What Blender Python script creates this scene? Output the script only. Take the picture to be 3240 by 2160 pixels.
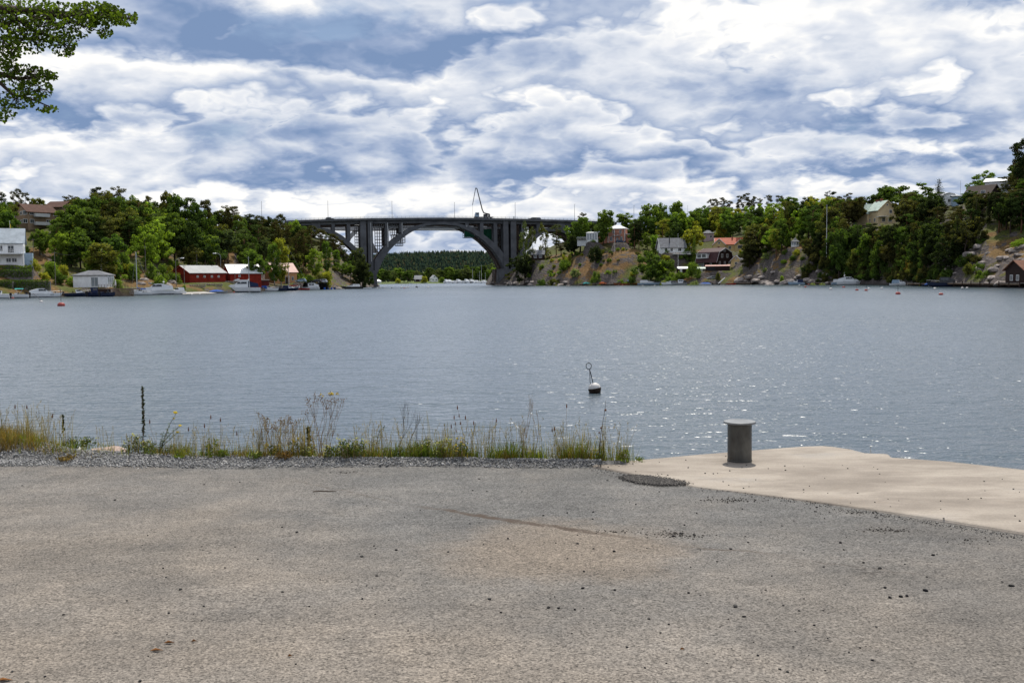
import bpy, math, random
import numpy as np
from mathutils import Vector, Matrix, noise as mnoise

for _o in list(bpy.data.objects): bpy.data.objects.remove(_o)
SC = bpy.context.scene
COL = SC.collection
RND = random.Random(11)
NR = np.random.default_rng(11)
PI = math.pi
def R(d): return math.radians(d)

# ------------------------------------------------------------------ camera, sky, sun, exposure
F, CX, CY, HY = 3150.0, 1620.0, 1080.0, 885.0          # photo pixels (3240 x 2160), horizon row in the middle
CAMZ, QUAY = 3.0, 1.4
PITCH, ROLL = math.atan((CY-HY)/F), R(0.65)
_r0 = Vector((1,0,0)); _u0 = Vector((0,math.sin(PITCH),math.cos(PITCH))); _f = Vector((0,math.cos(PITCH),-math.sin(PITCH)))
_r = _r0*math.cos(ROLL)-_u0*math.sin(ROLL); _u = _u0*math.cos(ROLL)+_r0*math.sin(ROLL)
cam_d = bpy.data.cameras.new('camera'); cam = bpy.data.objects.new('camera', cam_d); COL.objects.link(cam)
cam_d.sensor_width = 36; cam_d.lens = 35; cam_d.clip_start = .1; cam_d.clip_end = 20000
cam.matrix_world = Matrix(((_r.x,_u.x,-_f.x,0),(_r.y,_u.y,-_f.y,0),(_r.z,_u.z,-_f.z,CAMZ),(0,0,0,1)))
SC.camera = cam
SUN_AZ, SUN_EL = R(14), R(60)
sun_d = bpy.data.lights.new('sun','SUN'); sun_d.energy = 4.9; sun_d.angle = R(.53); sun_d.color = (1,.95,.86)
sun = bpy.data.objects.new('sun', sun_d); COL.objects.link(sun); sun.location = (30,60,120)
_sd = Vector((math.sin(SUN_AZ)*math.cos(SUN_EL), math.cos(SUN_AZ)*math.cos(SUN_EL), math.sin(SUN_EL)))
sun.rotation_euler = (-_sd).to_track_quat('-Z','Y').to_euler()
SC.view_settings.view_transform = 'Standard'; SC.view_settings.look = 'None'
SC.view_settings.exposure = 0.0; SC.view_settings.gamma = 1.0; SC.view_settings.use_curve_mapping = False
SC.render.engine = 'CYCLES'
SC.cycles.max_bounces = 8; SC.cycles.diffuse_bounces = 3; SC.cycles.transmission_bounces = 3; SC.cycles.transparent_max_bounces = 8; SC.cycles.sample_clamp_indirect = 4.0
SC.cycles.caustics_reflective = False; SC.cycles.caustics_refractive = False

class NT:
    """tiny node-graph writer: values or sockets may be given for any input"""
    def __init__(s, tree): s.t = tree; tree.nodes.clear()
    def n(s, typ, ins=None, **props):
        nd = s.t.nodes.new(typ)
        for k, v in props.items(): setattr(nd, k, v)
        for k, v in (ins or {}).items():
            sk = nd.inputs[k]
            if hasattr(v, 'is_output'): s.t.links.new(v, sk)
            else: sk.default_value = v
        return nd
    def m(s, op, a, b=0.0, c=None, clamp=False):
        i = {0:a, 1:b}
        if c is not None: i[2] = c
        return s.n('ShaderNodeMath', i, operation=op, use_clamp=clamp).outputs[0]
    def vm(s, op, a, b=(0,0,0)):
        nd = s.n('ShaderNodeVectorMath', {0:a, 1:b}, operation=op)
        return nd.outputs['Value'] if op in ('DOT_PRODUCT','LENGTH','DISTANCE') else nd.outputs[0]
    def noise(s, vec, scale, detail=3, rough=.5, dist=0.0, col=False):
        nd = s.n('ShaderNodeTexNoise', {'Vector':vec,'Scale':scale,'Detail':detail,'Roughness':rough,'Distortion':dist})
        return nd.outputs['Color' if col else 0]
    def mix(s, fac, a, b, mode='MIX'):
        nd = s.n('ShaderNodeMix', {0:fac, 6:a, 7:b}, data_type='RGBA', blend_type=mode)
        return nd.outputs[2]
    def ramp(s, fac, pts):
        nd = s.n('ShaderNodeValToRGB', {0:fac}); e = nd.color_ramp.elements
        while len(e) < len(pts): e.new(.5)
        for k, (p, c) in enumerate(pts): e[k].position = p; e[k].color = (*c, 1) if len(c)==3 else c
        return nd.outputs[0]
    def rng(s, v, a, b, c=0.0, d=1.0, smooth=False):
        return s.n('ShaderNodeMapRange', {0:v,1:a,2:b,3:c,4:d}, interpolation_type='SMOOTHSTEP' if smooth else 'LINEAR', clamp=True).outputs[0]
    def comb(s, x, y, z=0.0): return s.n('ShaderNodeCombineXYZ', {0:x,1:y,2:z}).outputs[0]

world = bpy.data.worlds.new('World'); SC.world = world; world.use_nodes = True
W = NT(world.node_tree)
_gen = W.n('ShaderNodeTexCoord').outputs['Generated']
_sx = W.n('ShaderNodeSeparateXYZ', {0:W.vm('NORMALIZE', _gen)})
dx, dy, dz = _sx.outputs
sky = W.n('ShaderNodeTexSky', sky_type='NISHITA', sun_disc=False, sun_elevation=SUN_EL, sun_rotation=SUN_AZ, dust_density=1.0, air_density=1.0)
dzp = W.m('MAXIMUM', dz, 0.0)
az = W.m('ARCTAN2', dx, dy)
def sky_point(zz):
    den = W.m('ADD', zz, .45)
    return W.comb(W.m('DIVIDE', dx, den), W.m('DIVIDE', dy, den), W.m('MULTIPLY', W.m('LOGARITHM', W.m('ADD', zz, .085), 2.718), .6))
P0 = sky_point(dzp)
wv = W.noise(P0, 6.0, 4, .6, col=True)
Pw = W.vm('ADD', P0, W.vm('MULTIPLY', W.vm('SUBTRACT', wv, (.5,.5,.5)), (.09,.09,.09)))
n0 = W.noise(Pw, 2.6, 7, .46); nb = W.noise(W.vm('ADD', Pw, (5.2,1.7,8.1)), 3.4, 8, .54)
# cloud banks: each has a sunlit top and sinks into a blue-grey base
vz = W.m('MULTIPLY', W.m('LOGARITHM', W.m('ADD', dzp, .085), 2.718), 2.7)
def billow(sc, det):   # rounded cauliflower lobes
    return W.m('ABSOLUTE', W.m('MULTIPLY_ADD', W.noise(Pw, sc, det, .5), 4.0, -2.0))
bl = W.m('ADD', W.m('MULTIPLY', billow(6.0, 2), .62), W.m('MULTIPLY', billow(15.0, 3), .30))
ph = W.m('FRACT', W.m('SUBTRACT', W.m('MULTIPLY_ADD', W.m('SUBTRACT', n0, .5), 4.6, vz), bl))
saw = W.m('MINIMUM', W.m('DIVIDE', ph, .74), W.m('DIVIDE', W.m('SUBTRACT', 1.0, ph), .26))
AE0 = W.comb(az, dzp, 0.0)
wob = W.vm('MULTIPLY', W.vm('SUBTRACT', W.noise(P0, 6.0, 8, .60, col=True), (.5,.5,.5)), (.22,.085,0))
AE = W.vm('ADD', AE0, wob)
BLOBS = [ # photo x, y, half-width, half-height, strength   (minus = blue-grey cloud base, plus = sunlit cloud)
 (780,150,420,85,-.46),(1500,150,420,65,-.46),(560,60,240,50,-.18),(930,55,150,45,.50),(1100,100,90,40,-.2),(1450,40,240,40,.30),
 (2450,70,520,75,.44),(2800,170,420,95,.36),(3000,110,240,36,-.50),(2300,280,330,52,-.46),(2050,240,190,55,.20),(2720,290,260,50,.30),(3120,70,130,60,-.40),
 (100,420,330,36,-.60),(360,300,160,60,.26),(420,200,120,40,-.1),(250,470,360,32,.40),(420,545,300,50,.36),(820,430,380,40,-.36),(1150,320,360,60,.06),(640,260,260,30,.34),
 (1250,470,170,55,-.30),(1000,560,330,35,-.52),(1650,540,330,46,-.44),(1560,400,260,30,-.26),(2150,500,260,30,-.26),(2250,430,260,30,.14),(2560,560,420,22,-.30),
 (2950,430,330,30,-.34),(3000,350,240,30,.16),(2900,545,300,20,-.40),(1900,330,210,30,.10),(1150,640,520,24,.36),(1500,660,700,30,.34),(3050,500,260,22,.34),(620,640,330,24,.34),(2100,600,420,24,.40),(1560,300,340,34,.26)]
acc = 0.0
for (bx,by,hw,hh,st) in BLOBS:
    a0 = math.atan((bx-CX)/F); e0 = math.sin(math.atan((HY-(bx-CX)*.01134-by)/F))
    q = W.vm('MULTIPLY', W.vm('SUBTRACT', AE, (a0,e0,0)), (F/hw, F/hh, 0))
    g = W.m('POWER', 2.718, W.m('MULTIPLY', W.vm('DOT_PRODUCT', q, q), -1.0))
    acc = W.m('MULTIPLY_ADD', g, st, acc)
T = W.m('MULTIPLY_ADD', acc, .90, .58)
T = W.m('MULTIPLY_ADD', W.m('SUBTRACT', saw, .5), .60, T)
T = W.m('MULTIPLY_ADD', W.m('SUBTRACT', nb, .5), .75, T)
ccol = W.ramp(T, [(0,(.22,.325,.535)),(.22,(.34,.435,.635)),(.42,(.505,.585,.745)),(.60,(.69,.745,.85)),(.80,(.86,.89,.95)),(1,(1.08,1.07,1.05))])
gap = W.m('MULTIPLY', W.rng(nb, .30, .40, .5, 0.0, True), W.rng(dzp, .08, .18))
bg_sky = W.n('ShaderNodeBackground', {0:sky.outputs[0], 1:.10}).outputs[0]
bg_cl = W.n('ShaderNodeBackground', {0:ccol, 1:.95}).outputs[0]
mx = W.n('ShaderNodeMixShader', {0:W.m('SUBTRACT', 1.0, gap), 1:bg_sky, 2:bg_cl}).outputs[0]
W.n('ShaderNodeOutputWorld', {0:mx})

# ------------------------------------------------------------------ placement helpers
def yh(px): return HY-(px-CX)*.01134
def ray(px, py): return _r*((px-CX)/F)-_u*((py-CY)/F)+_f
def at(px, py, Y):
    d = ray(px, py); return Vector((0,0,CAMZ))+d*(Y/d.y)
def ground_at(px, py, z=QUAY):
    d = ray(px, py); return Vector((0,0,CAMZ))+d*((z-CAMZ)/d.z)
def X_of(px, D): return (px-CX)/F*D
def px_of(X, D): return CX+F*X/D
def y_of(px, D, z): return yh(px)-(z-CAMZ)*F/D
def z_of(px, py, D): return CAMZ+(yh(px)-py)*D/F
def Dw(px, py): return CAMZ*F/(py-yh(px))       # distance of a water-level point

# ------------------------------------------------------------------ mesh helpers
def me_np(name, v, f, mat=None, smooth=False):
    v = np.asarray(v, dtype=np.float32).reshape(-1,3); f = np.asarray(f, dtype=np.int32)
    me = bpy.data.meshes.new(name); k = f.shape[1]
    me.vertices.add(len(v)); me.vertices.foreach_set('co', v.ravel())
    me.loops.add(f.size); me.loops.foreach_set('vertex_index', f.ravel())
    me.polygons.add(len(f)); me.polygons.foreach_set('loop_start', np.arange(0, f.size, k, dtype=np.int32))
    if smooth: me.polygons.foreach_set('use_smooth', np.ones(len(f), dtype=bool))
    me.update(calc_edges=True)
    if mat: me.materials.append(mat)
    return me
def link(name, me, parent=None):
    o = bpy.data.objects.new(name, me); COL.objects.link(o)
    if parent: o.parent = parent
    return o
def tag(o, label=None, cat=None, group=None, kind=None):
    if label: o['label'] = label
    if cat: o['category'] = cat
    if group: o['group'] = group
    if kind: o['kind'] = kind
    return o
def thing(name, label, cat, loc=(0,0,0), rz=0, group=None):
    o = bpy.data.objects.new(name, None); COL.objects.link(o); o.location = loc; o.rotation_euler = (0,0,rz)
    o.empty_display_size = .3
    return tag(o, label, cat, group)
class MB:
    def __init__(s): s.v=[]; s.f=[]
    def add(s, vs, fs):
        b=len(s.v); s.v += [tuple(p) for p in vs]; s.f += [tuple(i+b for i in q) for q in fs]; return s
    def box(s, cx,cy,cz, sx,sy,sz, rz=0, tx=1, ty=1):
        c,n = math.cos(rz), math.sin(rz); vs=[]
        for k,(kx,ky) in ((-.5,(1,1)),(.5,(tx,ty))):
            for (i,j) in ((-.5,-.5),(.5,-.5),(.5,.5),(-.5,.5)):
                x,y = i*sx*kx, j*sy*ky
                vs.append((cx+x*c-y*n, cy+x*n+y*c, cz+k*sz))
        return s.add(vs, [(3,2,1,0),(4,5,6,7),(0,1,5,4),(1,2,6,5),(2,3,7,6),(3,0,4,7)])
    def tube(s, pts, rad, n=6, cap=True):
        pts=[Vector(p) for p in pts]
        if not hasattr(rad,'__len__'): rad=[rad]*len(pts)
        rings=[]; up=Vector((0,0,1))
        for i,p in enumerate(pts):
            d=(pts[min(i+1,len(pts)-1)]-pts[max(i-1,0)])
            if d.length<1e-9: d=Vector((0,0,1))
            d.normalize()
            a=d.cross(up if abs(d.z)<.95 else Vector((1,0,0))).normalized(); b=d.cross(a)
            rings.append([p+(a*math.cos(2*PI*k/n)+b*math.sin(2*PI*k/n))*rad[i] for k in range(n)])
        vs=[q for r in rings for q in r]; fs=[]
        for i in range(len(rings)-1):
            for k in range(n): fs.append((i*n+k, i*n+(k+1)%n, (i+1)*n+(k+1)%n, (i+1)*n+k))
        if cap: fs += [tuple(range(n-1,-1,-1)), tuple((len(rings)-1)*n+k for k in range(n))]
        return s.add(vs, fs)
    def lathe(s, prof, n=16, c=(0,0,0), cap=True):
        vs=[(c[0]+r*math.cos(2*PI*k/n), c[1]+r*math.sin(2*PI*k/n), c[2]+z) for (r,z) in prof for k in range(n)]; fs=[]
        for i in range(len(prof)-1):
            for k in range(n): fs.append((i*n+k, i*n+(k+1)%n, (i+1)*n+(k+1)%n, (i+1)*n+k))
        if cap: fs += [tuple(range(n-1,-1,-1)), tuple((len(prof)-1)*n+k for k in range(n))]
        return s.add(vs, fs)
    def prism(s, poly, a, b, axis='y', wa=1.0):
        """polygon in (x,z) pushed along y, or (y,z) pushed along x"""
        n=len(poly)
        if axis=='y': vs=[(p,a,q) for p,q in poly]+[(p,b,q) for p,q in poly]
        else: vs=[(a,p,q) for p,q in poly]+[(b,p,q) for p,q in poly]
        fs=[tuple(range(n-1,-1,-1)), tuple(range(n,2*n))]+[(i,(i+1)%n,n+(i+1)%n,n+i) for i in range(n)]
        return s.add(vs, fs)
    def flat(s, poly, z0, z1):
        n=len(poly); vs=[(x,y,z0) for x,y in poly]+[(x,y,z1) for x,y in poly]
        return s.add(vs, [tuple(range(n-1,-1,-1)), tuple(range(n,2*n))]+[(i,(i+1)%n,n+(i+1)%n,n+i) for i in range(n)])
    def loft(s, rings, cap=True, closed=True):
        n=len(rings[0]); vs=[p for r in rings for p in r]; fs=[]
        for i in range(len(rings)-1):
            for k in range(n if closed else n-1): fs.append((i*n+k, i*n+(k+1)%n, (i+1)*n+(k+1)%n, (i+1)*n+k))
        if cap: fs += [tuple(range(n-1,-1,-1)), tuple((len(rings)-1)*n+k for k in range(n))]
        return s.add(vs, fs)
    def ball(s, c, r, n=10, m=6):
        if not hasattr(r,'__len__'): r=(r,r,r)
        return s.loft([[(c[0]+r[0]*math.sin(PI*i/m)*math.cos(2*PI*k/n), c[1]+r[1]*math.sin(PI*i/m)*math.sin(2*PI*k/n), c[2]-r[2]*math.cos(PI*i/m)) for k in range(n)] for i in range(1,m)] , True)
    def mesh(s, name, mat=None, smooth=False):
        me=bpy.data.meshes.new(name); me.from_pydata(s.v,[],s.f)
        if smooth: me.polygons.foreach_set('use_smooth',[True]*len(me.polygons))
        if mat: me.materials.append(mat)
        me.update(); return me
    def build(s, name, mat, parent=None, smooth=False): return link(name, s.mesh(name,mat,smooth), parent)
def copy_tree(o, parent=None):
    c=o.copy(); COL.objects.link(c)
    if parent: c.parent=parent
    for ch in list(o.children): copy_tree(ch, c)
    return c

# ------------------------------------------------------------------ materials
def mat_new(name):
    m=bpy.data.materials.new(name); m.use_nodes=True; return m, NT(m.node_tree)
def out(N, bsdf, disp=None):
    N.n('ShaderNodeOutputMaterial', {0:bsdf})
def pos(N): return N.n('ShaderNodeNewGeometry').outputs['Position']
def obc(N): return N.n('ShaderNodeTexCoord').outputs['Object']
_pm={}
def paint(name, col, rough=.6, var=.18, scale=1.5, metal=0.0, bump=0.0, spec=.2):
    """painted or plain surface with grime-like tone variation"""
    if name in _pm: return _pm[name]
    m,N=mat_new(name); c=obc(N)
    f=N.noise(c, scale, 5, .62)
    dark=tuple(x*(1-var*1.6) for x in col)+(1,); lite=tuple(min(1,x*(1+var)) for x in col)+(1,)
    cc=N.mix(N.rng(f,.3,.7), dark, lite)
    ins={'Base Color':cc,'Roughness':rough,'Metallic':metal,'Specular IOR Level':spec}
    if bump:
        ins['Normal']=N.n('ShaderNodeBump',{'Strength':bump,'Distance':.05,'Height':N.noise(c,scale*9,4)}).outputs[0]
    out(N, N.n('ShaderNodeBsdfPrincipled',ins).outputs[0]); _pm[name]=m; return m
def foliage_mat(name, trans=.45, gloss=.05):
    m,N=mat_new(name)
    oi=N.n('ShaderNodeObjectInfo'); g=N.n('ShaderNodeNewGeometry')
    isl=g.outputs['Random Per Island']; nz=N.noise(obc(N), 6.0, 2)
    k=N.m('ADD', N.rng(isl,0,1,.55,1.45), N.rng(nz,.3,.7,-.28,.28))
    base=N.mix(1.0, oi.outputs['Color'], N.comb(k,k,k), 'MULTIPLY')
    hue=N.mix(N.rng(isl,.6,1.0,0,.30), base, N.mix(1.0, base, (1.5,1.15,.6,1),'MULTIPLY'))
    tcol=N.mix(1.0, hue, (1.7,1.75,.6,1), 'MULTIPLY')
    d=N.n('ShaderNodeBsdfDiffuse',{0:hue}).outputs[0]; t=N.n('ShaderNodeBsdfTranslucent',{0:tcol}).outputs[0]
    gl=N.n('ShaderNodeBsdfGlossy',{0:(.6,.75,.35,1),1:.6}).outputs[0]
    a=N.n('ShaderNodeMixShader',{0:trans,1:d,2:t}).outputs[0]
    out(N, N.n('ShaderNodeMixShader',{0:gloss,1:a,2:gl}).outputs[0]); return m
M_LEAF=foliage_mat('leaf_broad',.48,.018); M_NEEDLE=foliage_mat('leaf_needle',.25,.012); M_PLANT=foliage_mat('plant_green',.35,.03)
M_BARK=paint('bark',(.075,.055,.042),.9,.3,3,bump=.5); M_PINEBARK=paint('pine_bark',(.17,.085,.05),.9,.3,3,bump=.5)
M_BIRCH=paint('birch_bark',(.48,.46,.42),.8,.4,5)
M_CONC=paint('bridge_concrete',(.108,.112,.122),.9,.22,.25,bump=.2); M_CONC2=paint('bridge_concrete_brown',(.115,.085,.07),.9,.3,.25,bump=.2)
M_PALE=paint('pale_girder',(.55,.56,.56),.6,.08,.3); M_STEEL=paint('galvanised_steel',(.34,.35,.36),.45,.15,2,metal=.6)
M_DARKST=paint('dark_steel',(.05,.05,.055),.5,.2,2); M_NET=paint('green_netting',(.03,.16,.09),.9,.3,1.2)
M_WHITE=paint('white_paint',(.72,.72,.71),.5,.10,1.5); M_WHITEW=paint('white_weatherboard',(.80,.81,.82),.6,.10,.8)
M_GREY=paint('grey_paint',(.30,.31,.32),.6,.15); M_DGREY=paint('dark_grey_plastic',(.045,.047,.05),.4,.2); M_BLACK=paint('black_rubber',(.015,.015,.017),.5,.2)
M_FALU=paint('falu_red_boards',(.235,.022,.012),.85,.25,1.2); M_DRED=paint('dark_red_boards',(.11,.02,.016),.85,.25,1.2)
M_DBROWN=paint('dark_brown_boards',(.030,.017,.014),.8,.25,1.2); M_ORANGE=paint('orange_plaster',(.52,.27,.13),.85,.1,.7); M_PINK=paint('salmon_plaster',(.50,.23,.16),.85,.1,.7)
M_PINKP=paint('pale_pink_boards',(.55,.42,.42),.8,.1); M_YELLOW=paint('yellow_boards',(.60,.46,.22),.8,.1,.7); M_TANP=paint('tan_plaster',(.30,.215,.145),.85,.12,.7); M_RBTILE=paint('orange_brown_tiles',(.17,.080,.052),.85,.2,1.2,bump=.3); M_CREAM=paint('cream_plaster',(.66,.52,.32),.85,.1,.7); M_BLUEW=paint('pale_blue_boards',(.30,.40,.50),.7,.1)
M_TILE=paint('red_roof_tiles',(.42,.13,.08),.8,.2,1.5,bump=.3); M_PINKROOF=paint('faded_red_metal_roof',(.40,.20,.16),.45,.2,.7); M_BRTILE=paint('brown_roof_tiles',(.085,.042,.030),.85,.2,1.2,bump=.3)
M_MAROON=paint('maroon_roof',(.055,.020,.020),.55,.2,1); M_GRROOF=paint('grey_metal_roof',(.30,.34,.38),.4,.15,.8,metal=.3); M_SLATE=paint('slate_grey_felt_roof',(.15,.155,.17),.8,.2,1)
M_FIBRE=paint('pale_fibre_cement_roof',(.30,.305,.31),.6,.12,.6); M_WROOF=paint('white_metal_roof',(.75,.76,.77),.35,.06,.8); M_GREENROOF=paint('pale_green_copper_roof',(.40,.48,.42),.5,.2,.8)
M_GLASS=paint('dark_window_glass',(.03,.037,.045),.12,.3,1.0,spec=.6); M_PGLASS=paint('pale_window_glass',(.22,.25,.27),.15,.2,1.0,spec=.6)
M_BRICK=paint('chimney_brick',(.28,.10,.07),.9,.2,3); M_WOOD=paint('weathered_wood',(.17,.115,.075),.85,.3,2.0); M_GWOOD=paint('grey_timber',(.20,.18,.16),.9,.3,2); M_VARN=paint('varnished_wood',(.22,.07,.025),.35,.25,2)
M_GEL=paint('white_gelcoat',(.74,.75,.76),.25,.05,.7); M_NAVY=paint('navy_gelcoat',(.015,.022,.05),.25,.1); M_BLUE=paint('blue_canvas',(.02,.10,.42),.7,.15); M_TEAL=paint('teal_canvas',(.05,.36,.34),.7,.15)
M_NAVYC=paint('navy_canvas',(.02,.03,.075),.8,.2); M_RED=paint('red_gelcoat',(.36,.03,.025),.35,.15); M_ORB=paint('orange_plastic',(.65,.14,.03),.45,.15); M_BUOYR=paint('faded_red_buoy',(.33,.07,.06),.5,.25,4); M_BUOYW=paint('white_buoy',(.58,.56,.54),.5,.12,5)
M_ROCK=paint('granite',(.27,.235,.215),.9,.4,1.4,bump=.6); M_STONEW=paint('stone_wall',(.16,.15,.145),.9,.4,1.2,bump=.6); M_LAMP=paint('lamp_glass',(.6,.62,.63),.3,.05); M_CARS=paint('silver_car_paint',(.42,.44,.46),.25,.06,metal=.5); M_CARB=paint('dark_blue_car_paint',(.02,.035,.075),.25,.1,metal=.3); M_CARD=paint('black_car_paint',(.016,.017,.02),.25,.1); M_CARW=paint('white_car_paint',(.7,.71,.72),.25,.05)
M_YFLOW=paint('yellow_petals',(.68,.50,.03),.7,.2,30); M_PYFLOW=paint('pale_yellow_petals',(.60,.58,.16),.7,.2,30); M_STRAW=paint('dry_straw',(.30,.21,.11),.85,.3,20); M_SEED=paint('brown_seed_heads',(.17,.075,.04),.9,.3,30); M_DSTEM=paint('dark_dry_stem',(.085,.06,.04),.9,.3,20)
M_SKIN=paint('skin',(.5,.3,.22),.6,.1); M_HIVIS=paint('hi_vis_orange',(.7,.2,.03),.7,.1)
# ------------------------------------------------------------------ water
def water_mat():
    m,N=mat_new('lake_water'); p=pos(N)
    gust=N.rng(N.noise(N.vm('MULTIPLY',p,(1,.35,1)), .035, 3, .5), .3, .7, .75, 1.2)
    def h(q):
        a=N.noise(N.vm('MULTIPLY',q,(.55,1.0,1)), .75, 2, .5, .3); b=N.noise(N.vm('MULTIPLY',q,(.6,1.1,1)), 2.6, 3, .6, .5)
        c=N.noise(N.vm('MULTIPLY',q,(.7,1.2,1)), 9.0, 2, .5)
        return N.m('ADD', N.m('MULTIPLY',a,.26), N.m('ADD', N.m('MULTIPLY',b,.19), N.m('MULTIPLY',c,.055)))
    e=.035; h0=h(p); hx=h(N.vm('ADD',p,(e,0,0))); hy=h(N.vm('ADD',p,(0,e,0)))
    k=N.m('MULTIPLY',gust,-WAVE/e)
    nn=N.vm('NORMALIZE',N.comb(N.m('MULTIPLY',N.m('SUBTRACT',hx,h0),k),N.m('MULTIPLY',N.m('SUBTRACT',hy,h0),k),1.0))
    fr=N.n('ShaderNodeFresnel',{'IOR':1.333,'Normal':nn}).outputs[0]
    body=N.n('ShaderNodeBsdfDiffuse',{0:(.040,.064,.080,1),'Normal':nn}).outputs[0]
    a=N.n('ShaderNodeBsdfGlossy',{0:(1,1,1,1),'Roughness':.32,'Normal':nn},distribution='BECKMANN').outputs[0]
    out(N, N.n('ShaderNodeMixShader',{0:N.m('MINIMUM',N.m('MULTIPLY_ADD',fr,1.0,.02),.92),1:body,2:a}).outputs[0])
    return m
WAVE=.54
_w=MB(); _w.add([(-6000,9.0,0),(6000,9.0,0),(6000,9000,0),(-6000,9000,0)],[(0,1,2,3)])
_w.add([(-6000,-4000,0),(6000,-4000,0),(6000,9.0,0),(-6000,9.0,0)],[(0,1,2,3)])
tag(_w.build('water', water_mat()), kind='structure')

# ------------------------------------------------------------------ hillsides (height tables: per photo column, five (distance, height) nodes)
TL={-700:[(150,-1.5),(158,3),(185,8),(260,22),(480,30)],
    0:[(231,-1.5),(238,1.9),(262,8.2),(325,23),(480,29)],
    160:[(240,-1.5),(247,1.9),(262,4.5),(325,23),(480,29)],
    300:[(256,-1.5),(264,1.9),(274,3.5),(330,22),(480,29)],
    470:[(268,-1.5),(276,1.7),(290,5),(345,18),(480,29)],
    590:[(274,-1.5),(282,1.7),(312,3.1),(360,18),(490,29)],
    750:[(304,-1.5),(311,1.7),(334,3.4),(374,17),(510,30)],
    830:[(335,-1.5),(343,1.6),(372,3.2),(430,17),(540,31)],
    930:[(379,-1.5),(387,1.6),(420,3.2),(482,20),(570,32)],
    1055:[(402,-1.5),(409,1.5),(430,7),(480,14),(570,27)],
    1130:[(430,-1.5),(440,1),(470,4),(520,9),(590,14)],
    1180:[(500,-1.5),(515,.6),(535,2.4),(560,4),(600,5)],
    1212:[(548,-1.5),(552,-1.4),(556,-1.3),(580,-1.3),(620,-1.5)]}
TR={1535:[(600,-1.5),(605,-1.4),(610,-1.3),(640,-1.3),(700,-1.5)],
    1560:[(560,-1.5),(566,1),(580,3),(610,4),(720,8)],
    1600:[(532,-1.5),(540,2),(552,5),(580,8),(720,14)],
    1700:[(480,-1.5),(488,3),(505,12.2),(560,17),(700,22)],
    1800:[(458,-1.5),(465,4),(482,12),(530,20),(680,28)],
    1900:[(446,-1.5),(452,4),(466,14.5),(486,19.5),(650,33)],
    2010:[(436,-1.5),(441,3.5),(456,13),(486,19.7),(640,34)],
    2080:[(428,-1.5),(434,2.0),(448,7),(480,19),(640,35)],
    2250:[(406,-1.5),(412,1.8),(430,7.4),(480,21),(610,36)],
    2350:[(396,-1.5),(401,2.5),(415,8),(460,20),(590,36)],
    2450:[(372,-1.5),(377,4),(390,12),(430,20),(550,34)],
    2530:[(358,-1.5),(363,3),(376,13),(420,21),(520,33)],
    2700:[(332,-1.5),(337,3),(350,14),(372,21.3),(480,31)],
    2850:[(290,-1.5),(296,2.5),(308,11),(335,19),(460,32)],
    3000:[(248,-1.5),(254,2),(266,8),(295,20),(420,33)],
    3120:[(226,-1.5),(232,2),(246,9.5),(285,25),(400,33)],
    3240:[(212,-1.5),(218,2.4),(240,11),(275,25),(390,34)],
    3400:[(198,-1.5),(205,3.5),(228,15),(262,28),(380,36)],
    3900:[(168,-1.5),(176,5),(200,20),(240,32),(360,38)]}
PADS=[]   # (X, Y, radius, z): level ground under houses and cars
def _tab(T, px):
    ks=sorted(T)
    if px<=ks[0]: return T[ks[0]]
    if px>=ks[-1]: return T[ks[-1]]
    for a,b in zip(ks,ks[1:]):
        if a<=px<=b:
            t=(px-a)/(b-a); return [(p[0]*(1-t)+q[0]*t, p[1]*(1-t)+q[1]*t) for p,q in zip(T[a],T[b])]
def shore(T,px):
    n=_tab(T,px); f=(0-n[0][1])/(n[1][1]-n[0][1]); return n[0][0]+(n[1][0]-n[0][0])*f
def terr(T, px, D, rough=True):
    n=_tab(T,px)
    if D<=n[0][0]: z=n[0][1]-(n[0][0]-D)*.15
    elif D>=n[-1][0]: z=n[-1][1]-(D-n[-1][0])*.02
    else:
        for (d0,z0),(d1,z1) in zip(n,n[1:]):
            if d0<=D<=d1:
                z=z0+(z1-z0)*(D-d0)/(d1-d0); break
    X=X_of(px,D)
    if rough:
        am=max(0,min(1,(z+1.0)/6.0)); 
        if px<1000: am*=.55
        z+=am*(1.5*mnoise.noise((X*.06,D*.06,1))+1.1*abs(mnoise.noise((X*.17,D*.13,5)))+.55*mnoise.noise((X*.45,D*.35,9)))
        z+=.35*mnoise.noise((X*.3,D*.3,4))
    for (x,y,r,pz) in PADS:
        d=math.hypot(X-x,(D-y))/r
        if d<1.7:
            w=1 if d<1 else 1-(d-1)/.7; w=w*w*(3-2*w); z=z*(1-w)+pz*w
    return z
def zt(px,D): return terr(TL if px<1400 else TR, px, D)
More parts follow.
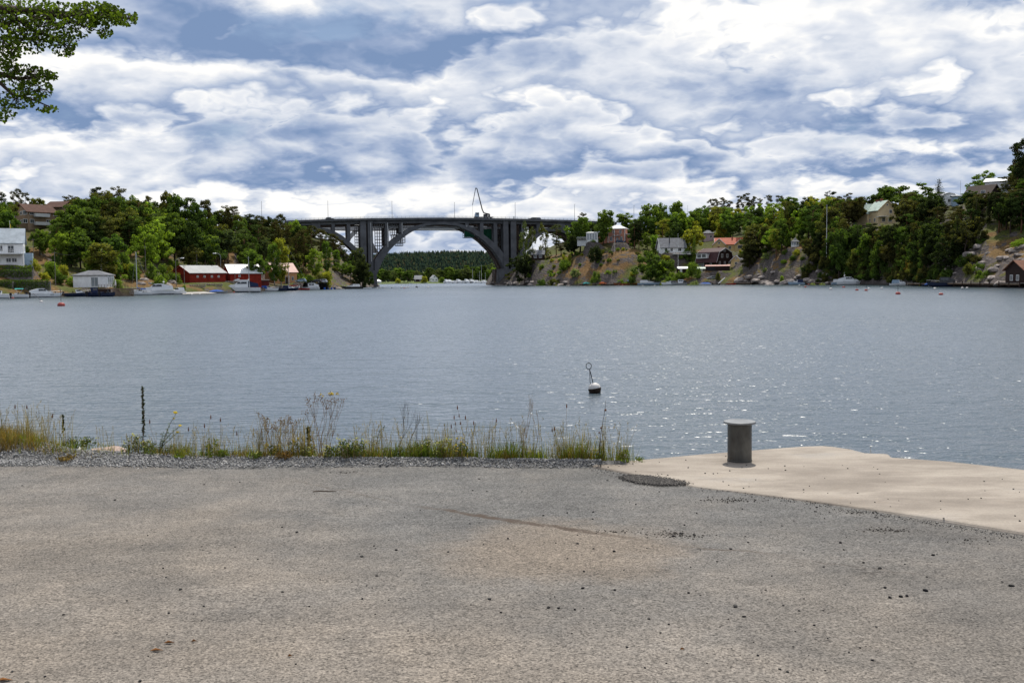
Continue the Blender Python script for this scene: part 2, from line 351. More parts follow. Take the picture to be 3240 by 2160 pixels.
def hill_mat():
    m,N=mat_new('hillside'); p=pos(N); g=N.n('ShaderNodeNewGeometry')
    nz=N.n('ShaderNodeSeparateXYZ',{0:g.outputs['True Normal']}).outputs[2]
    n1=N.noise(p,.16,6,.6); n2=N.noise(N.vm('ADD',p,(40,9,3)),.07,5,.6); n3=N.noise(p,1.6,5,.65)
    dry=N.mix(N.rng(n3,.3,.7),(.085,.048,.018,1),(.205,.122,.050,1))
    grn=N.mix(N.rng(n3,.3,.7),(.035,.050,.012,1),(.12,.125,.030,1))
    zz0=N.n('ShaderNodeSeparateXYZ',{0:p}).outputs[2]
    gr=N.mix(N.m('ADD',N.rng(n2,.42,.53,0,1,True),N.rng(zz0,14,21,0,.9),clamp=True),dry,grn)
    gr=N.mix(N.rng(zz0,15,23,0,.55),gr,(.030,.032,.012,1))
    for (px_,D_,rx_,ry_) in ((742,350,7,14),(430,290,5,9),(505,288,6,9),(105,280,6,10),(200,262,5,6),(455,282,5,7),(1100,462,8,14),(1950,462,12,12),(1830,468,9,10),(2345,400,6,8),(2440,384,6,8),(3180,240,6,9)):
        q_=N.vm('MULTIPLY',N.vm('SUBTRACT',N.vm('ADD',p,N.vm('MULTIPLY',N.vm('SUBTRACT',N.noise(p,.25,4,.6,col=True),(.5,.5,.5)),(9,9,0))),(X_of(px_,D_),D_,0)),(1/rx_,1/ry_,0))
        gr=N.mix(N.rng(N.vm('DOT_PRODUCT',q_,q_),.5,1.3,.9,0,True),gr,dry)
    st=N.n('ShaderNodeVectorRotate',{'Vector':p,'Axis':(0,1,0),'Angle':-.55}).outputs[0]
    vor=N.n('ShaderNodeTexVoronoi',{'Vector':N.vm('ADD',N.vm('MULTIPLY',st,(.13,.22,.75)),N.vm('MULTIPLY',N.noise(p,.5,5,.65,col=True),(.9,.9,1.2))),'Scale':1.0},feature='DISTANCE_TO_EDGE').outputs['Distance']
    rk=N.mix(N.rng(n3,.25,.75),(.050,.042,.041,1),(.150,.128,.118,1)); rk=N.mix(N.rng(vor,0,.12,.5,0),rk,(.025,.022,.02,1))
    s=N.m('ADD',N.m('MULTIPLY_ADD',N.m('SUBTRACT',n1,.5),1.5,nz),N.m('MULTIPLY',N.m('SUBTRACT',n3,.5),.5))
    c=N.mix(N.rng(s,.66,.84,0,1,True),rk,gr)
    zz=N.n('ShaderNodeSeparateXYZ',{0:p}).outputs[2]
    c=N.mix(N.rng(zz,.15,.9,1,0,True),c,(.055,.05,.045,1))
    bp=N.n('ShaderNodeBump',{'Strength':.9,'Distance':.5,'Height':N.m('ADD',n3,N.m('MULTIPLY',vor,.8))}).outputs[0]
    out(N,N.n('ShaderNodeBsdfPrincipled',{'Base Color':c,'Roughness':.95,'Specular IOR Level':.15,'Normal':bp}).outputs[0]); return m
M_HILL=hill_mat()
def build_terrain(T, px0, px1, step, name):
    pxs=np.arange(px0,px1+1,step); ts=[]
    rows=[]
    for px in pxs:
        n=_tab(T,px); d0=n[0][0]-4; ds=list(d0+(n[2][0]+25-d0)*np.linspace(0,1,46))+list(n[2][0]+25+(n[4][0]+160-n[2][0]-25)*np.linspace(.03,1,34))
        rows.append([(X_of(px,D),D,terr(T,px,D)) for D in ds])
    nc=len(rows[0]); v=[p for r in rows for p in r]
    f=[(i*nc+k,(i+1)*nc+k,(i+1)*nc+k+1,i*nc+k+1) for i in range(len(rows)-1) for k in range(nc-1)]
    tag(link(name,me_np(name,v,f,M_HILL,True)),kind='structure')

# ------------------------------------------------------------------ far shore and wooded hill beyond the bridge
def far_ground():
    cols=np.linspace(-420,320,75); rows=[]
    for X in cols:
        r=[]
        for D in [1035,1042,1060,1120,1250,1400,1550,1700,1850,2000,2200,2500]:
            k=math.exp(-((X+130)/400)**2)
            z=-1 if D<1040 else (.8 if D<1050 else 2+ (0 if D<1250 else 47*k*min(1,(D-1250)/650)**1.0))
            if D>1950: z-= (D-1950)*.02
            r.append((X,D,z+(1.5*mnoise.noise((X*.02,D*.02,2)) if D>1100 else 0)))
        rows.append(r)
    nc=12; v=[p for r in rows for p in r]
    f=[(i*nc+k,(i+1)*nc+k,(i+1)*nc+k+1,i*nc+k+1) for i in range(len(rows)-1) for k in range(nc-1)]
    m=paint('far_meadow',(.10,.13,.04),.95,.3,.02)
    tag(link('far_hill',me_np('far_hill',v,f,m,True)),kind='structure')
    return rows
def far_z(X,D):
    k=math.exp(-((X+130)/400)**2)
    return 2+47*k*max(0,min(1,(D-1250)/650))
def far_forest():
    """spruce wood on the far hill: one mass, thousands of ragged cones"""
    V=[];Fc=[];b=0
    rr=np.random.default_rng(5)
    for i in range(7000):
        D=1240+rr.random()**.8*760; X=-330+560*rr.random()
        z=far_z(X,D)-1; h=9+6*rr.random(); w=h*(.15+.08*rr.random())
        if rr.random()<.14: h*=.8; w*=1.6
        n=5
        for tier in range(3):
            zb=z+h*(.08+.27*tier); zt_=z+h*(.55+.225*tier); rw=w*(1-.27*tier); ph=rr.random()*6
            V += [(X+rw*math.cos(ph+2*PI*k/n)*(.75+.5*rr.random()),D+rw*math.sin(ph+2*PI*k/n),zb+h*.06*rr.random()) for k in range(n)]+[(X,D,zt_)]
            Fc += [(b+k,b+(k+1)%n,b+n) for k in range(n)]; b+=n+1
    m,N=mat_new('far_spruce'); isl=N.n('ShaderNodeNewGeometry').outputs['Random Per Island']
    c=N.ramp(isl,[(0,(.012,.022,.018)),(.6,(.022,.036,.024)),(.9,(.036,.050,.024)),(1,(.060,.045,.026))])
    out(N,N.n('ShaderNodeBsdfDiffuse',{0:c}).outputs[0])
    tag(link('forest',me_np('forest',V,Fc,m)),'dark spruce forest covering the hill seen through the main arch','forest',kind='stuff')

# ------------------------------------------------------------------ quay, asphalt, gravel edge
ASPH=[(-700,1462),(-300,1463),(0,1464),(350,1468),(700,1470),(1000,1465),(1350,1464),(1600,1466),(1860,1467)]
SLAB_IN=[(1848,1467),(2000,1497),(2200,1538),(2500,1574),(2760,1610),(3000,1645),(3240,1684),(3700,1762),(4300,1900)]
SLAB_OUT=[(4300,1600),(3700,1535),(3400,1500),(3240,1483),(3000,1457),(2826,1445)]
NOTCH=[(2815,1434),(2742,1431)]
SLAB_OUT2=[(2700,1420),(2640,1411),(2600,1408),(2540,1410),(2480,1414),(2350,1424),(2200,1436),(2080,1447),(1990,1455),(1900,1461)]
def G2(l,z=QUAY): return [tuple(ground_at(x,y,z)[:2]) for x,y in l]
def asphalt_mat():
    m,N=mat_new('worn_asphalt'); p=pos(N)
    big=N.noise(p,.42,5,.6); mid=N.noise(N.vm('ADD',p,(7,3,0)),1.7,5,.65); fine=N.noise(p,95,2,.6); grit=N.noise(p,260,2,.7)
    vor=N.n('ShaderNodeTexVoronoi',{'Vector':p,'Scale':105.0}).outputs
    vr=N.n('ShaderNodeSeparateColor',{0:vor['Color']}).outputs[0]
    xy=N.n('ShaderNodeSeparateXYZ',{0:p})
    yy=xy.outputs[1]; xx=xy.outputs[0]
    # sandy dust lies towards the camera and to the left, cleaner grey stone further out
    dustf=N.m('ADD',N.m('ADD',N.rng(yy,3.6,7.6,.78,.05),N.rng(xx,-3.5,2.2,.22,-.20)),N.m('MULTIPLY',N.m('SUBTRACT',big,.5),1.6),clamp=True)
    dustf=N.m('MULTIPLY_ADD',N.m('SUBTRACT',mid,.5),.8,dustf,clamp=True)
    g0=N.mix(N.rng(mid,.3,.7),(.096,.093,.090,1),(.136,.131,.125,1)); d0=N.mix(N.rng(mid,.3,.7),(.152,.131,.110,1),(.206,.175,.144,1))
    c=N.mix(dustf,g0,d0)
    A=ground_at(1770,1735); q=N.vm('MULTIPLY',N.vm('SUBTRACT',N.vm('ADD',p,N.vm('MULTIPLY',N.vm('SUBTRACT',N.noise(p,2.2,4,.6,col=True),(.5,.5,.5)),(.7,.9,0))),(A.x,A.y,QUAY)),(1.3,1.5,0))
    sp=N.rng(N.m('MULTIPLY_ADD',N.m('SUBTRACT',mid,.5),1.5,N.vm('DOT_PRODUCT',q,q)),.05,1.7,1,0,True)
    c=N.mix(N.m('MULTIPLY',sp,.85),c,(.172,.140,.110,1))
    k=N.m('ADD',N.rng(fine,.25,.75,.35,1.65),N.rng(vr,0,1,-.34,.34)); k=N.m('ADD',k,N.rng(grit,.3,.7,-.22,.22)); k=N.m('ADD',k,N.rng(N.noise(N.vm('MULTIPLY',p,(20,34,1)),1.0,5,.75),.3,.7,-.22,.22))
    k=N.m('MULTIPLY',k,N.m('MULTIPLY',N.rng(N.noise(N.vm('MULTIPLY',p,(.8,2.0,1)),1.1,6,.68),.32,.68,.78,1.16),N.rng(N.m('ADD',xx,N.m('MULTIPLY',yy,.25)),1.6,4.6,1.0,.86)))
    c=N.mix(1.0,c,N.comb(k,k,k),'MULTIPLY')
    streak=N.noise(N.vm('MULTIPLY',p,(14,46,1)),1.0,5,.72); pit=N.rng(streak,.625,.67,0,1,True)
    pit=N.m('MULTIPLY',pit,N.rng(N.noise(p,1.1,4),.42,.60,.1,1))
    c=N.mix(N.m('MULTIPLY',pit,.85),c,(.035,.030,.026,1))  # short dark dashes: shade inside the pits, painted into the colour
    wn=N.m('MULTIPLY',N.m('SUBTRACT',N.noise(p,3.0,6,.7),.5),.22)
    def seam(a,b,wd,amt,c):
        A=ground_at(*a); B=ground_at(*b); d=(B-A); L=d.length; d/=L; nn=(-d.y,d.x,0)
        dist=N.m('ABSOLUTE',N.m('ADD',N.vm('DOT_PRODUCT',N.vm('SUBTRACT',p,tuple(A)),nn),wn))
        tt=N.vm('DOT_PRODUCT',N.vm('SUBTRACT',p,tuple(A)),tuple(d))
        mk=N.m('MULTIPLY',N.rng(dist,wd*.3,wd,1,0,True),N.m('MULTIPLY',N.rng(tt,0,.4),N.rng(tt,L-.5,L,1,0)))
        mk=N.m('MULTIPLY',mk,N.rng(N.noise(p,9,4,.7),.35,.55,.25,1))
        return N.mix(N.m('MULTIPLY',mk,amt),c,(.06,.042,.03,1))
    c=seam((1290,1590),(2080,1706),.050,.95,c); c=seam((2060,1712),(2560,1755),.030,.7,c); c=seam((2040,1690),(2230,1672),.05,.8,c); c=seam((880,1500),(1330,1600),.02,.4,c); c=seam((2350,1740),(3100,1830),.016,.35,c)
    def scar(px,py,sx,sy,c,amt=.8):
        A=ground_at(px,py); q=N.vm('MULTIPLY',N.vm('SUBTRACT',p,(A.x,A.y,QUAY)),(1/sx,1/sy,0)); e=N.m('POWER',2.718,N.m('MULTIPLY',N.vm('DOT_PRODUCT',q,q),-1.0))
        return N.mix(N.m('MULTIPLY',N.rng(N.m('MULTIPLY_ADD',N.noise(N.vm('MULTIPLY',p,(1,2.2,1)),13,7,.8),1.6,N.m('MULTIPLY',e,.50)),1.30,1.40,0,1),N.m('MULTIPLY',e,amt)),c,(.028,.022,.018,1))
    for q_ in [(2120,1682,.26,.10),(2310,1578,.32,.12),(2800,1668,.34,.10),(1100,1490,.3,.08),(2760,1800,.3,.2),(3080,1690,.3,.15)]: c=scar(*q_,c)
    h=N.m('ADD',N.m('MULTIPLY',fine,.6),N.m('ADD',N.m('MULTIPLY',vr,.5),N.m('MULTIPLY',pit,-1.2)))
    bp=N.n('ShaderNodeBump',{'Strength':.55,'Distance':.006,'Height':h}).outputs[0]
    out(N,N.n('ShaderNodeBsdfPrincipled',{'Base Color':c,'Roughness':.88,'Specular IOR Level':.25,'Normal':bp}).outputs[0]); return m
def conc_mat():
    m,N=mat_new('quay_concrete'); p=pos(N)
    a=N.noise(N.vm('MULTIPLY',p,(.6,1.3,1)),1.5,6,.62); b=N.noise(p,60,3,.6); c3=N.noise(p,6,5,.7)
    c=N.ramp(a,[(.25,(.155,.130,.107)),(.42,(.235,.201,.168)),(.60,(.325,.283,.238)),(.8,(.27,.248,.226))])
    c=N.mix(N.rng(c3,.58,.75,0,.45),c,(.26,.21,.16,1))
    st=N.noise(N.vm('MULTIPLY',p,(1.1,2.6,1)),.9,7,.7); c=N.mix(N.rng(st,.50,.62,0,.55),c,(.175,.148,.122,1)); c=N.mix(N.rng(N.noise(p,14,5,.75),.64,.70,0,.5),c,(.15,.12,.10,1))
    k=N.rng(b,.25,.75,.86,1.12); c=N.mix(1.0,c,N.comb(k,k,k),'MULTIPLY')
    crk=N.rng(N.noise(N.vm('MULTIPLY',p,(5,22,1)),1,5,.7),.69,.72,0,.6); c=N.mix(crk,c,(.12,.10,.085,1))
    bp=N.n('ShaderNodeBump',{'Strength':.35,'Distance':.006,'Height':N.m('ADD',b,c3)}).outputs[0]
    out(N,N.n('ShaderNodeBsdfPrincipled',{'Base Color':c,'Roughness':.85,'Specular IOR Level':.25,'Normal':bp}).outputs[0]); return m
M_QUAY=conc_mat()
def gravel_mat(name,cols):
    m,N=mat_new(name); isl=N.n('ShaderNodeNewGeometry').outputs['Random Per Island']
    c=N.ramp(isl,cols); k=N.rng(N.noise(pos(N),60,3),.3,.7,.8,1.15)
    out(N,N.n('ShaderNodeBsdfPrincipled',{'Base Color':N.mix(1.0,c,N.comb(k,k,k),'MULTIPLY'),'Roughness':.9,'Specular IOR Level':.2}).outputs[0]); return m
M_GRAV=gravel_mat('crushed_stone',[(0,(.10,.10,.10)),(.35,(.20,.20,.20)),(.75,(.31,.305,.30)),(1,(.44,.425,.41))])
M_PATCHG=gravel_mat('dark_chippings',[(0,(.03,.028,.027)),(.5,(.075,.07,.066)),(.9,(.13,.12,.11)),(1,(.24,.22,.2))])
_sv=np.array([(1,0,0),(-1,0,0),(0,1,0),(0,-1,0),(0,0,1),(0,0,-1)],float); _sf=np.array([(0,2,4),(2,1,4),(1,3,4),(3,0,4),(2,0,5),(1,2,5),(3,1,5),(0,3,5)])
def stones(name, pts, sizes, mat, seed=1, flat=.6):
    rr=np.random.default_rng(seed); n=len(pts); V=np.zeros((n,6,3))
    for i in range(n):
        s=_sv*(.6+.7*rr.random((6,1))); s=s*np.array([1,.75,flat]); q=rr.normal(size=4); q/=np.linalg.norm(q)
        a,b,c,d=q*np.array([1,.35,.35,1]); nrm=math.sqrt(a*a+b*b+c*c+d*d); a,b,c,d=a/nrm,b/nrm,c/nrm,d/nrm
        M=np.array([[1-2*(c*c+d*d),2*(b*c-a*d),2*(b*d+a*c)],[2*(b*c+a*d),1-2*(b*b+d*d),2*(c*d-a*b)],[2*(b*d-a*c),2*(c*d+a*b),1-2*(b*b+c*c)]])
        V[i]=s@M.T*sizes[i]+np.array(pts[i])
    Fc=(_sf[None]+np.arange(n)[:,None,None]*6).reshape(-1,3)
    return me_np(name,V.reshape(-1,3),Fc,mat)
def edge_y(tab,px):
    return float(np.interp(px,[a for a,_ in tab],[b for _,b in tab]))
GRAV_OUT=[(-700,1412),(-300,1416),(0,1420),(150,1424),(300,1432),(450,1436),(600,1441),(900,1449),(1300,1453),(1600,1457),(1850,1462),(1960,1463)]
BT=([-.25,0,.3,.6,.85,1],[-.045,-.016,-.004,.02,.02,-.02],[0,0,0,.6,1,1])
def mound_of(px): return .10*math.exp(-((px-20)/170)**2)
def bank_z(px,t): return QUAY+float(np.interp(t,BT[0],BT[1]))+mound_of(px)*float(np.interp(t,BT[0],BT[2]))
def asph_z(x,y): return QUAY+.016*mnoise.noise((x*.5,y*.5,0))+.007*mnoise.noise((x*1.7,y*1.7,3))-.016
def build_ground():
    # asphalt sheet: a gently uneven grid out to its broken edge
    am=asphalt_mat(); xs=np.linspace(-40,40,161); 
    far=G2(ASPH); fx=[p[0] for p in far]; fy=[p[1] for p in far]
    inn=G2(SLAB_IN); ix=[p[0] for p in inn]; iy=[p[1] for p in inn]
    V=[];nc=70
    for x in np.concatenate([np.linspace(-40,-7,24),np.linspace(-6.8,6.8,170),np.linspace(7,40,24)]):
        ye=float(np.interp(x,fx,fy)) if x<fx[-1] else float(np.interp(x,ix,iy))
        ye+=.03*mnoise.noise((x*2.2,0,3))+.018*mnoise.noise((x*9,0,8))
        for k in range(nc):
            t=k/(nc-1); y=-30+(ye+30)*(1-(1-t)**2.2)
            z=asph_z(x,y)
            if x>fx[-1]+.1 and y>ye-.5: z=min(z,QUAY-.012)
            V.append((x,y,z))
    n=len(V)//nc; f=[(i*nc+k,(i+1)*nc+k,(i+1)*nc+k+1,i*nc+k+1) for i in range(n-1) for k in range(nc-1)]
    tag(link('asphalt_ground',me_np('asphalt_ground',V,f,am,True)),kind='structure')
    # concrete quay
    poly=G2(SLAB_IN)+G2(SLAB_OUT)+G2(NOTCH)+G2(SLAB_OUT2)
    MBq=MB(); MBq.flat(poly,-1.5,QUAY)
    q=MBq.build('quay',M_QUAY); tag(q,kind='structure')
    bv=q.modifiers.new('edge','BEVEL'); bv.width=.035; bv.segments=3; bv.limit_method='ANGLE'; bv.angle_limit=R(50)
    # low shelf in the broken corner of the quay
    MBn=MB(); MBn.flat(G2([(2850,1450),(2700,1440),(2715,1416),(2850,1425)]),-1.5,QUAY-.075); tag(MBn.build('quay_broken_corner',paint('broken_concrete',(.17,.13,.10),.95,.4,6,bump=.6)),kind='structure')
    # crushed stone bank falling to the water
    pxs=np.arange(-700,1981,20); V=[]; prof=None
    for px in pxs:
        a=ground_at(px,edge_y(ASPH,px)+6 if px<1860 else 1472); o=ground_at(px,edge_y(GRAV_OUT,px)); w=o-a
        for t in BT[0]:
            p=a+w*t; V.append((p.x,p.y,bank_z(px,t)+.012*mnoise.noise((p.x*3,p.y*3,1))))
        for dd,z in ((.35,1.1),(.8,.65),(1.5,.1),(2.4,-.7)):
            V.append((o.x*(1+dd*.02),o.y+dd,z+.12*mnoise.noise((o.x*1.5,dd*2,6))))
    nc=10; n=len(V)//nc; f=[(i*nc+k,(i+1)*nc+k,(i+1)*nc+k+1,i*nc+k+1) for i in range(n-1) for k in range(nc-1)]
    gm=paint('gravel_bed',(.20,.195,.19),.95,.4,14,bump=.8)
    tag(link('bank',me_np('bank',V,f,gm,True)),kind='structure')
    rr=np.random.default_rng(3); P=[];S=[]
    for i in range(20000):
        px=-60+1960*rr.random()**1.5; ya=edge_y(ASPH,px)+7*rr.random()**2; yo=edge_y(GRAV_OUT,px)
        t=rr.random()**.9; py=ya+(yo-ya)*t+(3*rr.random() if t<.1 else 0); p=ground_at(px,py); mound=.10*math.exp(-((px-20)/170)**2)
        P.append((p.x,p.y,bank_z(px,t)+.004+.012*mnoise.noise((p.x*3,p.y*3,1))+.006*rr.random())); S.append(.006+.010*rr.random()**2)
    for i in range(1400):
        px=-60+1960*rr.random(); o=ground_at(px,edge_y(GRAV_OUT,px)); dd=.05+2*rr.random()
        P.append((o.x,o.y+dd,float(np.interp(dd,[0,.35,.8,1.5,2.4],[QUAY,1.1,.65,.1,-.7]))+.03)); S.append(.04+.07*rr.random())
    tag(link('gravel',stones('gravel',P,S,M_GRAV,4)),'strip of grey crushed gravel along the far edge of the asphalt','gravel',kind='stuff')
    # dark patch of chippings where the asphalt has broken out beside the slab
    lens=[(1958,1506),(2000,1502),(2060,1504),(2120,1513),(2185,1529),(2140,1533),(2080,1534),(2020,1527),(1980,1517)]
    cx_,cy_=2065,1517; MBl=MB(); MBl.flat(G2([(cx_+(x-cx_)*.9+2*math.sin(i*2.3),cy_+(y-cy_)*.82) for i,(x,y) in enumerate(lens)]),QUAY-.05,QUAY+.0012); tag(MBl.build('patch_bed',paint('pothole_bed',(.06,.056,.052),.95,.3,20)),kind='structure')
    P=[];S=[]
    while len(P)<2600:
        x=1950+240*rr.random(); y=1500+36*rr.random()
        ins=False; j=len(lens)-1
        for i in range(len(lens)):
            (xa,ya),(xb,yb)=lens[i],lens[j]
            if (ya>y)!=(yb>y) and x<(xb-xa)*(y-ya)/(yb-ya)+xa: ins=not ins
            j=i
        if not ins: continue
        p=ground_at(x+rr.normal()*7,y+rr.normal()*1.6); P.append((p.x,p.y,QUAY-.001+.002*rr.random())); S.append(.004+.005*rr.random())
    tag(link('dark_gravel',stones('dark_gravel',P,S,M_PATCHG,6)),'lens of dark chippings beside the concrete slab','gravel',kind='stuff')
# ------------------------------------------------------------------ vegetation models
def leaves(cent, norm, size, asp=.62, rng=NR, n=4):
    """diamond leaf sprays; cent Nx3, norm Nx3"""
    N=len(cent); rd=rng.normal(size=(N,3)); t=np.cross(norm,rd); t/=np.linalg.norm(t,axis=1,keepdims=True)+1e-9
    b=np.cross(norm,t); b/=np.linalg.norm(b,axis=1,keepdims=True)+1e-9
    s=(size*(.6+.8*rng.random(N)))[:,None]
    if n==4: V=np.stack([cent+t*s,cent+b*s*asp,cent-t*s,cent-b*s*asp],1)
    else: V=np.stack([cent+t*s*math.cos(2*PI*k/n)*(1.0)+b*s*asp*math.sin(2*PI*k/n) for k in range(n)],1)
    return V.reshape(-1,3), np.arange(N*n).reshape(N,n)
def clump_cloud(C, Rd, per, size, flat=.75, up=.45, rng=NR, asp=.62):
    cs=[];ns=[]
    for c,r in zip(C,Rd):
        k=max(6,int(per*(r/np.mean(Rd))**1.6)); d=rng.normal(size=(k,3)); d/=np.linalg.norm(d,axis=1,keepdims=True)
        d[:,2]=np.where(rng.random(k)<.30,-abs(d[:,2])*.6,d[:,2])
        rad=r*(.55+.5*rng.random(k))[:,None]; p=c+d*rad*np.array([1,1,flat])
        nn=d*.7+rng.normal(size=(k,3))*.45+np.array([0,0,up]); cs.append(p); ns.append(nn/np.linalg.norm(nn,axis=1,keepdims=True))
    return leaves(np.concatenate(cs),np.concatenate(ns),size,asp,rng)
def broad_crown(seed, rw=.34, cz=.60, rz=.40, nl=5, n=64, per=84, size=.025, lump=.62):
    """unit-height crown: clumps over a few big lobes so that the outline is uneven"""
    g=np.random.default_rng(seed); L=[]
    for i in range(nl):
        a=2*PI*(i/nl+g.random()*.15); e=g.random(); L.append((rw*lump*math.cos(a)*(.7+.5*g.random()),rw*lump*math.sin(a)*(.7+.5*g.random()),cz+rz*(-.75+1.35*e)*.75, rw*(.50+.25*g.random())))
    L.append((0,0,cz+rz*.40,rw*.60)); L.append((0,0,cz-.02,rw*.72))
    C=[];Rd=[]
    while len(C)<n:
        l=L[g.integers(len(L))]; d=g.normal(size=3); d/=np.linalg.norm(d); q=np.array(l[:3])+d*l[3]*np.array([1,1,.85*rz/rw*.9])*(.78+.3*g.random())
        if q[2]>1-.04 or q[2]<.06: continue
        C.append(q); Rd.append(.055+.055*g.random())
    v,f=clump_cloud(np.array(C),np.array(Rd),per,size,.72,.5,g)
    v[:,2]*=1.0/max(.9,v[:,2].max()); return v,f
def trunk_mesh(name, mat, seed, h=.75, r=.022, limbs=5, z0=.3, spread=.2):
    g=random.Random(seed); b=MB(); bend=[(g.uniform(-.02,.02),g.uniform(-.02,.02)) for _ in range(4)]
    pts=[(0,0,-.06)]+[(bend[i][0]*(i+1)*.6,bend[i][1]*(i+1)*.6,h*(i+1)/4) for i in range(4)]
    b.tube(pts,[r*1.25,r,r*.8,r*.55,r*.25],6)
    for i in range(limbs):
        z=z0+(h-z0)*i/limbs; a=g.uniform(0,6.28); s=spread*g.uniform(.7,1.1)
        b.tube([(0,0,z),(s*.5*math.cos(a),s*.5*math.sin(a),z+s*.5),(s*math.cos(a),s*math.sin(a),z+s*.75)],[r*.45,r*.3,r*.12],4)
    return b.mesh(name,mat,True)
def pine_crown(seed, dense=1.0):
    g=np.random.default_rng(seed); C=[];Rd=[]
    lean=(g.random(2)-.5)*.08
    for i in range(int(40*dense)):
        t=g.random(); z=.34+.64*t; w=.22*math.sin(PI*min(1,.18+.80*(1-t)))**.8
        a=g.random()*6.28; r=w*(.35+.75*g.random()); C.append((r*math.cos(a)+lean[0]*t,r*math.sin(a)+lean[1]*t,z)); Rd.append(.05+.045*g.random())
    C.append((lean[0],lean[1],.965)); Rd.append(.05)
    v,f=clump_cloud(np.array(C),np.array(Rd),95,.0185,.5,.6,g,.36); return v,f
def spruce_crown(seed, slim=.17, low=.06):
    g=np.random.default_rng(seed); cs=[];ns=[]
    z=low
    while z<.985:
        w=slim*((1-z)/(1-low))**.85*(.8+.4*g.random())+.004; nb=max(4,int(11*(1-z)+3)); ph=g.random()*6
        for k in range(nb):
            a=ph+2*PI*k/nb+g.normal()*.2; L=w*(.75+.45*g.random()); m=max(4,int(30*L/.15))
            t=g.random(m); r=L*t; sp=(.018+.03*(1-t))*1.0
            p=np.stack([r*math.cos(a)-math.sin(a)*g.normal(size=m)*sp,r*math.sin(a)+math.cos(a)*g.normal(size=m)*sp,z-.22*r+.30*np.maximum(0,r-L*.75)+g.normal(size=m)*.006-abs(g.normal(size=m))*.012],1)
            cs.append(p); nn=np.stack([.3*math.cos(a)+g.normal(size=m)*.4,.3*math.sin(a)+g.normal(size=m)*.4,np.ones(m)*.8],1); ns.append(nn/np.linalg.norm(nn,axis=1,keepdims=True))
        z+=.030*(1.15-z*.5)
    return leaves(np.concatenate(cs),np.concatenate(ns),.013,.35,g)
def birch_crown(seed, rw=.20, n=60):
    g=np.random.default_rng(seed); C=[];Rd=[]
    for i in range(n):
        t=g.random(); z=.14+.81*t; w=rw*math.sin(PI*(.12+.80*(1-t)))**.7; a=g.random()*6.28; r=w*(.4+.65*g.random()); C.append((r*math.cos(a),r*math.sin(a),z)); Rd.append(.04+.035*g.random())
    v,f=clump_cloud(np.array(C),np.array(Rd),80,.0185,1.25,.15,g,.5); return v,f
def bush_mesh(seed, w=.62, n=30, per=95, size=.045, h=.8):
    g=np.random.default_rng(seed); C=[];Rd=[]
    for i in range(n):
        a=g.random()*6.28; e=g.random(); r=w*math.sqrt(g.random())*(1-.35*e); C.append((r*math.cos(a),r*math.sin(a),h*(.12+.80*e*(1-.4*(r/w)**2)))); Rd.append(.14+.12*g.random())
    v,f=clump_cloud(np.array(C),np.array(Rd),per,size,.8,.5,g); v[:,2]=np.maximum(v[:,2],-.05); v[:,2]/=max(v[:,2].max(),.5); return v,f
PROTO={}
def _p(kind, crown, mat, trunk, tname):
    PROTO.setdefault(kind,[]).append((me_np(kind+'_crown',crown[0],crown[1],mat),trunk))
for s,(rw,cz,rz) in enumerate([(.36,.55,.43),(.30,.54,.45),(.42,.53,.43),(.33,.57,.40),(.27,.54,.46),(.38,.52,.46)]):
    _p('broad',broad_crown(100+s,rw,cz,rz,5+s%3),M_LEAF,trunk_mesh('broad_trunk',M_BARK,s,.78,.022,6,.22,rw*.7),'trunk')
for s in range(5): _p('pine',pine_crown(200+s,[1.1,.9,1.3,1.0,.8][s]),M_NEEDLE,trunk_mesh('pine_trunk',M_PINEBARK,20+s,.93,.015,7,.42,.15),'trunk')
for s in range(3): _p('spruce',spruce_crown(300+s,[.17,.14,.20][s]),M_NEEDLE,trunk_mesh('spruce_trunk',M_BARK,40+s,.95,.014,0),'trunk')
for s in range(3): _p('birch',birch_crown(400+s,[.20,.17,.25][s]),M_LEAF,trunk_mesh('birch_trunk',M_BIRCH,50+s,.85,.013,6,.25,.13),'trunk')
for s in range(2): _p('birch',birch_crown(440+s,.19,26),M_LEAF,trunk_mesh('birch_trunk',M_BIRCH,60+s,.9,.012,7,.25,.13),'trunk')
BUSH=[me_np('bush',*bush_mesh(500+s,[.62,.75,.5,.9][s]),M_LEAF) for s in range(4)]
COLS={'dark green': (0.037, 0.061, 0.017), 'deep green': (0.061, 0.104, 0.022), 'mid green': (0.091, 0.143, 0.027), 'bright green': (0.152, 0.229, 0.033), 'yellowish green': (0.229, 0.237, 0.037), 'olive': (0.091, 0.098, 0.027), 'dark olive': (0.061, 0.059, 0.022), 'blackish green': (0.02, 0.029, 0.012), 'silvery green': (0.16, 0.199, 0.099), 'coppery': (0.073, 0.039, 0.036), 'grey green': (0.068, 0.089, 0.04), 'ochre': (0.234, 0.144, 0.028)}
TREES=[]     # (object, px, y_top, y_base, kind word, size word, colour word)
KIND={'broad':('deciduous_tree','leafy tree'),'pine':('pine_tree','pine'),'spruce':('spruce_tree','spruce'),'birch':('birch_tree','birch')}
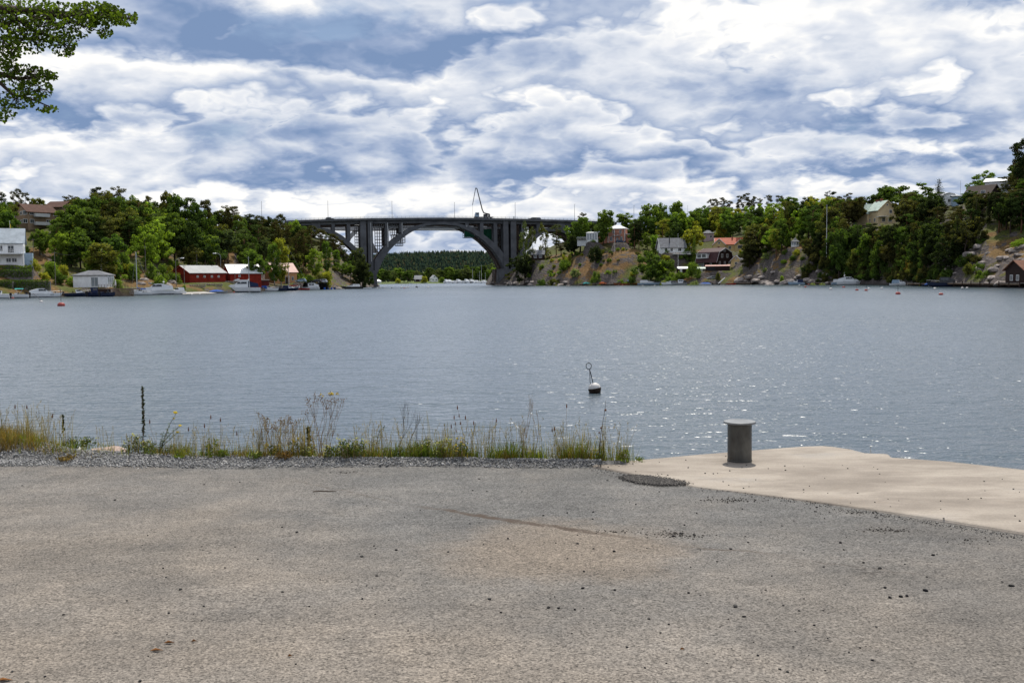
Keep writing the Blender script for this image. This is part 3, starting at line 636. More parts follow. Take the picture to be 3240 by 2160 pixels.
def tree(kind, px, D, ytop=None, h=None, wpx=None, col='mid green', far=False, zb=None, proto=None):
    z=zt(px,D) if zb is None else zb
    z-=.15
    if ytop is not None: h=z_of(px,ytop,D)-z
    if h<2: return None
    pr=PROTO[kind]; cm,tm=pr[RND.randrange(min(3,len(pr)) if kind=='birch' else len(pr)) if proto is None else proto%len(pr)]
    nat={'broad':.70,'pine':.42,'spruce':.36,'birch':.42}[kind]
    w=h*RND.uniform(.85,1.15) if wpx is None else (wpx*D/F)/nat
    w=min(max(w,h*.55),h*2.2)
    nm,wd=KIND[kind]
    e=thing(nm,None,'tree',(X_of(px,D),D,z),RND.uniform(0,6.28)); e.scale=(w,w,h)
    t=link('trunk',tm,e); c=link('crown',cm,e); k=RND.uniform(.85,1.18); b=COLS[col]
    c.color=(b[0]*k*RND.uniform(.93,1.07),b[1]*k,b[2]*k,1)
    TREES.append((e,px,y_of(px,D,z+h),y_of(px,D,z),wd,'short' if h<6.5 else ('medium' if h<11 else 'tall'),col,(w*nat)*F/D)); return e
def bush(px, D, wpx, hpx, col='mid green', zb=None, kind='bush'):
    z=zt(px,D) if zb is None else zb
    o=link(kind,BUSH[RND.randrange(4)]); w=wpx*D/F/1.55; h=hpx*D/F
    o.location=(X_of(px,D),D,z-.1); o.scale=(w,w,h); o.rotation_euler=(0,0,RND.uniform(0,6.28)); k=RND.uniform(.85,1.2); b=COLS[col]; o.color=(b[0]*k,b[1]*k,b[2]*k,1)
    tag(o,None,'bush'); TREES.append((o,px,y_of(px,D,z+h),y_of(px,D,z),'bush','small' if max(wpx,hpx)<30 else ('broad' if wpx>60 else 'rounded'),col,wpx)); return o
# ------------------------------------------------------------------ buildings
LM=[]   # landmarks for descriptions: (px, py, phrase)
CLEAR=[] # (x0,y0,x1,y1,D): nothing nearer than D may cover this part of the picture
def window(parent, face, hw, hd, p, z, w, h, frame, glass, bars=1):
    """frame standing 5 cm proud of the wall, pane and glazing bar as its sub-parts"""
    fr=MB(); pn=MB()
    def bx(m,a,zz,wa,ha,o0,o1):
        c=(o0+o1)/2; t=abs(o1-o0)
        if face=='f': m.box(a,-hd-c,zz,wa,t,ha)
        elif face=='b': m.box(a,hd+c,zz,wa,t,ha)
        elif face=='r': m.box(hw+c,a,zz,t,wa,ha)
        else: m.box(-hw-c,a,zz,t,wa,ha)
    e=.11
    bx(fr,p,z+h/2-e/2,w,e,-.02,.07); bx(fr,p,z-h/2+e/2,w,e,-.02,.07); bx(fr,p-w/2+e/2,z,e,h-2*e,-.02,.07); bx(fr,p+w/2-e/2,z,e,h-2*e,-.02,.07)
    for k in range(bars): bx(fr,p-w/2+w*(k+1)/(bars+1),z,.07,h-2*e,.0,.06)
    o=fr.build('window',frame,parent); bx(pn,p,z,w-2*e+.02,h-2*e+.02,-.02,.025); pn.build('pane',glass,o); return o
def house(name,label,cat,px,D,yb,w,d,h,prof,rz,wallm,roofm,wins=(),doors=(),chim=(),eave=.45,trim=None,frame=None,glass=None,hip=None,found=2.5,pad=True,z=None,group=None):
    """prof: cross-section of the roof as (y, height above eaves) from front to back; ridge along local x. hip: ridge half length instead"""
    zb=z_of(px,yb,D) if z is None else z
    rz+=math.atan(-(px-CX)/F)   # rz is measured from facing the viewer
    c=Vector((X_of(px,D),D,0)); e=thing(name,label,cat,(c.x,c.y,zb),rz,group)
    if pad: PADS.append((c.x,c.y,max(w,d)*.55,zb-.05))
    frame=frame or M_WHITE; glass=glass or M_GLASS; hw,hd=w/2,d/2
    b=MB()
    if hip is None:
        poly=[(-hd,-found),(hd,-found),(hd,h)]+[(y,h+q) for y,q in reversed(prof[1:-1])]+[(-hd,h)]
        b.prism(poly,-hw,hw,'x')
        b.build('wall',wallm,e)
        r=MB(); t=.18; P=[(y,h+q) for y,q in prof]
        (ya,za),(yb_,zb_)=P[0],P[1]; s=(zb_-za)/(yb_-ya); P[0]=(ya-eave,za-eave*s)
        (ya,za),(yb_,zb_)=P[-1],P[-2]; s=(zb_-za)/(yb_-ya); P[-1]=(ya+eave,za+eave*s)
        up=[(y,z_+t) for y,z_ in P]; dn=[(y,z_+.015) for y,z_ in P]
        r.prism(dn+up[::-1],-hw-eave,hw+eave,'x'); ro=r.build('roof',roofm,e)
        if trim:
            for sx in (-1,1):
                tb=MB(); x0=sx*(hw+eave+.01); x1=sx*(hw+eave+.07)
                tb.prism([(y,z_-.12) for y,z_ in P]+[(y,z_+t+.03) for y,z_ in P][::-1],min(x0,x1),max(x0,x1),'x'); tb.build('bargeboard',trim,ro)
    else:
        b.box(0,0,(h-found)/2,w,d,h+found); b.build('wall',wallm,e)
        rh=prof; r=MB(); E=eave; R0=[(-hw-E,-hd-E,h),(hw+E,-hd-E,h),(hw+E,hd+E,h),(-hw-E,hd+E,h)]; T_=[(-hip,0,h+rh),(hip,0,h+rh)] 
        vs=[(x,y,z_-.14) for x,y,z_ in R0]+[(x,y,z_+.02) for x,y,z_ in R0]+T_
        r.add(vs,[(3,2,1,0),(0,1,5,4),(1,2,6,5),(2,3,7,6),(3,0,4,7),(4,5,9,8),(5,6,9),(6,7,8,9),(7,4,8)]); ro=r.build('roof',roofm,e)
    for q in wins: window(e,q[0],hw,hd,q[1],q[2],q[3],q[4],frame,glass,q[5] if len(q)>5 else 1)
    for (f,p,w_,h_,m) in doors:
        m_=MB()
        if f=='f': m_.box(p,-hd-.03,h_/2,w_,.09,h_)
        elif f=='r': m_.box(hw+.03,p,h_/2,.09,w_,h_)
        else: m_.box(-hw-.03,p,h_/2,.09,w_,h_)
        m_.build('door',m,e)
    for (x,y,z0,s,hh) in chim:
        m_=MB(); m_.box(x,y,h+z0+hh/2,s,s,hh); m_.box(x,y,h+z0+hh+.06,s*1.25,s*1.25,.12); m_.build('chimney',M_BRICK,ro)
    return e
def gable(d,rh): return [(-d/2,0),(0,rh),(d/2,0)]
def part(e,name,mat,*boxes):
    for b in boxes: m=MB(); m.box(*b); m.build(name,mat,e)
def balustrade(e,name,mat,x0,y0,x1,y1,z,h,n):
    m=MB(); 
    for k in range(n+1):
        t=k/n; m.box(x0+(x1-x0)*t,y0+(y1-y0)*t,z+h/2,.07,.07,h)
    L=math.hypot(x1-x0,y1-y0); a=math.atan2(y1-y0,x1-x0)
    for q in (h,h*.55): m.box((x0+x1)/2,(y0+y1)/2,z+q,L,.06,.07,a)
    return m.build(name,mat,e)
# --- left shore
e=house('white_house','white two storey house with grey metal roof and balcony at the left edge','house',22,258,838,9.5,8.5,5.6,gable(8.5,3.6),R(-4),M_WHITEW,M_GRROOF,
  wins=[('f',q,4.1,1.0,1.5) for q in (-3.2,-.4)]+[('f',1.9,3.9,1.5,1.9,1)]+[('f',q,1.1,1.2,1.1) for q in (-3,-1.2,1.3,2.6)]+[('r',-1.5,4,.9,1.3),('r',1.8,4,.9,1.3)],found=3)
part(e,'balcony',M_PALE,(.6,-5.35,2.65,8.6,2.2,.25),(4.6,-6.2,1.2,.25,.25,2.7),(-3.4,-6.2,1.2,.25,.25,2.7)); balustrade(e,'railing',M_WHITE,-3.7,-6.4,4.85,-6.4,2.8,1.0,14)
part(e,'extension',M_BLUEW,(5.7,1.2,1.0,1.9,5.0,4.0)); part(e,'skylight',M_GLASS,(-2.9,-2.6,7.2,2.2,1.6,.5))
LM.append((30,790,'the white house')); CLEAR.append((0,730,78,842,255))
e=house('apartment_building','long cream apartment building with brown tiled roof and white balconies on the left hilltop','apartment building',126,318,716,9,7,4.4,gable(7,2.2),R(30),M_TANP,M_BRTILE,
  wins=[('l',q,zz,1.2,1.2) for q in (-2.3,.2,2.4) for zz in (1.2,3.8)]+[('f',q,zz,1.4,1.3) for q in (-5.4,-3.2,2.2,4.6) for zz in (1.2,3.8)],found=3,eave=.8)
part(e,'balcony',M_PALE,(-.6,-4.7,.5,4.6,1.3,1.0),(-.6,-4.7,3.1,4.6,1.3,1.0)); part(e,'wall_panel',M_WHITEW,(-7.58,0,2.4,.10,3.2,4.7))
LM.append((128,690,'the apartment building')); CLEAR.append((82,648,166,708,316))
house('apartment_building','brown roofed apartment building half hidden behind trees, left of two on the hilltop','apartment building',205,345,682,5.5,6,2.6,gable(8,1.9),R(-30),M_TANP,M_BRTILE,wins=[('f',-2,2.6,1.3,1.2),('f',2,2.6,1.3,1.2)],eave=.8)
house('apartment_building','apartment building with pale brown roof end showing between dark treetops on the hill','apartment building',292,350,680,6,6,2.8,gable(8,2.0),R(40),M_ORANGE,M_BRTILE,wins=[('f',-2,2.6,1.3,1.2),('r',1,2.6,1.3,1.2)],eave=.8)
CLEAR += [(182,640,222,650,340)]
e=house('boathouse','white waterside pavilion with hipped grey roof beside the wooden deck','boathouse',302,262,908,8.7,5.2,3.1,1.25,R(-20),M_WHITEW,M_SLATE,hip=1.3,eave=.35,
  wins=[('f',1.15,1.35,1.9,2.5,1),('r',-1.5,1.5,1.0,2.0,1),('r',.0,1.5,1.0,2.0,1),('r',1.5,1.5,1.0,2.0,1)],glass=M_PGLASS)
LM.append((300,890,'the white pavilion')); CLEAR.append((240,860,365,915,260))
e=thing('wooden_deck','brown timber sun deck with railing beside the white pavilion','deck',(X_of(382,254),254,0),R(-4))
zz=z_of(380,912,254); part(e,'platform',M_WOOD,(0,0,zz-.15,9.2,4.4,.25))
for k in range(6): part(e,'plank',M_WOOD,(2.0,-2.26,.1+k*.34,5.6,.07,.28))
part(e,'side_panel',M_DBROWN,(-2.9,-2.22,zz/2-.1,3.3,.06,zz-.2)); balustrade(e,'railing',M_WOOD,-4.4,-2.1,3.2,-2.1,zz,1.0,10)
CLEAR.append((322,898,436,935,255))
e=thing('parasol','folded white parasol standing on the wooden deck','parasol',(X_of(370,256),256,zz-.03)); m=MB(); m.tube([(0,0,0),(0,0,2.2)],.04); m.build('pole',M_GREY,e); m=MB(); m.lathe([(.05,2.25),(.13,1.9),(.21,1.2),(.27,.75),(.12,.72)],8); m.build('canopy',M_WHITE,e)
e=house('red_boathouse','long red boathouse with pale roof and a row of four small windows','boathouse',634,312,893,13.4,9.0,2.9,gable(9.0,2.2),R(37),M_FALU,M_FIBRE,
  wins=[('f',q,1.75,.75,.62,1) for q in (-3.9,-1.3,1.4,4.0)],doors=[('l',0,2.6,2.3,M_DRED)],frame=M_WHITE,trim=M_FALU)
LM.append((630,870,'the long red boathouse')); CLEAR.append((542,840,712,898,308))
e=house('red_shed','red boathouse with bright white metal roof behind the round tree','shed',770,322,889,10.0,8.5,2.6,gable(8.5,2.6),R(16),M_FALU,M_WROOF,doors=[('l',-.5,2.4,2.1,M_DRED)],wins=[('f',-2,1.6,.7,.7)])
LM.append((752,860,'the white roofed red shed')); CLEAR.append((712,840,776,890,318))
e=house('orange_house','orange plastered house with faded red metal roof and brick chimney near the boats','house',893,388,897,9.6,7.8,4.5,gable(7.8,3.3),R(28),M_ORANGE,M_PINKROOF,
  wins=[('f',2.9,1.9,1.0,1.6,1),('f',-2.6,1.9,1.0,1.6,1),('l',-1.2,1.9,.9,1.5,1),('l',1.3,4.8,.9,1.1,1)],doors=[('f',.2,1.3,2.3,M_DBROWN)],chim=[(-1.0,.3,2.8,.75,1.5)],trim=M_PINKROOF)
part(e,'porch',M_PALE,(.2,-4.4,2.75,2.2,1.2,.14),(1.1,-4.9,1.35,.1,.1,2.7),(-.7,-4.9,1.35,.1,.1,2.7))
LM.append((890,865,'the orange house')); CLEAR.append((838,832,945,900,384))
e=house('tool_shed','low dark red flat roofed shed between the round tree and the orange house','shed',828,339,907,5.5,2.4,2.0,gable(2.4,.35),R(4),M_DRED,M_DBROWN,doors=[('f',-1.4,1.2,1.7,M_FALU)],eave=.15)
CLEAR.append((803,884,856,908,315))
# --- right shore
e=house('villa','salmon pink villa with pale hipped roof and balcony on the grassy headland','house',1957,487,768,8.2,7.5,6.6,1.8,R(-10),M_PINK,M_WROOF,hip=1.2,eave=.6,
  wins=[('f',q,5.0,1.1,1.7,1) for q in (-1.4,1.9)]+[('f',-2.6,1.7,1.4,2.1,1),('f',2.4,1.7,1.3,1.9,1)],doors=[('f',.4,1.2,2.3,M_GREY)])
part(e,'balcony',M_PALE,(0,-4.4,3.25,4.2,1.3,.2)); balustrade(e,'railing',M_DARKST,-2.1,-5.0,2.1,-5.0,3.35,1.0,10)
part(e,'corner_trim',M_WHITE,(-4.1,-3.76,3.3,.3,.12,6.6),(4.1,-3.76,3.3,.3,.12,6.6))
part(e,'wing',M_PINK,(-8.2,.3,1.9,7.6,6,4.6),(6.6,.6,1.7,4.6,5,4.2)); part(e,'wing_roof',M_WROOF,(-8.2,.3,4.3,8.0,6.4,.2),(6.6,.6,3.9,5.0,5.4,.2))
for q in (-10,-6.5): window(e,'f',0,2.7,q,1.9,1.2,1.8,M_WHITE,M_GLASS,1)
LM.append((1955,740,'the pink villa')); CLEAR.append((1926,712,1984,770,484))
e=house('conservatory','white glazed conservatory at the left end of the pink villa','conservatory',1877,480,765,5.4,4,4.2,.4,R(-6),M_WHITE,M_WHITE,hip=2,eave=.2,wins=[('f',q,2.3,1.1,3.2,1) for q in (-1.9,-.65,.65,1.9)],glass=M_PGLASS)
part(e,'terrace',M_GWOOD,(-5,-.6,1.0,4.4,4.5,.25)); balustrade(e,'railing',M_WHITE,-7.1,-2.8,-2.9,-2.8,1.1,1.1,8); part(e,'terrace_base',M_PALE,(-5,-.2,-.6,4.2,4.0,2.9))
CLEAR.append((1842,735,1890,770,478))
e=house('cabin','small dark cabin with two white framed windows below the bridge','cabin',1706,506,823,6.2,5,2.9,gable(5,2.0),R(-6),M_DBROWN,M_SLATE,wins=[('f',-1.25,1.75,1.5,1.5,1),('f',1.35,1.75,1.5,1.5,1)],found=3)
LM.append((1706,808,'the dark cabin')); CLEAR.append((1688,795,1722,820,503))
e=house('grey_house','white house with grey roof and slim flue behind the tall flagpole','house',2124,452,801,11,8,2.7,gable(8,3.9),R(14),M_WHITEW,M_SLATE,wins=[('f',-3.2,1.4,1.2,1.4),('f',-.6,1.4,1.2,1.4),('f',3,1.4,1.6,1.5)],trim=M_WHITE,eave=.6)
part(e,'flue',M_DARKST,(-1.2,-2.2,5.4,.35,.35,4.4)); part(e,'veranda',M_WHITE,(3,-6.5,-.7,8,3.6,.3)); balustrade(e,'railing',M_WHITE,-1,-8.2,7,-8.2,-.6,1.0,12)
LM.append((2122,780,'the grey roofed house')); CLEAR.append((2080,755,2166,800,448))
e=house('summer_house','small pale pink house with dark roof among trees above the red tiled house','house',2241,484,763,4.8,4.5,3.6,1.5,R(10),M_PINKP,M_SLATE,hip=.6,wins=[('f',-1.5,1.9,.9,1.8,1),('f',1.0,2.0,1.1,1.2,1)])
LM.append((2241,748,'the pale pink house')); CLEAR.append((2224,728,2260,765,480))
e=house('yellow_house','pale yellow house with orange red tiled roof behind the dark brown house','house',2308,456,797,12.5,8,3.4,gable(8,2.8),R(4),M_YELLOW,M_TILE,wins=[('f',4.3,2.0,2.2,1.5,2),('f',0,1.8,1.2,1.4)],chim=[(1.3,-.6,2.4,.6,.9)],eave=.5,trim=M_WHITE)
# cross gables facing the water
for x_,w_,rh_,ro_ in ((-4.9,5.4,2.4,M_TILE),(4.4,4.4,2.0,M_TILE)):
    m=MB(); m.prism([(x_-w_/2,-2.5),(x_+w_/2,-2.5),(x_+w_/2,3.3),(x_,3.3+rh_),(x_-w_/2,3.3)],-5.6,-1.0); m.build('front_gable',M_YELLOW,e)
    m=MB(); s=rh_/(w_/2); m.prism([(x_-w_/2-.4,3.3-.4*s),(x_,3.32+rh_),(x_+w_/2+.4,3.3-.4*s),(x_+w_/2+.4,3.5-.4*s),(x_,3.54+rh_),(x_-w_/2-.4,3.5-.4*s)],-6.1,-.5); g_=m.build('gable_roof',ro_,e)
    m=MB(); m.prism([(x_-w_/2-.4,3.16-.4*s),(x_,3.16+rh_),(x_+w_/2+.4,3.16-.4*s),(x_+w_/2+.4,3.53-.4*s),(x_,3.57+rh_),(x_-w_/2-.4,3.53-.4*s)],-6.2,-6.11); m.build('bargeboard',M_WHITE,g_)
    window(e,'f',0,5.6,x_,2.0 if x_>0 else 3.9,2.0 if x_>0 else 1.0,1.5 if x_>0 else .9,M_WHITE,M_GLASS,2 if x_>0 else 0)
LM.append((2300,770,'the red tiled house')); CLEAR.append((2244,756,2346,778,450))
gam=[(-5.2,0),(-3.9,3.2),(0,5.0),(3.9,3.2),(5.2,0)]
e=house('brown_house','large dark brown gambrel roofed house with white trim above the boats','house',2262,434,846,11.5,10.4,3.2,gam,R(-42),M_DBROWN,M_MAROON,
  wins=[('r',q,1.7,1.0,1.6,1) for q in (-3.2,0,3.0)]+[('r',q,4.9,1.2,1.6,1) for q in (-1.7,1.6)]+[('r',0,7.2,1.3,1.0,1)]+[('f',-3.2,1.5,3.4,1.9,4),('f',2.6,1.7,1.0,1.6,1)],trim=M_WHITE,frame=M_WHITE,chim=[(1.6,.8,4.4,.7,1.2)],eave=.5)
part(e,'dormer',M_PALE,(-2.2,-4.9,4.9,6.2,1.6,2.0)); part(e,'dormer_roof',M_FIBRE,(-2.2,-4.8,6.02,6.8,2.6,.2))
for q in (-3.7,-.9): window(e,'f',0,5.7,q,4.95,2.3,1.6,M_WHITE,M_GLASS,2)
LM.append((2262,810,'the dark brown house')); CLEAR.append((2194,778,2326,848,424))
e=house('yellow_cottage','small yellow gabled cottage at the right side of the brown house','house',2336,424,846,4.6,4.6,3.0,gable(4.6,2.0),R(70),M_YELLOW,M_SLATE,wins=[('l',0,1.7,1.2,1.2,1),('l',0,3.7,.7,.6,0)],trim=M_WHITE,eave=.3)
CLEAR.append((2322,808,2340,848,420))
e=house('long_shed','low open fronted shed with pale roof in front of the brown house','shed',2272,419,857,9.8,3.4,1.9,gable(3.4,.45),R(-4),M_DBROWN,M_PINKROOF,doors=[('f',-2.5,3.2,1.6,M_BLACK)],eave=.3,found=1.5)  # the black door panel stands in for the shaded open front
CLEAR.append((2235,840,2312,850,412))
house('garden_shed','small shed with white roof among bushes below the grey roofed house','shed',2160,432,864,4.2,3,1.9,gable(3,.7),R(16),M_DBROWN,M_WROOF,doors=[('f',-1,1,1.7,M_WHITE)],eave=.25,found=1.5); CLEAR.append((2144,848,2176,860,416))
house('garden_shed','small shed with greenish roof at the left of the long low shed','shed',2219,426,864,3.6,3,1.8,gable(3,.6),R(10),M_GWOOD,M_GREENROOF,doors=[('f',0,1,1.6,M_WHITE)],eave=.25,found=1.5); CLEAR.append((2206,849,2234,858,416))
e=thing('gazebo','small white glazed gazebo with dark pointed roof on the rock','gazebo',(X_of(2516,381),381,z_of(2516,782,381))); PADS.append((X_of(2516,381),381,2.6,z_of(2516,782,381)-.05))
m=MB(); m.lathe([(1.5,-1.5),(1.5,.75)],8); m.build('base',M_WHITE,e); m=MB(); m.lathe([(1.42,.75),(1.42,1.95)],8); m.build('glazing',M_PGLASS,e)
for k in range(8): m=MB(); a=2*PI*k/8; m.box(1.47*math.cos(a),1.47*math.sin(a),1.35,.14,.14,1.25,a); m.build('post',M_WHITE,e)
m=MB(); m.lathe([(1.75,1.93),(1.8,2.0),(.9,2.6),(.12,3.5),(.05,3.9)],8); m.build('roof',M_SLATE,e)
LM.append((2516,770,'the white gazebo')); CLEAR.append((2500,756,2534,784,378))
e=house('cream_house','cream yellow house with pale green roof high among the trees at right','house',2786,370,712,7.6,7.2,5.2,gable(7.2,3.3),R(-58),M_CREAM,M_GREENROOF,
  wins=[('r',1.4,4.6,1.1,1.4,1),('r',-1.4,1.6,1.3,1.5,1),('r',1.2,1.6,1.3,1.5,1),('r',0,7.0,.7,.6,0),('f',1.6,1.6,1,1.4,1),('f',-1.8,1.6,1.2,1.4,1)],chim=[(-.6,.4,2.8,.8,1.5),(-3,.2,2.8,.7,1.2)],trim=M_CREAM,eave=.5,found=4)
m=MB(); m.prism([(-7.5,-4),(-2,-4),(-2,4.4),(-4.7,7.6),(-7.5,4.4)],-4.5,2); m.build('side_gable',M_CREAM,e); m=MB(); m.prism([(-7.9,3.95),(-4.7,7.75),(-1.6,3.95),(-1.6,4.15),(-4.7,7.95),(-7.9,4.15)],-4.9,2.4); m.build('side_gable_roof',M_GREENROOF,e)
part(e,'wing',M_CREAM,(-10,-2.2,.4,5,4.5,5.6)); part(e,'wing_roof',M_GREENROOF,(-10,-2.2,3.3,5.6,5.1,.2)); window(e,'f',0,4.45,-10,1.4,2.2,1.6,M_WHITE,M_GLASS,2)
part(e,'awning',M_WROOF,(4.4,-2.2,2.7,3.6,3,.15))
LM.append((2780,680,'the green roofed house')); CLEAR.append((2686,640,2832,700,366))
e=house('brown_boathouse','dark boathouse with orange brown roof at the right end of the long jetty','boathouse',3252,219,904,6.6,6,3.6,gable(6,1.9),R(38),M_DBROWN,M_RBTILE,wins=[('f',-1.6,2.0,1,1.2,1),('l',-1,1.8,.9,1.3,1),('l',1,1.8,.9,1.3,1)],eave=.5,found=3)
LM.append((3225,865,'the jetty boathouse')); CLEAR.append((3195,828,3300,905,216))
house('hilltop_house','dark roofed house on the hilltop above the rocky slope at far right','house',3104,318,630,8,7,1.2,gable(7,2.8),R(-28),M_DBROWN,M_DBROWN,wins=[('f',-3,1.6,1.2,1.3),('f',2,1.6,1.4,1.3)],found=4,eave=.6); CLEAR.append((3076,590,3120,612,314))
house('hilltop_house','white walled house behind treetops beside the dark roofed hilltop house','house',3166,320,612,9,7,3.4,gable(7,1.2),R(-10),M_WHITEW,M_WROOF,wins=[('f',-2,1.8,1.2,1.2),('f',2,1.8,1.2,1.2)],found=4,eave=.5); CLEAR.append((3134,578,3188,598,316))
house('hilltop_house','small white house with arched pale roof end beside the tall spruce','house',3004,352,652,5,5,2.8,[(-2.5,0),(-1.7,1.0),(0,1.4),(1.7,1.0),(2.5,0)],R(80),M_WHITEW,M_WROOF,wins=[('l',0,1.6,1,1.2)],found=4); CLEAR.append((2988,636,3020,652,348))
house('hilltop_shed','small flat pale blue building beside the tall thin mast','house',3030,346,648,4.5,4,2.6,gable(4,.3),R(6),M_BLUEW,M_GREY,wins=[('f',0,1.4,1.2,1)],found=4); CLEAR.append((3020,634,3044,650,342))
# --- far shore
fz=1.6
house('far_house','dark house with white roof on the far shore seen under the bridge','house',1327,1062,887,8,7,3.4,gable(7,3.6),R(-12),M_DBROWN,M_FIBRE,wins=[('f',-2.8,1.8,1.4,1.4),('f',2.6,1.8,1.4,1.4)],pad=False,z=fz)
house('far_house','white gabled house on the far shore seen under the bridge','house',1375,1058,888,6.5,7,3.8,gable(7,3.4),R(-72),M_WHITEW,M_FIBRE,wins=[('r',-1.8,2.2,1.3,1.6),('r',1.8,2.2,1.3,1.6),('r',0,5.4,1.2,1.4)],pad=False,z=fz)
house('far_pavilion','tiny pale roofed shelter at the waterline on the far shore beside the bridge pier','shelter',1200,1048,892,5.5,5,2.2,2.0,R(8),M_WHITEW,M_WROOF,hip=.4,wins=[('f',0,1.2,2,1)],pad=False,z=.8)

# ------------------------------------------------------------------ bridges
BA=R(12); BO=at(1397,700,545); BO.z=0; BX=Vector((math.cos(BA),math.sin(BA),0)); BY=Vector((-math.sin(BA),math.cos(BA),0))
def bp(px,py,off=0.0):
    """photo point -> (along, height) on the bridge's front face (or a plane 'off' metres behind it)"""
    d=ray(px,py); o=Vector((0,0,CAMZ))-(BO+BY*off); t=-o.dot(BY)/d.dot(BY); q=Vector((0,0,CAMZ))+d*t
    return (q-BO).dot(BX), q.z
def dzl(s): # deck top along the bridge
    return float(np.interp(s,DS,DZ))
_dk=[bp(x,y) for x,y in ((900,700),(1037,695.5),(1170,692.5),(1300,691),(1397,690.5),(1500,691.5),(1610,693.5),(1720,696),(1830,699),(1950,704))]
DS=[a for a,_ in _dk]; DZ=[b for _,b in _dk]
EXT=[(0,702),(50,706),(97,718),(134,741),(173,773),(192,795),(212,824)]; INT=[(0,709),(50,714),(97,735),(134,761),(165,793),(186,825),(202,862),(212,900)]
def arch_side(tab,sg):
    r=[]
    for o,y in tab:
        s0=bp(1397-o,y); r.append((sg*-s0[0],s0[1]))
    return r
def concrete_bridge(name,label,conc,y0,wid,dz=0.0,extra=True):
    e=thing(name,label,'bridge',tuple(BO),BA); e.location=(BO+BY*y0)
    y1=wid
    def add(nm,poly,a,b,mat=conc): m=MB(); m.prism(poly,a,b); return m.build(nm,mat,e)
    xs=list(np.linspace(DS[0],DS[-1],40)); th=1.0
    top=[(x,dzl(x)+dz) for x in xs]
    add('deck',[(x,z-th) for x,z in top]+[(x,z) for x,z in top][::-1],-.9,y1+.9)
    add('edge_beam',[(x,z-.75) for x,z in top]+[(x,z+.25) for x,z in top][::-1],-1.15,-.902)
    for q in (.5,y1-1.3): add('girder',[(x,z-2.5) for x,z in top]+[(x,z-th-.004) for x,z in top][::-1],q,q+.8)
    rl=MB()
    for yy in (-1.0,y1+.8):
        for x in np.arange(DS[0],DS[-1],2.2): rl.box(x,yy,dzl(x)+dz+.68,.09,.09,1.1)
        for hh in (.55,.88,1.22): rl.prism([(x,z+hh) for x,z in top]+[(x,z+hh+.06) for x,z in top][::-1],yy-.03,yy+.03)
    rl.build('railing',M_STEEL,e)
    # main arch and its springings
    ex=arch_side(EXT,-1)[::-1]; ix=arch_side(INT,-1)[::-1]
    L=[( a,b) for a,b in ex]; Rr=[(-a,b) for a,b in ex[::-1]][1:]
    Li=[(a,b) for a,b in ix]; Ri=[(-a,b) for a,b in ix[::-1]][1:]
    zl=lambda z:z
    for q in (0.0,y1-2.6):
        m=MB(); up=L+Rr; lo=Li+Ri
        # resample both curves on a shared parameter so that the rib is a clean strip
        def rs(c,n=48):
            d=[0]
            for a,b in zip(c,c[1:]): d.append(d[-1]+math.hypot(b[0]-a[0],b[1]-a[1]))
            t=np.linspace(0,d[-1],n); return list(zip(np.interp(t,d,[p[0] for p in c]),np.interp(t,d,[p[1] for p in c])))
        U=rs(up); I=rs(lo); rings=[[(u[0],q,min(u[1],dzl(u[0])+dz-1.02)),(u[0],q+2.6,min(u[1],dzl(u[0])+dz-1.02)),(i[0],q+2.6,i[1]),(i[0],q,i[1])] for u,i in zip(U,I)]
        m.loft(rings); m.build('arch_rib',conc,e)
    m=MB(); sl=[[(i[0],2.602,i[1]+.9),(i[0],y1-2.602,i[1]+.9),(i[0],y1-2.602,i[1]+.35),(i[0],2.602,i[1]+.35)] for i in rs(Li+Ri)]; m.loft(sl); m.build('arch_slab',conc,e)
    # side arches
    def side(ptsE,ptsI,sgn):
        E=[bp(*p) for p in ptsE]; I=[bp(*p) for p in ptsI]
        for q in (0.0,y1-2.0):
            m=MB(); m.loft([[(u[0],q,u[1]),(u[0],q+2,u[1]),(i[0],q+2,i[1]),(i[0],q,i[1])] for u,i in zip(E,I)]); m.build('side_arch_rib',conc,e)
        m=MB(); m.loft([[(i[0],2.002,i[1]+.9),(i[0],y1-2.002,i[1]+.9),(i[0],y1-2.002,i[1]+.3),(i[0],2.002,i[1]+.3)] for i in I]); m.build('side_arch_slab',conc,e)
    side([(1150,805),(1130,785),(1111,768),(1084,746),(1061,733),(1038,724),(1010,719),(985,719),(950,724),(915,738)],[(1150,836),(1128,806),(1108,784),(1082,762),(1060,747),(1037,736),(1010,729),(985,729),(950,737),(915,756)],-1)
    side([(1640,812),(1656,785),(1672,765),(1700,738),(1722,724),(1742,719),(1766,719),(1790,726),(1815,742),(1845,772),(1866,800)],[(1648,830),(1661,801),(1672,784),(1702,751),(1720,738),(1740,731),(1766,731),(1788,738),(1808,751),(1838,786),(1858,815)],1)
    # columns: pairs across the width
    def col(px,yb,w,pier=False):
        s,zb=bp(px,yb); zt_=dzl(s)+dz-2.502 if not pier else dzl(s)+dz-1.004
        for q in ((.2,1.6) if not pier else (-.4,2.6)),((y1-1.8,1.6) if not pier else (y1-2.2,2.6)):
            m=MB(); m.box(s,q[0]+q[1]/2,(zb+zt_)/2,w,q[1],zt_-zb); m.build('pier' if pier else 'column',conc,e)
        if pier: m=MB(); m.box(s,y1/2,(zb+zt_)/2,w*.7,y1-4.6,zt_-zb); m.build('pier_wall',conc,e)
    for x,yb in ((1225,773),(1270,735),(1478,715),(1525,742),(1569,783)): col(x,yb,1.9)
    for x,yb in ((1055,732),(1104,762),(1656,786),(1704,736),(1800,730),(1850,780)): col(x,yb,1.8)
    for x,yb,w in ((1152,870,3.1),(1175,900,2.7),(1602,870,2.8),(1626,870,3.1)): col(x,yb,w,True)
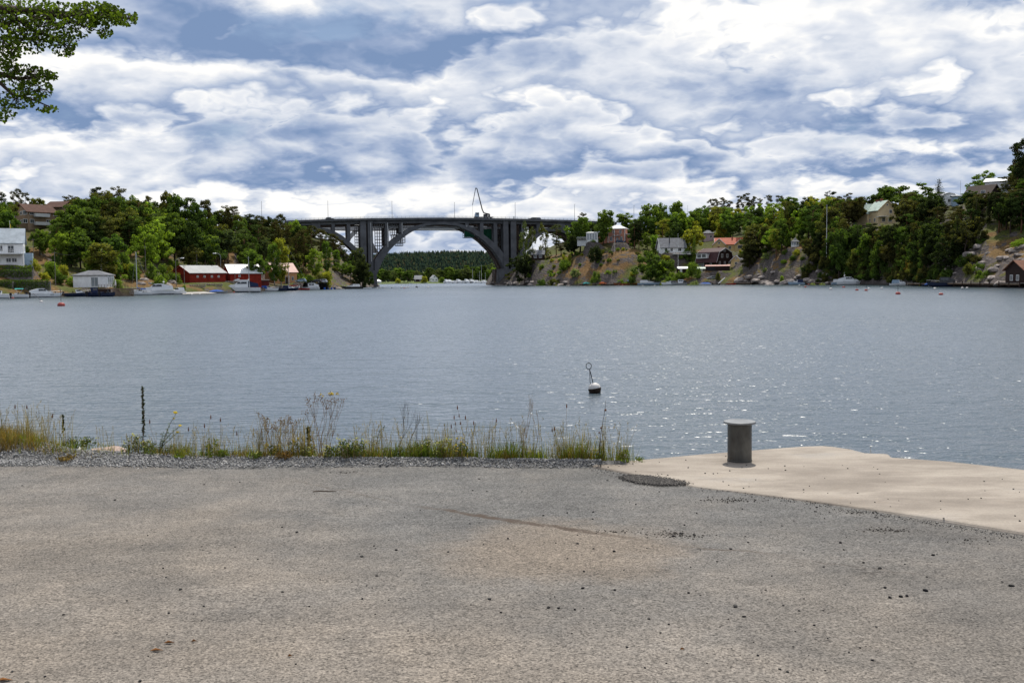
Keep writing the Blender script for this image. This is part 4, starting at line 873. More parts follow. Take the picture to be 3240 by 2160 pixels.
    for x in ((1000,1775) ): 
        s,_=bp(x,720); m=MB(); zt_=dzl(s)+dz; m.box(s,y1/2,zt_-3.5,4.4,y1-.2,4.9); m.build('crown_wall',conc,e)
    # bases
    a=bp(1164,906); b=bp(1193,906); m=MB(); m.box((a[0]+b[0])/2,y1/2,1.5+2.6,b[0]-a[0]+.6,y1+1.4,9.2,0,.82,.95); m.build('footing',conc,e)
    a=bp(1578,880); b=bp(1634,880); m=MB(); m.box((a[0]+b[0])/2,y1/2,5.0,b[0]-a[0],y1+1.2,8,0,.9,.95); m.build('footing',conc,e)
    if extra:
        dp=MB()
        for x,ya,yb in ((1173,705,828),(1226,705,782),(1272,705,740),(1477,712,718)):
            s,za=bp(x,ya,-.5); _,zb=bp(x,yb,-.5); dp.tube([(s,-.55,za),(s,-.55,zb)],.16,6)
            d_=dp.build('drainpipe',M_PALE,e); dp=MB()
    return e
WID=7.5
concrete_bridge('arch_bridge','grey concrete arch bridge spanning the strait, nearest of three parallel bridges','bridge' and M_CONC,0,WID)
concrete_bridge('arch_bridge','brownish concrete arch bridge wrapped in scaffolding just behind the grey arch bridge','bridge' and M_CONC2,WID+6.0,WID,-.4,False)
LM.append((1397,700,'the bridge'))
CLEAR += [(1668,735,1800,784,9999),(1012,690,1128,790,530),(1128,690,1560,905,530),(1560,690,1650,800,530)]
# third, pale girder bridge on inclined legs
e=thing('girder_bridge','pale grey girder bridge on slanting legs behind the two arch bridges','bridge',tuple(BO+BY*34),BA)
g=[bp(x,y,34) for x,y in ((930,712),(1110,704),(1397,699),(1640,703),(1900,711))]; g2=[bp(x,y,34) for x,y in ((930,722),(1060,727),(1120,729),(1397,727),(1600,731),(1680,726),(1900,726))]
m=MB(); m.prism(g2+g[::-1],0,9); m.build('girder',M_PALE,e)
m=MB(); m.prism([(a,b+.004) for a,b in g]+[(a,b+.9) for a,b in g][::-1],-2,11); m.build('deck',M_PALE,e)
for x0,y0_,x1,y1_ in ((1128,728,1085,775),(1150,729,1190,800),(1600,730,1560,790),(1622,730,1668,775)):
    a=bp(x0,y0_,34); b=bp(x1,y1_,34); m=MB(); w=1.6; m.prism([(a[0]-w,a[1]),(a[0]+w,a[1]),(b[0]+w,b[1]),(b[0]-w,b[1])],1,8); m.build('leg',M_PALE,e)
e=thing('work_platform','long grey scaffold gangway hung between the two arch bridges','platform',tuple(BO),BA)
a=bp(1182,718,8); b=bp(1622,721,8); m=MB(); m.prism([(a[0],a[1]-.45),(b[0],b[1]-.45),(b[0],b[1]+.45),(a[0],a[1]+.45)],WID+1.5,WID+4); m.build('platform',M_STEEL,e)
m=MB()
for k in range(24):
    x=a[0]+(b[0]-a[0])*k/23; m.box(x,WID+1.7,a[1]+1.0,.08,.08,1.3)
m.box((a[0]+b[0])/2,WID+1.7,a[1]+1.6,b[0]-a[0],.07,.07); m.build('guardrail',M_STEEL,e)
def scaffold(label,x0,y0,x1,y1,off0,off1,nx,nz,net=False,step=None):
    e=thing('scaffolding',label,'scaffolding',tuple(BO),BA)
    a=bp(x0,y1,off0); b=bp(x1,y0,off0); up=MB(); pl=MB()
    for i in range(nx+1):
        s=a[0]+(b[0]-a[0])*i/nx; zb=a[1] if step is None else step(i/nx,a[1],b[1])
        for q in (off0,off1): up.tube([(s,q,zb),(s,q,b[1])],.11,4)
        if i<nx:
            s2=a[0]+(b[0]-a[0])*(i+1)/nx
            for k in range(nz+1):
                z=a[1]+(b[1]-a[1])*k/nz
                if z<zb-.1: continue
                up.tube([(s,off0,z),(s2,off0,z)],.09,4); up.tube([(s,off1,z),(s2,off1,z)],.09,4); up.tube([(s,off0,z),(s,off1,z)],.09,4)
                if k%2==0: pl.box((s+s2)/2,(off0+off1)/2,z+.16,abs(s2-s)-.05,off1-off0-.2,.10)
    up.build('tube_frame',M_STEEL,e); pl.build('plank_floor',M_GWOOD,e)
    if net:
        n=MB(); n.box((a[0]+b[0])/2,off0-.1,(a[1]+b[1])/2,abs(b[0]-a[0]),.05,(b[1]-a[1])*.85); n.build('debris_netting',M_NET,e)
scaffold('scaffolding tower around the brown columns left of the main arch',1188,708,1222,798,WID+3,WID+6,5,9)
scaffold('scaffolding tower beside the left pier under the side arch',1124,712,1142,786,WID+3,WID+6,3,8)
scaffold('scaffolding between the left spandrel columns with open decks',1235,705,1262,745,WID+3,WID+6,4,4)
scaffold('stepped scaffolding hanging below the left half of the main arch',1240,742,1282,768,WID+8,WID+12,6,3)
scaffold('lower hanging scaffolding below the left haunch of the main arch',1252,756,1275,778,WID+4,WID+7.5,4,3)
scaffold('green netted scaffolding below the right half of the main arch',1469,730,1500,752,WID+6,WID+11,5,3,True)
scaffold('green netted scaffolding between the right spandrel columns',1526,722,1556,764,WID+3,WID+5.8,4,6,True)
scaffold('open scaffolding tower beside the right pier of the main arch',1574,722,1592,792,WID+3,WID+5.8,3,8)
# lamp posts on the deck
for i,(x,yt) in enumerate(((827,638),(1037,637),(1240,637.5),(1438,641),(1630,643),(1818,647),(2006,651))):
    s,zt_=bp(x,yt,WID+.2); b=BO+BY*(WID+.4)+BX*s
    zb=dzl(s)+.05; L_=thing('street_lamp',('slim tall lamp post standing on the bridge deck, %s from left of seven'%['first','second','third','fourth','fifth','sixth','seventh'][i]),'lamp post',(b.x,b.y,zb),BA,'lamp posts along the bridge')
    m=MB(); m.tube([(0,0,-.05),(0,0,zt_-zb)],[.15,.09],6); m.build('pole',M_STEEL,L_); m=MB(); m.box(.0,-.7,zt_-zb+.05,.22,1.5,.12); m.build('lamp_head',M_STEEL,L_)
# concrete pump truck
s0,_=bp(1519,690,2.5); b=BO+BX*s0+BY*3.0; zd=dzl(s0)+.02
e=thing('pump_truck','concrete pump truck with folded dark boom standing on the bridge','truck',(b.x,b.y,zd),BA); k=545/F
def tb(x,y): s,z=bp(x,y,3.0); return (s-s0,0,z-zd)
m=MB(); m.box(2,0,.9,10.5,2.3,.5); m.build('chassis',M_DARKST,e)
m=MB(); m.loft([[(-2.8,-1.2,1.2),(-.6,-1.2,1.2),(-.6,1.2,1.2),(-2.8,1.2,1.2)],[(-2.8,-1.2,2.3),(-.6,-1.2,2.3),(-.6,1.2,2.3),(-2.8,1.2,2.3)],[(-2.4,-1.15,3.5),(-.6,-1.15,3.5),(-.6,1.15,3.5),(-2.4,1.15,3.5)]]); m.build('cab',M_BLUEW,e)
m=MB(); m.box(-1.6,-1.2,2.7,1.3,.06,.8); m.build('cab_window',M_GLASS,e)
m=MB(); m.box(3.2,0,1.9,2.2,2,1.4); m.lathe([(.6,1.2),(.5,2.8)],8,(5.2,0,0)); m.build('turret',M_DARKST,e)
for x in (-1.9,2.6,4.2,6):
    for y in (-1.05,1.05): m=MB(); m.tube([(x,y-.16,.5),(x,y+.16,.5)],.5,10); m.build('wheel',M_BLACK,e)
base=(5.2,0,2.6); j1=tb(1531,674); j2=tb(1526,664); j3=tb(1509,597); j4=tb(1505,595); j5=tb(1495,649)
for q,(A_,B_,r_) in enumerate(((base,j1,.42),(j1,j2,.38),(j2,j3,.34),(j3,j4,.30),(j4,j5,.2))): m=MB(); m.tube([A_,B_],[r_,r_*.8],6); m.build('boom_segment',M_DARKST,e)
m=MB(); hp=tb(1496,688); m.tube([j5,hp],.05,5); m.build('hose',M_BLACK,e)
# ------------------------------------------------------------------ boats
def hull_rings(L,B,H,n=9,stern=.92):
    r=[]
    for i in range(n):
        u=i/(n-1); x=-L/2+L*u; b=B/2*(stern+(1-stern)*min(1,u*3))*(1-max(0,(u-.48)/.52)**2.3); b=max(b,.03)
        sh=H*(.86+.30*u**2); k=-.25+ (max(0,(u-.8)/.2)**2)*(.25+H*.5); rake=.10*L*max(0,(u-.7)/.3)
        r.append([(x+rake,-b,sh),(x+rake*.5,-b*.86,sh*.28),(x,0,k),(x+rake*.5,b*.86,sh*.28),(x+rake,b,sh)])
    return r
def boat(label,px,D,Lpx,head=0,hullm=None,deckm=None,cabin=None,cover=None,outb=0,H=1.0,B=None,stripe=None,fly=False,rail=True,radar=False,z=0,arch=False,cat='boat',name='motor_boat',bimini=None,glass=None):
    """head: bearing of the bow in degrees (0 = to the right in the photo, 180 = to the left)"""
    c=abs(math.cos(R(head))); L=Lpx*D/F/max(.45,c); L=max(3.2,min(L,15)); B=B or min(.36*L,.6+.24*L); hullm=hullm or M_GEL; deckm=deckm or M_GEL
    if D<600 and px<1400: D=min(D,shore(TL,px)-2.2)
    e=thing(name,label,cat,(X_of(px,D),D,z),R(head)+math.atan(-(px-CX)/F),'boats moored along the shores')
    rs=hull_rings(L,B,H); m=MB(); m.loft(rs,True,False); m.build('hull',hullm,e)
    # foredeck, side decks and cockpit floor
    m=MB(); top=[(r[0],r[4]) for r in rs]; n=len(rs); i0=4 if cabin!='open' else 6
    for i in range(i0,n-1): (a,b),(c_,d)=top[i],top[i+1]; z0=.0; m.add([(a[0],a[1],a[2]),(c_[0],c_[1],c_[2]),(d[0],d[1],d[2]),(b[0],b[1],b[2])],[(0,1,2,3)])
    for i in range(0,i0):
        (a,b),(c_,d)=top[i],top[i+1]; m.add([a,c_,(c_[0],c_[1]*.84,c_[2]),(a[0],a[1]*.84,a[2])],[(0,1,2,3)]); m.add([b,d,(d[0],d[1]*.84,d[2]),(b[0],b[1]*.84,b[2])],[(3,2,1,0)])
    m.box(-L*.17,0,H*.42,L*.62,B*.8,.05); m.box(-L/2+.06,0,H*.6,.10,B*.80,H*.55); m.build('deck',deckm,e)
    if stripe:
        m=MB(); w=[[(p[0][0],p[0][1]*1.012,p[0][2]*.99),(p[1][0]*.4+p[0][0]*.6,(p[1][1]*.4+p[0][1]*.6)*1.02,p[0][2]*.72)] for p in rs]
        w2=[[(p[4][0],p[4][1]*1.012,p[4][2]*.99),(p[3][0]*.4+p[4][0]*.6,(p[3][1]*.4+p[4][1]*.6)*1.02,p[4][2]*.72)] for p in rs]
        m.loft(w,False,False); m.loft(w2,False,False); m.build('hull_stripe',stripe,e)
    gl=glass or M_GLASS
    if cabin in ('cruiser','sport','wheel'):
        p={'cruiser':[(-.20,0),(.33,0),(.22,.55),(.12,.62),(.02,1.25),(-.20,1.30)],'sport':[(-.02,0),(.34,0),(.20,.38),(.06,.85),(-.05,.85)],'wheel':[(-.22,0),(.10,0),(.13,1.05),(.09,1.35),(-.26,1.32)]}[cabin]
        sc=L/7.5 if cabin!='wheel' else L/6; sc=min(max(sc,1.0),1.5); P=[(a*L,H*.93+q*sc) for a,q in p]; w=B*.38
        def yw(z): return w*(1-.16*(z-H*.93)/(1.3*sc))
        m=MB(); n_=len(P); vs=[(x,-yw(z_),z_) for x,z_ in P]+[(x,yw(z_),z_) for x,z_ in P]
        m.add(vs,[tuple(range(n_-1,-1,-1)),tuple(range(n_,2*n_))]+[(i,(i+1)%n_,n_+(i+1)%n_,n_+i) for i in range(n_)]); cb=m.build('cabin',deckm,e)
        # side windows and raked windscreen, proud of the cabin
        zlo,zhi={'cruiser':(.68,1.12),'sport':(.42,.78),'wheel':(.62,1.12)}[cabin]
        xs_={'cruiser':[(-.17,-.03),(-.02,.055)],'sport':[(-.01,.055),(.065,.15)],'wheel':[(-.20,-.08),(-.065,.07)]}[cabin]
        for a,b in xs_:
            for s in (-1,1):
                m=MB(); za,zb=H*.93+zlo*sc,H*.93+zhi*sc; sl=(.02*L if cabin!='wheel' else -.01*L)
                y0,y1=s*(yw(za)+.025),s*(yw(zb)+.025); m.add([(a*L,y0,za),(b*L+sl,y0,za),(b*L-sl*.6,y1,zb),(a*L,y1,zb)],[(0,1,2,3) if s<0 else (3,2,1,0)]); m.build('side_window',gl,cb)
        i,j={'cruiser':(3,4),'sport':(2,3),'wheel':(1,2)}[cabin]; (xa,za),(xb,zb)=P[i],P[j]; t0,t1=.12,.88
        if cabin=='wheel': t0,t1=.55,.95
        A_=(xa+(xb-xa)*t0+.03,za+(zb-za)*t0+.02); B_=(xa+(xb-xa)*t1+.03,za+(zb-za)*t1+.02)
        m=MB(); m.add([(A_[0],-yw(A_[1])*.92,A_[1]),(A_[0],yw(A_[1])*.92,A_[1]),(B_[0],yw(B_[1])*.92,B_[1]),(B_[0],-yw(B_[1])*.92,B_[1])],[(0,1,2,3)]); m.build('windscreen',gl,cb)
        if cabin=='cruiser' and L>6.5:
            m=MB()
            for q in (.16,.22,.28):
                for s in (-1,1): m.box(q*L,s*(B*.40),H*.72,.35,.06,.12)
            m.build('porthole',gl,e)
        topz=H*.93+1.3*sc
        if fly:
            m=MB(); m.prism([(-.22*L,topz),(.10*L,topz),(.16*L,topz+.12),(.04*L,topz+.75),(0,topz+.75),(.0,topz+.35),(-.22*L,topz+.35)],-w*.8,w*.8); m.build('flybridge',deckm,e)
        if cover is not None:
            m=MB(); z0=H*.95; m.loft([[(-.46*L,-w*1.0,z0),(-.46*L,w,z0),(-.44*L,w*.85,z0+.75*sc),(-.44*L,-w*.85,z0+.75*sc)],[(-.2*L,-w*.98,z0),(-.2*L,w*.98,z0),(-.2*L,w*.82,z0+1.2*sc),(-.2*L,-w*.82,z0+1.2*sc)]] if cabin!='sport' else [[(-.40*L,-w*1.02,z0),(-.40*L,w*1.02,z0),(-.36*L,w*.8,z0+.95*sc),(-.36*L,-w*.8,z0+.95*sc)],[(-.02*L,-w*.98,z0),(-.02*L,w*.98,z0),(-.04*L,w*.8,z0+.98*sc),(-.04*L,-w*.8,z0+.98*sc)]]); m.build('canopy',cover,e)
        if arch or radar:
            m=MB(); x=-.22*L; m.tube([(x-.3,-w*1.05,H*.95),(x,-w*.8,topz+.35),(x,w*.8,topz+.35),(x-.3,w*1.05,H*.95)],.06,6); m.lathe([(.25,0),(.28,.08),(.18,.2)],10,(x,0,topz+.38)); m.tube([(x,w*.5,topz+.3),(x-.1,w*.5,topz+1.5)],.02,4); m.build('radar_arch',M_GEL,e)
    elif cabin=='open':
        m=MB(); 
        for q in (-.22,.02,.22): m.box(q*L,0,H*.62,.28,B*.72,.06)
        m.build('thwart',M_WOOD if deckm is not M_GEL else deckm,e)
    elif cabin=='console':
        m=MB(); m.box(.02*L,0,H*.8,.55,.7,.8); m.build('console',deckm,e); m=MB(); m.add([(.08*L,-.33,H*1.2),(.08*L,.33,H*1.2),(.04*L,.3,H*1.65),(.04*L,-.3,H*1.65)],[(0,1,2,3)]); m.build('windscreen',M_PGLASS,e)
    if cabin in ('open','console',None) and cover is not None:
        m=MB(); z0=H*.88; rg=[]
        for u,hh,k in ((-.42,.12,.9),(-.25,.42,.95),(.0,.55,.95),(.22,.36,.8),(.36,.14,.5)): rg.append([(u*L,-B*.46*k,z0),(u*L,-B*.2*k,z0+hh*.9),(u*L,0,z0+hh),(u*L,B*.2*k,z0+hh*.9),(u*L,B*.46*k,z0)])
        m.loft(rg); m.build('cover',cover,e)
    if bimini is not None:
        m=MB(); z0=H+1.15; m.loft([[(-.3*L,-B*.4,z0),(-.3*L,0,z0+.12),(-.3*L,B*.4,z0),(-.3*L,0,z0-.03)],[(.06*L,-B*.38,z0),(.06*L,0,z0+.14),(.06*L,B*.38,z0),(.06*L,0,z0-.03)]]); m.build('sun_canopy',bimini,e)
        m=MB()
        for s in (-1,1): m.tube([(-.28*L,s*B*.39,z0),(-.1*L,s*B*.41,H*.9)],.025,4); m.tube([(.04*L,s*B*.37,z0),(-.1*L,s*B*.41,H*.9)],.025,4)
        m.build('canopy_frame',M_STEEL,e)
    for k in range(outb):
        y=(k-(outb-1)/2)*.6; m=MB(); m.box(-L/2-.28,y,H*1.0,.55,.42,.62,0,.75,.8); m.box(-L/2-.30,y,H*.35,.24,.16,1.1); o=m.build('outboard_motor',M_BLACK,e)
    if rail and L>4.5 and cabin in ('cruiser','sport','wheel'):
        m=MB(); pr=[]
        for s in (-1,1):
            pts=[]
            for i in range(5,n-0):
                if i>=n: break
                q=rs[i][0 if s<0 else 4]; pts.append((q[0],q[1]*.93,q[2]+.45)); m.tube([(q[0],q[1]*.93,q[2]),(q[0],q[1]*.93,q[2]+.45)],.02,4,False)
            m.tube(pts,.022,4,False)
        m.build('bow_rail',M_STEEL,e)
    return e
def mast_boat(label,px,D,Lpx,head,mast_top,hullm,mast_px=None,boom=None,stay=True,lean=0,name='sailing_boat'):
    e=boat(label,px,D,Lpx,head,hullm,M_GEL,'sport',None,0,.75,name=name,cat='sailing boat'); L=Lpx*D/F/max(.45,abs(math.cos(R(head))))
    zt_=z_of(mast_px or px,mast_top,D); x=0 if mast_px is None else ((mast_px-px)*D/F)*(1 if abs(head)<90 else -1)
    m=MB(); m.tube([(x,0,.5),(x,0,zt_)],[.15,.10],6); mo=m.build('mast',M_PALE,e)
    if stay:
        m=MB(); m.tube([(x,0,zt_*.97),(-L*.5,0,.8)],.022,4,False); m.tube([(x,0,zt_*.97),(L*.5,0,1.0)],.022,4,False); m.build('stay',M_STEEL,mo)
    if boom: m=MB(); m.tube([(x,0,1.9),(x-L*.2,.0,1.7),(x-L*.42,.0,1.75)],[.22,.2,.1],6); m.build('boom_cover',boom,e)
    return e
def sL(px): return shore(TL,px)-3.2
def sR(px): return shore(TR,px)-3.2
boat('white motorboat cut off by the left edge, nearest the corner jetty',8,Dw(8,943),44,170,None,None,'sport',None,1)
boat('white day boat with a teal sun canopy and black outboard',56,Dw(56,941)+3,64,176,None,None,'console',None,1,bimini=M_TEAL)
boat('white cabin boat with long screens moored right of the teal canopy boat',142,Dw(142,938)+3,82,8,None,None,'cruiser',M_GEL,1)
boat('dark hulled sports cruiser with white deck left of the white pavilion',246,Dw(246,937)+2,68,4,M_NAVY,None,'sport',None,1,stripe=M_NAVY)
boat('navy cabin boat with wheelhouse windows in front of the white pavilion',305,246.5,44,25,M_NAVY,M_NAVYC,'wheel',None,1)
boat('low dark open boat with raised outboard left of the timber deck',343,244.5,40,15,M_NAVY,M_DGREY,'console',None,1)
boat('large white motor cruiser moored right of the timber deck',494,Dw(494,931)+7,112,180,None,None,'cruiser',M_GEL,0,H=1.35,arch=True)
boat('white inflatable dinghy lying in front of the large white cruiser',470,Dw(470,932)+1,58,178,M_PALE,M_PALE,'open',None,1,H=.45)
mast_boat('small sailing boat with blue boom cover beside the timber deck',452,Dw(452,931)+10,56,180,808,M_GEL,440,M_BLUE)
boat('white sports boat at the foot of the slipway',566,Dw(566,929)+5,44,195,None,None,'sport',M_GEL,0)
boat('small grey motorboat with a bright blue cover beside the slipway',690,Dw(690,927)+2,54,4,M_GREY,M_GREY,None,M_BLUE,1,H=.6)
boat('biggest white flybridge cruiser moored before the white roofed shed',762,Dw(762,925)+4,124,180,None,None,'cruiser',M_NAVYC,0,H=1.75,fly=True,radar=True)
boat('white boat with a square blue cockpit cover right of the biggest cruiser',850,Dw(850,922)+4,58,0,None,None,'sport',M_BLUE,1)
boat('dark open boat with black outboard tucked behind the blue covered boat',886,Dw(886,921)+6,42,20,M_NAVY,M_DGREY,'console',None,1)
boat('dark hulled cabin boat with white foredeck before the orange house',918,Dw(918,920)+4,50,-8,M_NAVY,None,'sport',M_NAVYC,1,stripe=M_NAVY)
mast_boat('red hulled sailing boat with the tallest mast in front of the orange house',948,Dw(948,918)+3,68,176,778,M_RED,918,M_RED)
boat('white wheelhouse boat with large screens right of the red sailing boat',985,Dw(985,917)+4,58,178,None,None,'wheel',M_GEL,0,H=1.1)
boat('white boat with a pale tarpaulin over it on the shore left of the bridge pier',1118,Dw(1118,914)+2,60,178,M_DGREY,None,'sport',M_GEL,0)
boat('small white open boat nearest the left bridge pier',1165,Dw(1165,914)+2,24,5,None,None,'open',None,0,H=.6)
boat('wooden boat with brown varnished hull moored below the rocky slope',1964,sR(1964)-1,36,175,M_VARN,M_WOOD,'sport',None,0,name='wooden_boat')
e=boat('varnished clinker boat with a blue awning beside the blue and white motorboat',1998,sR(1998),40,5,M_VARN,M_ORB,'open',None,0,H=.9,bimini=M_BLUE,name='wooden_boat')
boat('blue hulled motorboat with white canopy moored below the round dark tree',2052,sR(2052)-2,66,2,M_BLUEW,None,'sport',M_GEL,0,H=1.1)
boat('small green covered boat drawn up behind the blue hulled motorboat',2078,sR(2078)+1,30,10,None,None,None,M_NET,0,H=.6)
boat('upturned teal rowing boat on the rocks left of the orange kayak',1857,sR(1857)+2.5,20,6,M_TEAL,M_TEAL,None,M_TEAL,0,H=.5,z=.6,name='rowing_boat')
boat('orange kayak lying on the shore rocks left of the wooden boats',1908,sR(1908)+2.4,18,8,M_ORB,M_ORB,None,M_ORB,0,H=.3,B=.7,z=.75,name='kayak',cat='kayak')
boat('white motorboat with sharp windscreen below the grey roofed house',2122,sR(2122)-2,48,185,None,None,'sport',M_DGREY,1)
boat('grey and white wheelhouse boat below the garden shed',2152,sR(2152)-1,46,178,M_GREY,None,'wheel',M_DGREY,0)
boat('small white boat with a bright blue cover before the brown house',2232,sR(2232)-2,40,178,None,None,None,M_BLUE,1,H=.6)
boat('low red and white boat beside the rock right of the slipway plank',2312,sR(2312)-1,30,0,M_RED,None,'open',None,0,H=.55)
boat('silver blue cabin boat moored below the white gazebo',2523,sR(2523)-2,48,176,M_BLUEW,None,'sport',M_NAVYC,0)
boat('large white cruiser with blue tinted windows, second from right of the big boats',2692,sR(2692)-2,84,0,None,None,'cruiser',M_GEL,0,H=1.3,arch=True)
boat('white cabin boat half hidden behind the large white cruiser',2655,sR(2655)+1.5,44,8,M_BLUEW,None,'sport',M_GEL,0)
boat('slim white motorboat moored under dark trees at right with a teal screen',2848,sR(2848)-2,62,-4,None,None,'sport',M_BLUEW,0,H=.8)
boat('black hulled wheelhouse boat at the left end of the long jetty',2984,sR(2984)-2,80,176,M_NAVY,M_DGREY,'wheel',M_DGREY,0,H=1.1)
boat('small navy tender beside the black wheelhouse boat',2940,sR(2940)-2,20,182,M_NAVY,M_NAVYC,None,M_BLUE,0,H=.5)
# marina on the far shore
for i,(x,w,kd,lb) in enumerate(((1413,16,'cruiser','white motor yacht, leftmost of the marina on the far shore'),(1424,14,'cruiser','white motor yacht, second from left in the far marina'),(1437,13,'sport','low white boat, third from left in the far marina'),(1451,17,'cruiser','white motor yacht with upper deck, fourth from left in the far marina'),(1464,12,'sport','small white boat, fifth from left in the far marina'),(1477,19,'cruiser','largest white motor yacht in the far marina'),(1493,15,'cruiser','dark blue sterned motor yacht in the far marina'),(1512,16,'sport','pale boat between the masts of the far marina'),(1532,14,'sport','white boat at the right end of the far marina'))):
    boat(lb,x,1024,w,RND.choice((60,120,75,110)),M_NAVY if i==6 else None,None,kd,M_GEL,0,H=1.6,fly=kd=='cruiser',rail=False,B=4.2)
for x,yt,lb in ((1498,850,'left'),(1520,858,'second'),(1526,838,'tallest'),(1538,862,'right')):
    mast_boat('sailing boat with bare mast on the far shore, %s mast of four'%lb,x,1020,16,RND.choice((70,105)),yt,M_GEL,None,None,False)
for x,lb in ((1258,'white upturned boat on the far beach left of the dark house'),(1303,'small white boat on the far beach below the dark house'),(1350,'tiny white dinghy at the waterline of the far shore')): boat(lb,x,1030,9,RND.choice((0,180)),None,None,'open',None,0,H=.6)
# ------------------------------------------------------------------ cars
def car(label,px,D,yb,L,rz,mat,name='parked_car',z=None,kind='hatch'):
    zb=z_of(px,yb,D) if z is None else z
    e=thing(name,label,'car',(X_of(px,D) if D else 0,D,zb),rz+(math.atan(-(px-CX)/F) if D else 0))
    if z is None: PADS.append((X_of(px,D),D,3.0,zb-.02))
    w=.88; k=L/4.4
    lo=[(-2.15,.28),(2.15,.28),(2.2,.62),(2.05,.80),(1.05,.92),(-1.9,.96),(-2.2,.75)]
    def pr(P,w0,w1,zs): 
        m=MB(); n=len(P); f=lambda z_: w0+(w1-w0)*(z_-zs[0])/(zs[1]-zs[0]); vs=[(x*k,-f(z_),z_) for x,z_ in P]+[(x*k,f(z_),z_) for x,z_ in P]
        return m.add(vs,[tuple(range(n-1,-1,-1)),tuple(range(n,2*n))]+[(i,(i+1)%n,n+(i+1)%n,n+i) for i in range(n)])
    b=pr(lo,w,w*.93,(.28,.96)).build('body',mat,e)
    top=[(-1.95,.93),(1.0,.90),(.35,1.42),(-.6,1.50),(-1.6,1.42)]
    pr(top,w*.92,w*.74,(.93,1.5)).build('cabin',mat,e)
    for s in (-1,1):
        for (x0,x1,x2,x3) in ((-1.6,-.55,-.55,-1.35),(-.45,.72,.25,-.45)):
            m=MB(); y0,y1=s*(w*.915+.012),s*(w*.765+.012); m.add([(x0*k,y0,.99),(x1*k,y0,.99),(x2*k,y1,1.38),(x3*k,y1,1.38)],[(0,1,2,3) if s<0 else (3,2,1,0)]); m.build('side_window',M_GLASS,e)
    m=MB(); m.add([(.95*k,-.72,.96),(.95*k,.72,.96),(.42*k,.62,1.38),(.42*k,-.62,1.38)],[(0,1,2,3)]); o=m.build('windscreen',M_GLASS,e); o.location=(.03,0,.02)
    for x in (-1.35,1.35):
        for s in (-1,1): m=MB(); m.tube([(x*k,s*.68,.32),(x*k,s*.9,.32)],.33,12); wl=m.build('wheel',M_BLACK,e); m=MB(); m.tube([(x*k,s*.86,.32),(x*k,s*.91,.32)],.19,8); m.build('rim',M_STEEL,wl)
    for s in (-1,1): m=MB(); m.box(2.13*k,s*.6,.68,.10,.35,.14); m.build('headlight',M_LAMP,e); m=MB(); m.box(-2.16*k,s*.65,.78,.08,.25,.16); m.build('tail_light',M_RED,e)
    return e
car('black estate car parked right of the orange house',1002,388,895,4.6,R(168),M_CARD)
car('silver grey car parked at the right of the black estate car',1022,392,895,4.4,R(170),M_CARS)
car('pale blue car half hidden behind boats beside the orange house',955,384,893,4.3,R(172),M_BLUEW)
car('dark blue car parked before the pink villa',1965,474,769,4.7,R(8),M_CARB)
car('silver car facing the water beside the slipway plank below the brown house',2254,412,884,4.3,R(205),M_CARS)
for x,lb,mt,ln,rz in ((1043,'dark car driving over the bridge near the second lamp post',M_CARD,4.6,0),(1684,'dark van like car on the bridge right of the right pier',M_CARD,5.2,PI),(1697,'second dark car close behind another on the right end of the bridge',M_CARB,4.8,PI)):
    s,_=bp(x,692,4); b=BO+BX*s+BY*3.2; car(lb,CX,0,0,ln,BA+rz,mt,'car',dzl(s)+.02).location=(b.x,b.y,dzl(s)+.02)
# ------------------------------------------------------------------ poles, flagpoles, masts on land
def pole(label,px,D,yb,yt,cat,r=.10,mat=None,lamp=0,name='utility_pole',zb=None,wire=None,flag=None,lean=0):
    z0=zt(px,D) if zb is None else zb; z1=z_of(px,yt,D); h=z1-z0
    e=thing(name,label,cat,(X_of(px,D),D,z0)); m=MB(); m.tube([(0,0,-.5),(lean,0,h)],[r,r*.65],7); m.build('pole',mat or M_GWOOD,e)
    if lamp: m=MB(); m.tube([(lean,0,h-.3),(lamp*.7,0,h+.35),(lamp*1.5,0,h+.45)],.05,5); m.build('arm',M_STEEL,e); m=MB(); m.ball((lamp*1.9,0,h+.42),(.65,.25,.2),8,5); m.build('lamp_head',M_LAMP,e)
    elif name=='utility_pole': m=MB(); m.box(0,0,h-.4,1.1,.1,.1); m.build('crossarm',M_GWOOD,e)
    elif name=='flagpole': m=MB(); m.ball((0,0,h+.1),.14,8,5); m.build('finial',M_PALE,e)
    if flag: m=MB(); m.loft([[(0,-.01,h-.3),(0,.01,h-.3),(0,.01,h-2.6),(0,-.01,h-2.6)],[(.25,.05,h-.9),(.25,.07,h-.9),(.2,.07,h-3.2),(.2,.05,h-3.2)]]); m.build('pennant',flag,e)
    return e
# ------------------------------------------------------------------ after the pads are known: ground, poles, walls
build_terrain(TL,-700,1212,8,'hillside_left' and 'hillside')
build_terrain(TR,1535,3900,8,'hillside')
far_ground(); far_forest(); build_ground()
pole('tall wooden pole on the slope right of the white house',115,275,840,755,'utility pole')
pole('wooden utility pole in front of the ivy wall left of the white pavilion',181,254,900,795,'utility pole')
pole('street light with round head standing behind the first slope trees above the pavilion',263,285,842,795,'street lamp',.09,M_STEEL,1,'street_lamp')
pole('street light with round head facing the road left of the olive birch',187,290,835,784,'street lamp',.09,M_STEEL,1,'street_lamp')
pole('wooden pole on the dry slope above the sailing boat mast',467,292,825,777,'utility pole')
pole('street light at the left end of the long red boathouse, nearer the corner',562,286,910,822,'street lamp',.12,M_GWOOD,1,'street_lamp')
pole('wooden pole in front of the left gable of the long red boathouse',588,290,905,838,'utility pole')
pole('thin pole rising behind the roof of the long red boathouse',629,322,850,793,'utility pole')
pole('street light between the two red boathouses',704,318,863,806,'street lamp',.09,M_STEEL,-1,'street_lamp')
pole('wooden pole before the white roofed red shed',748,309,890,838,'utility pole')
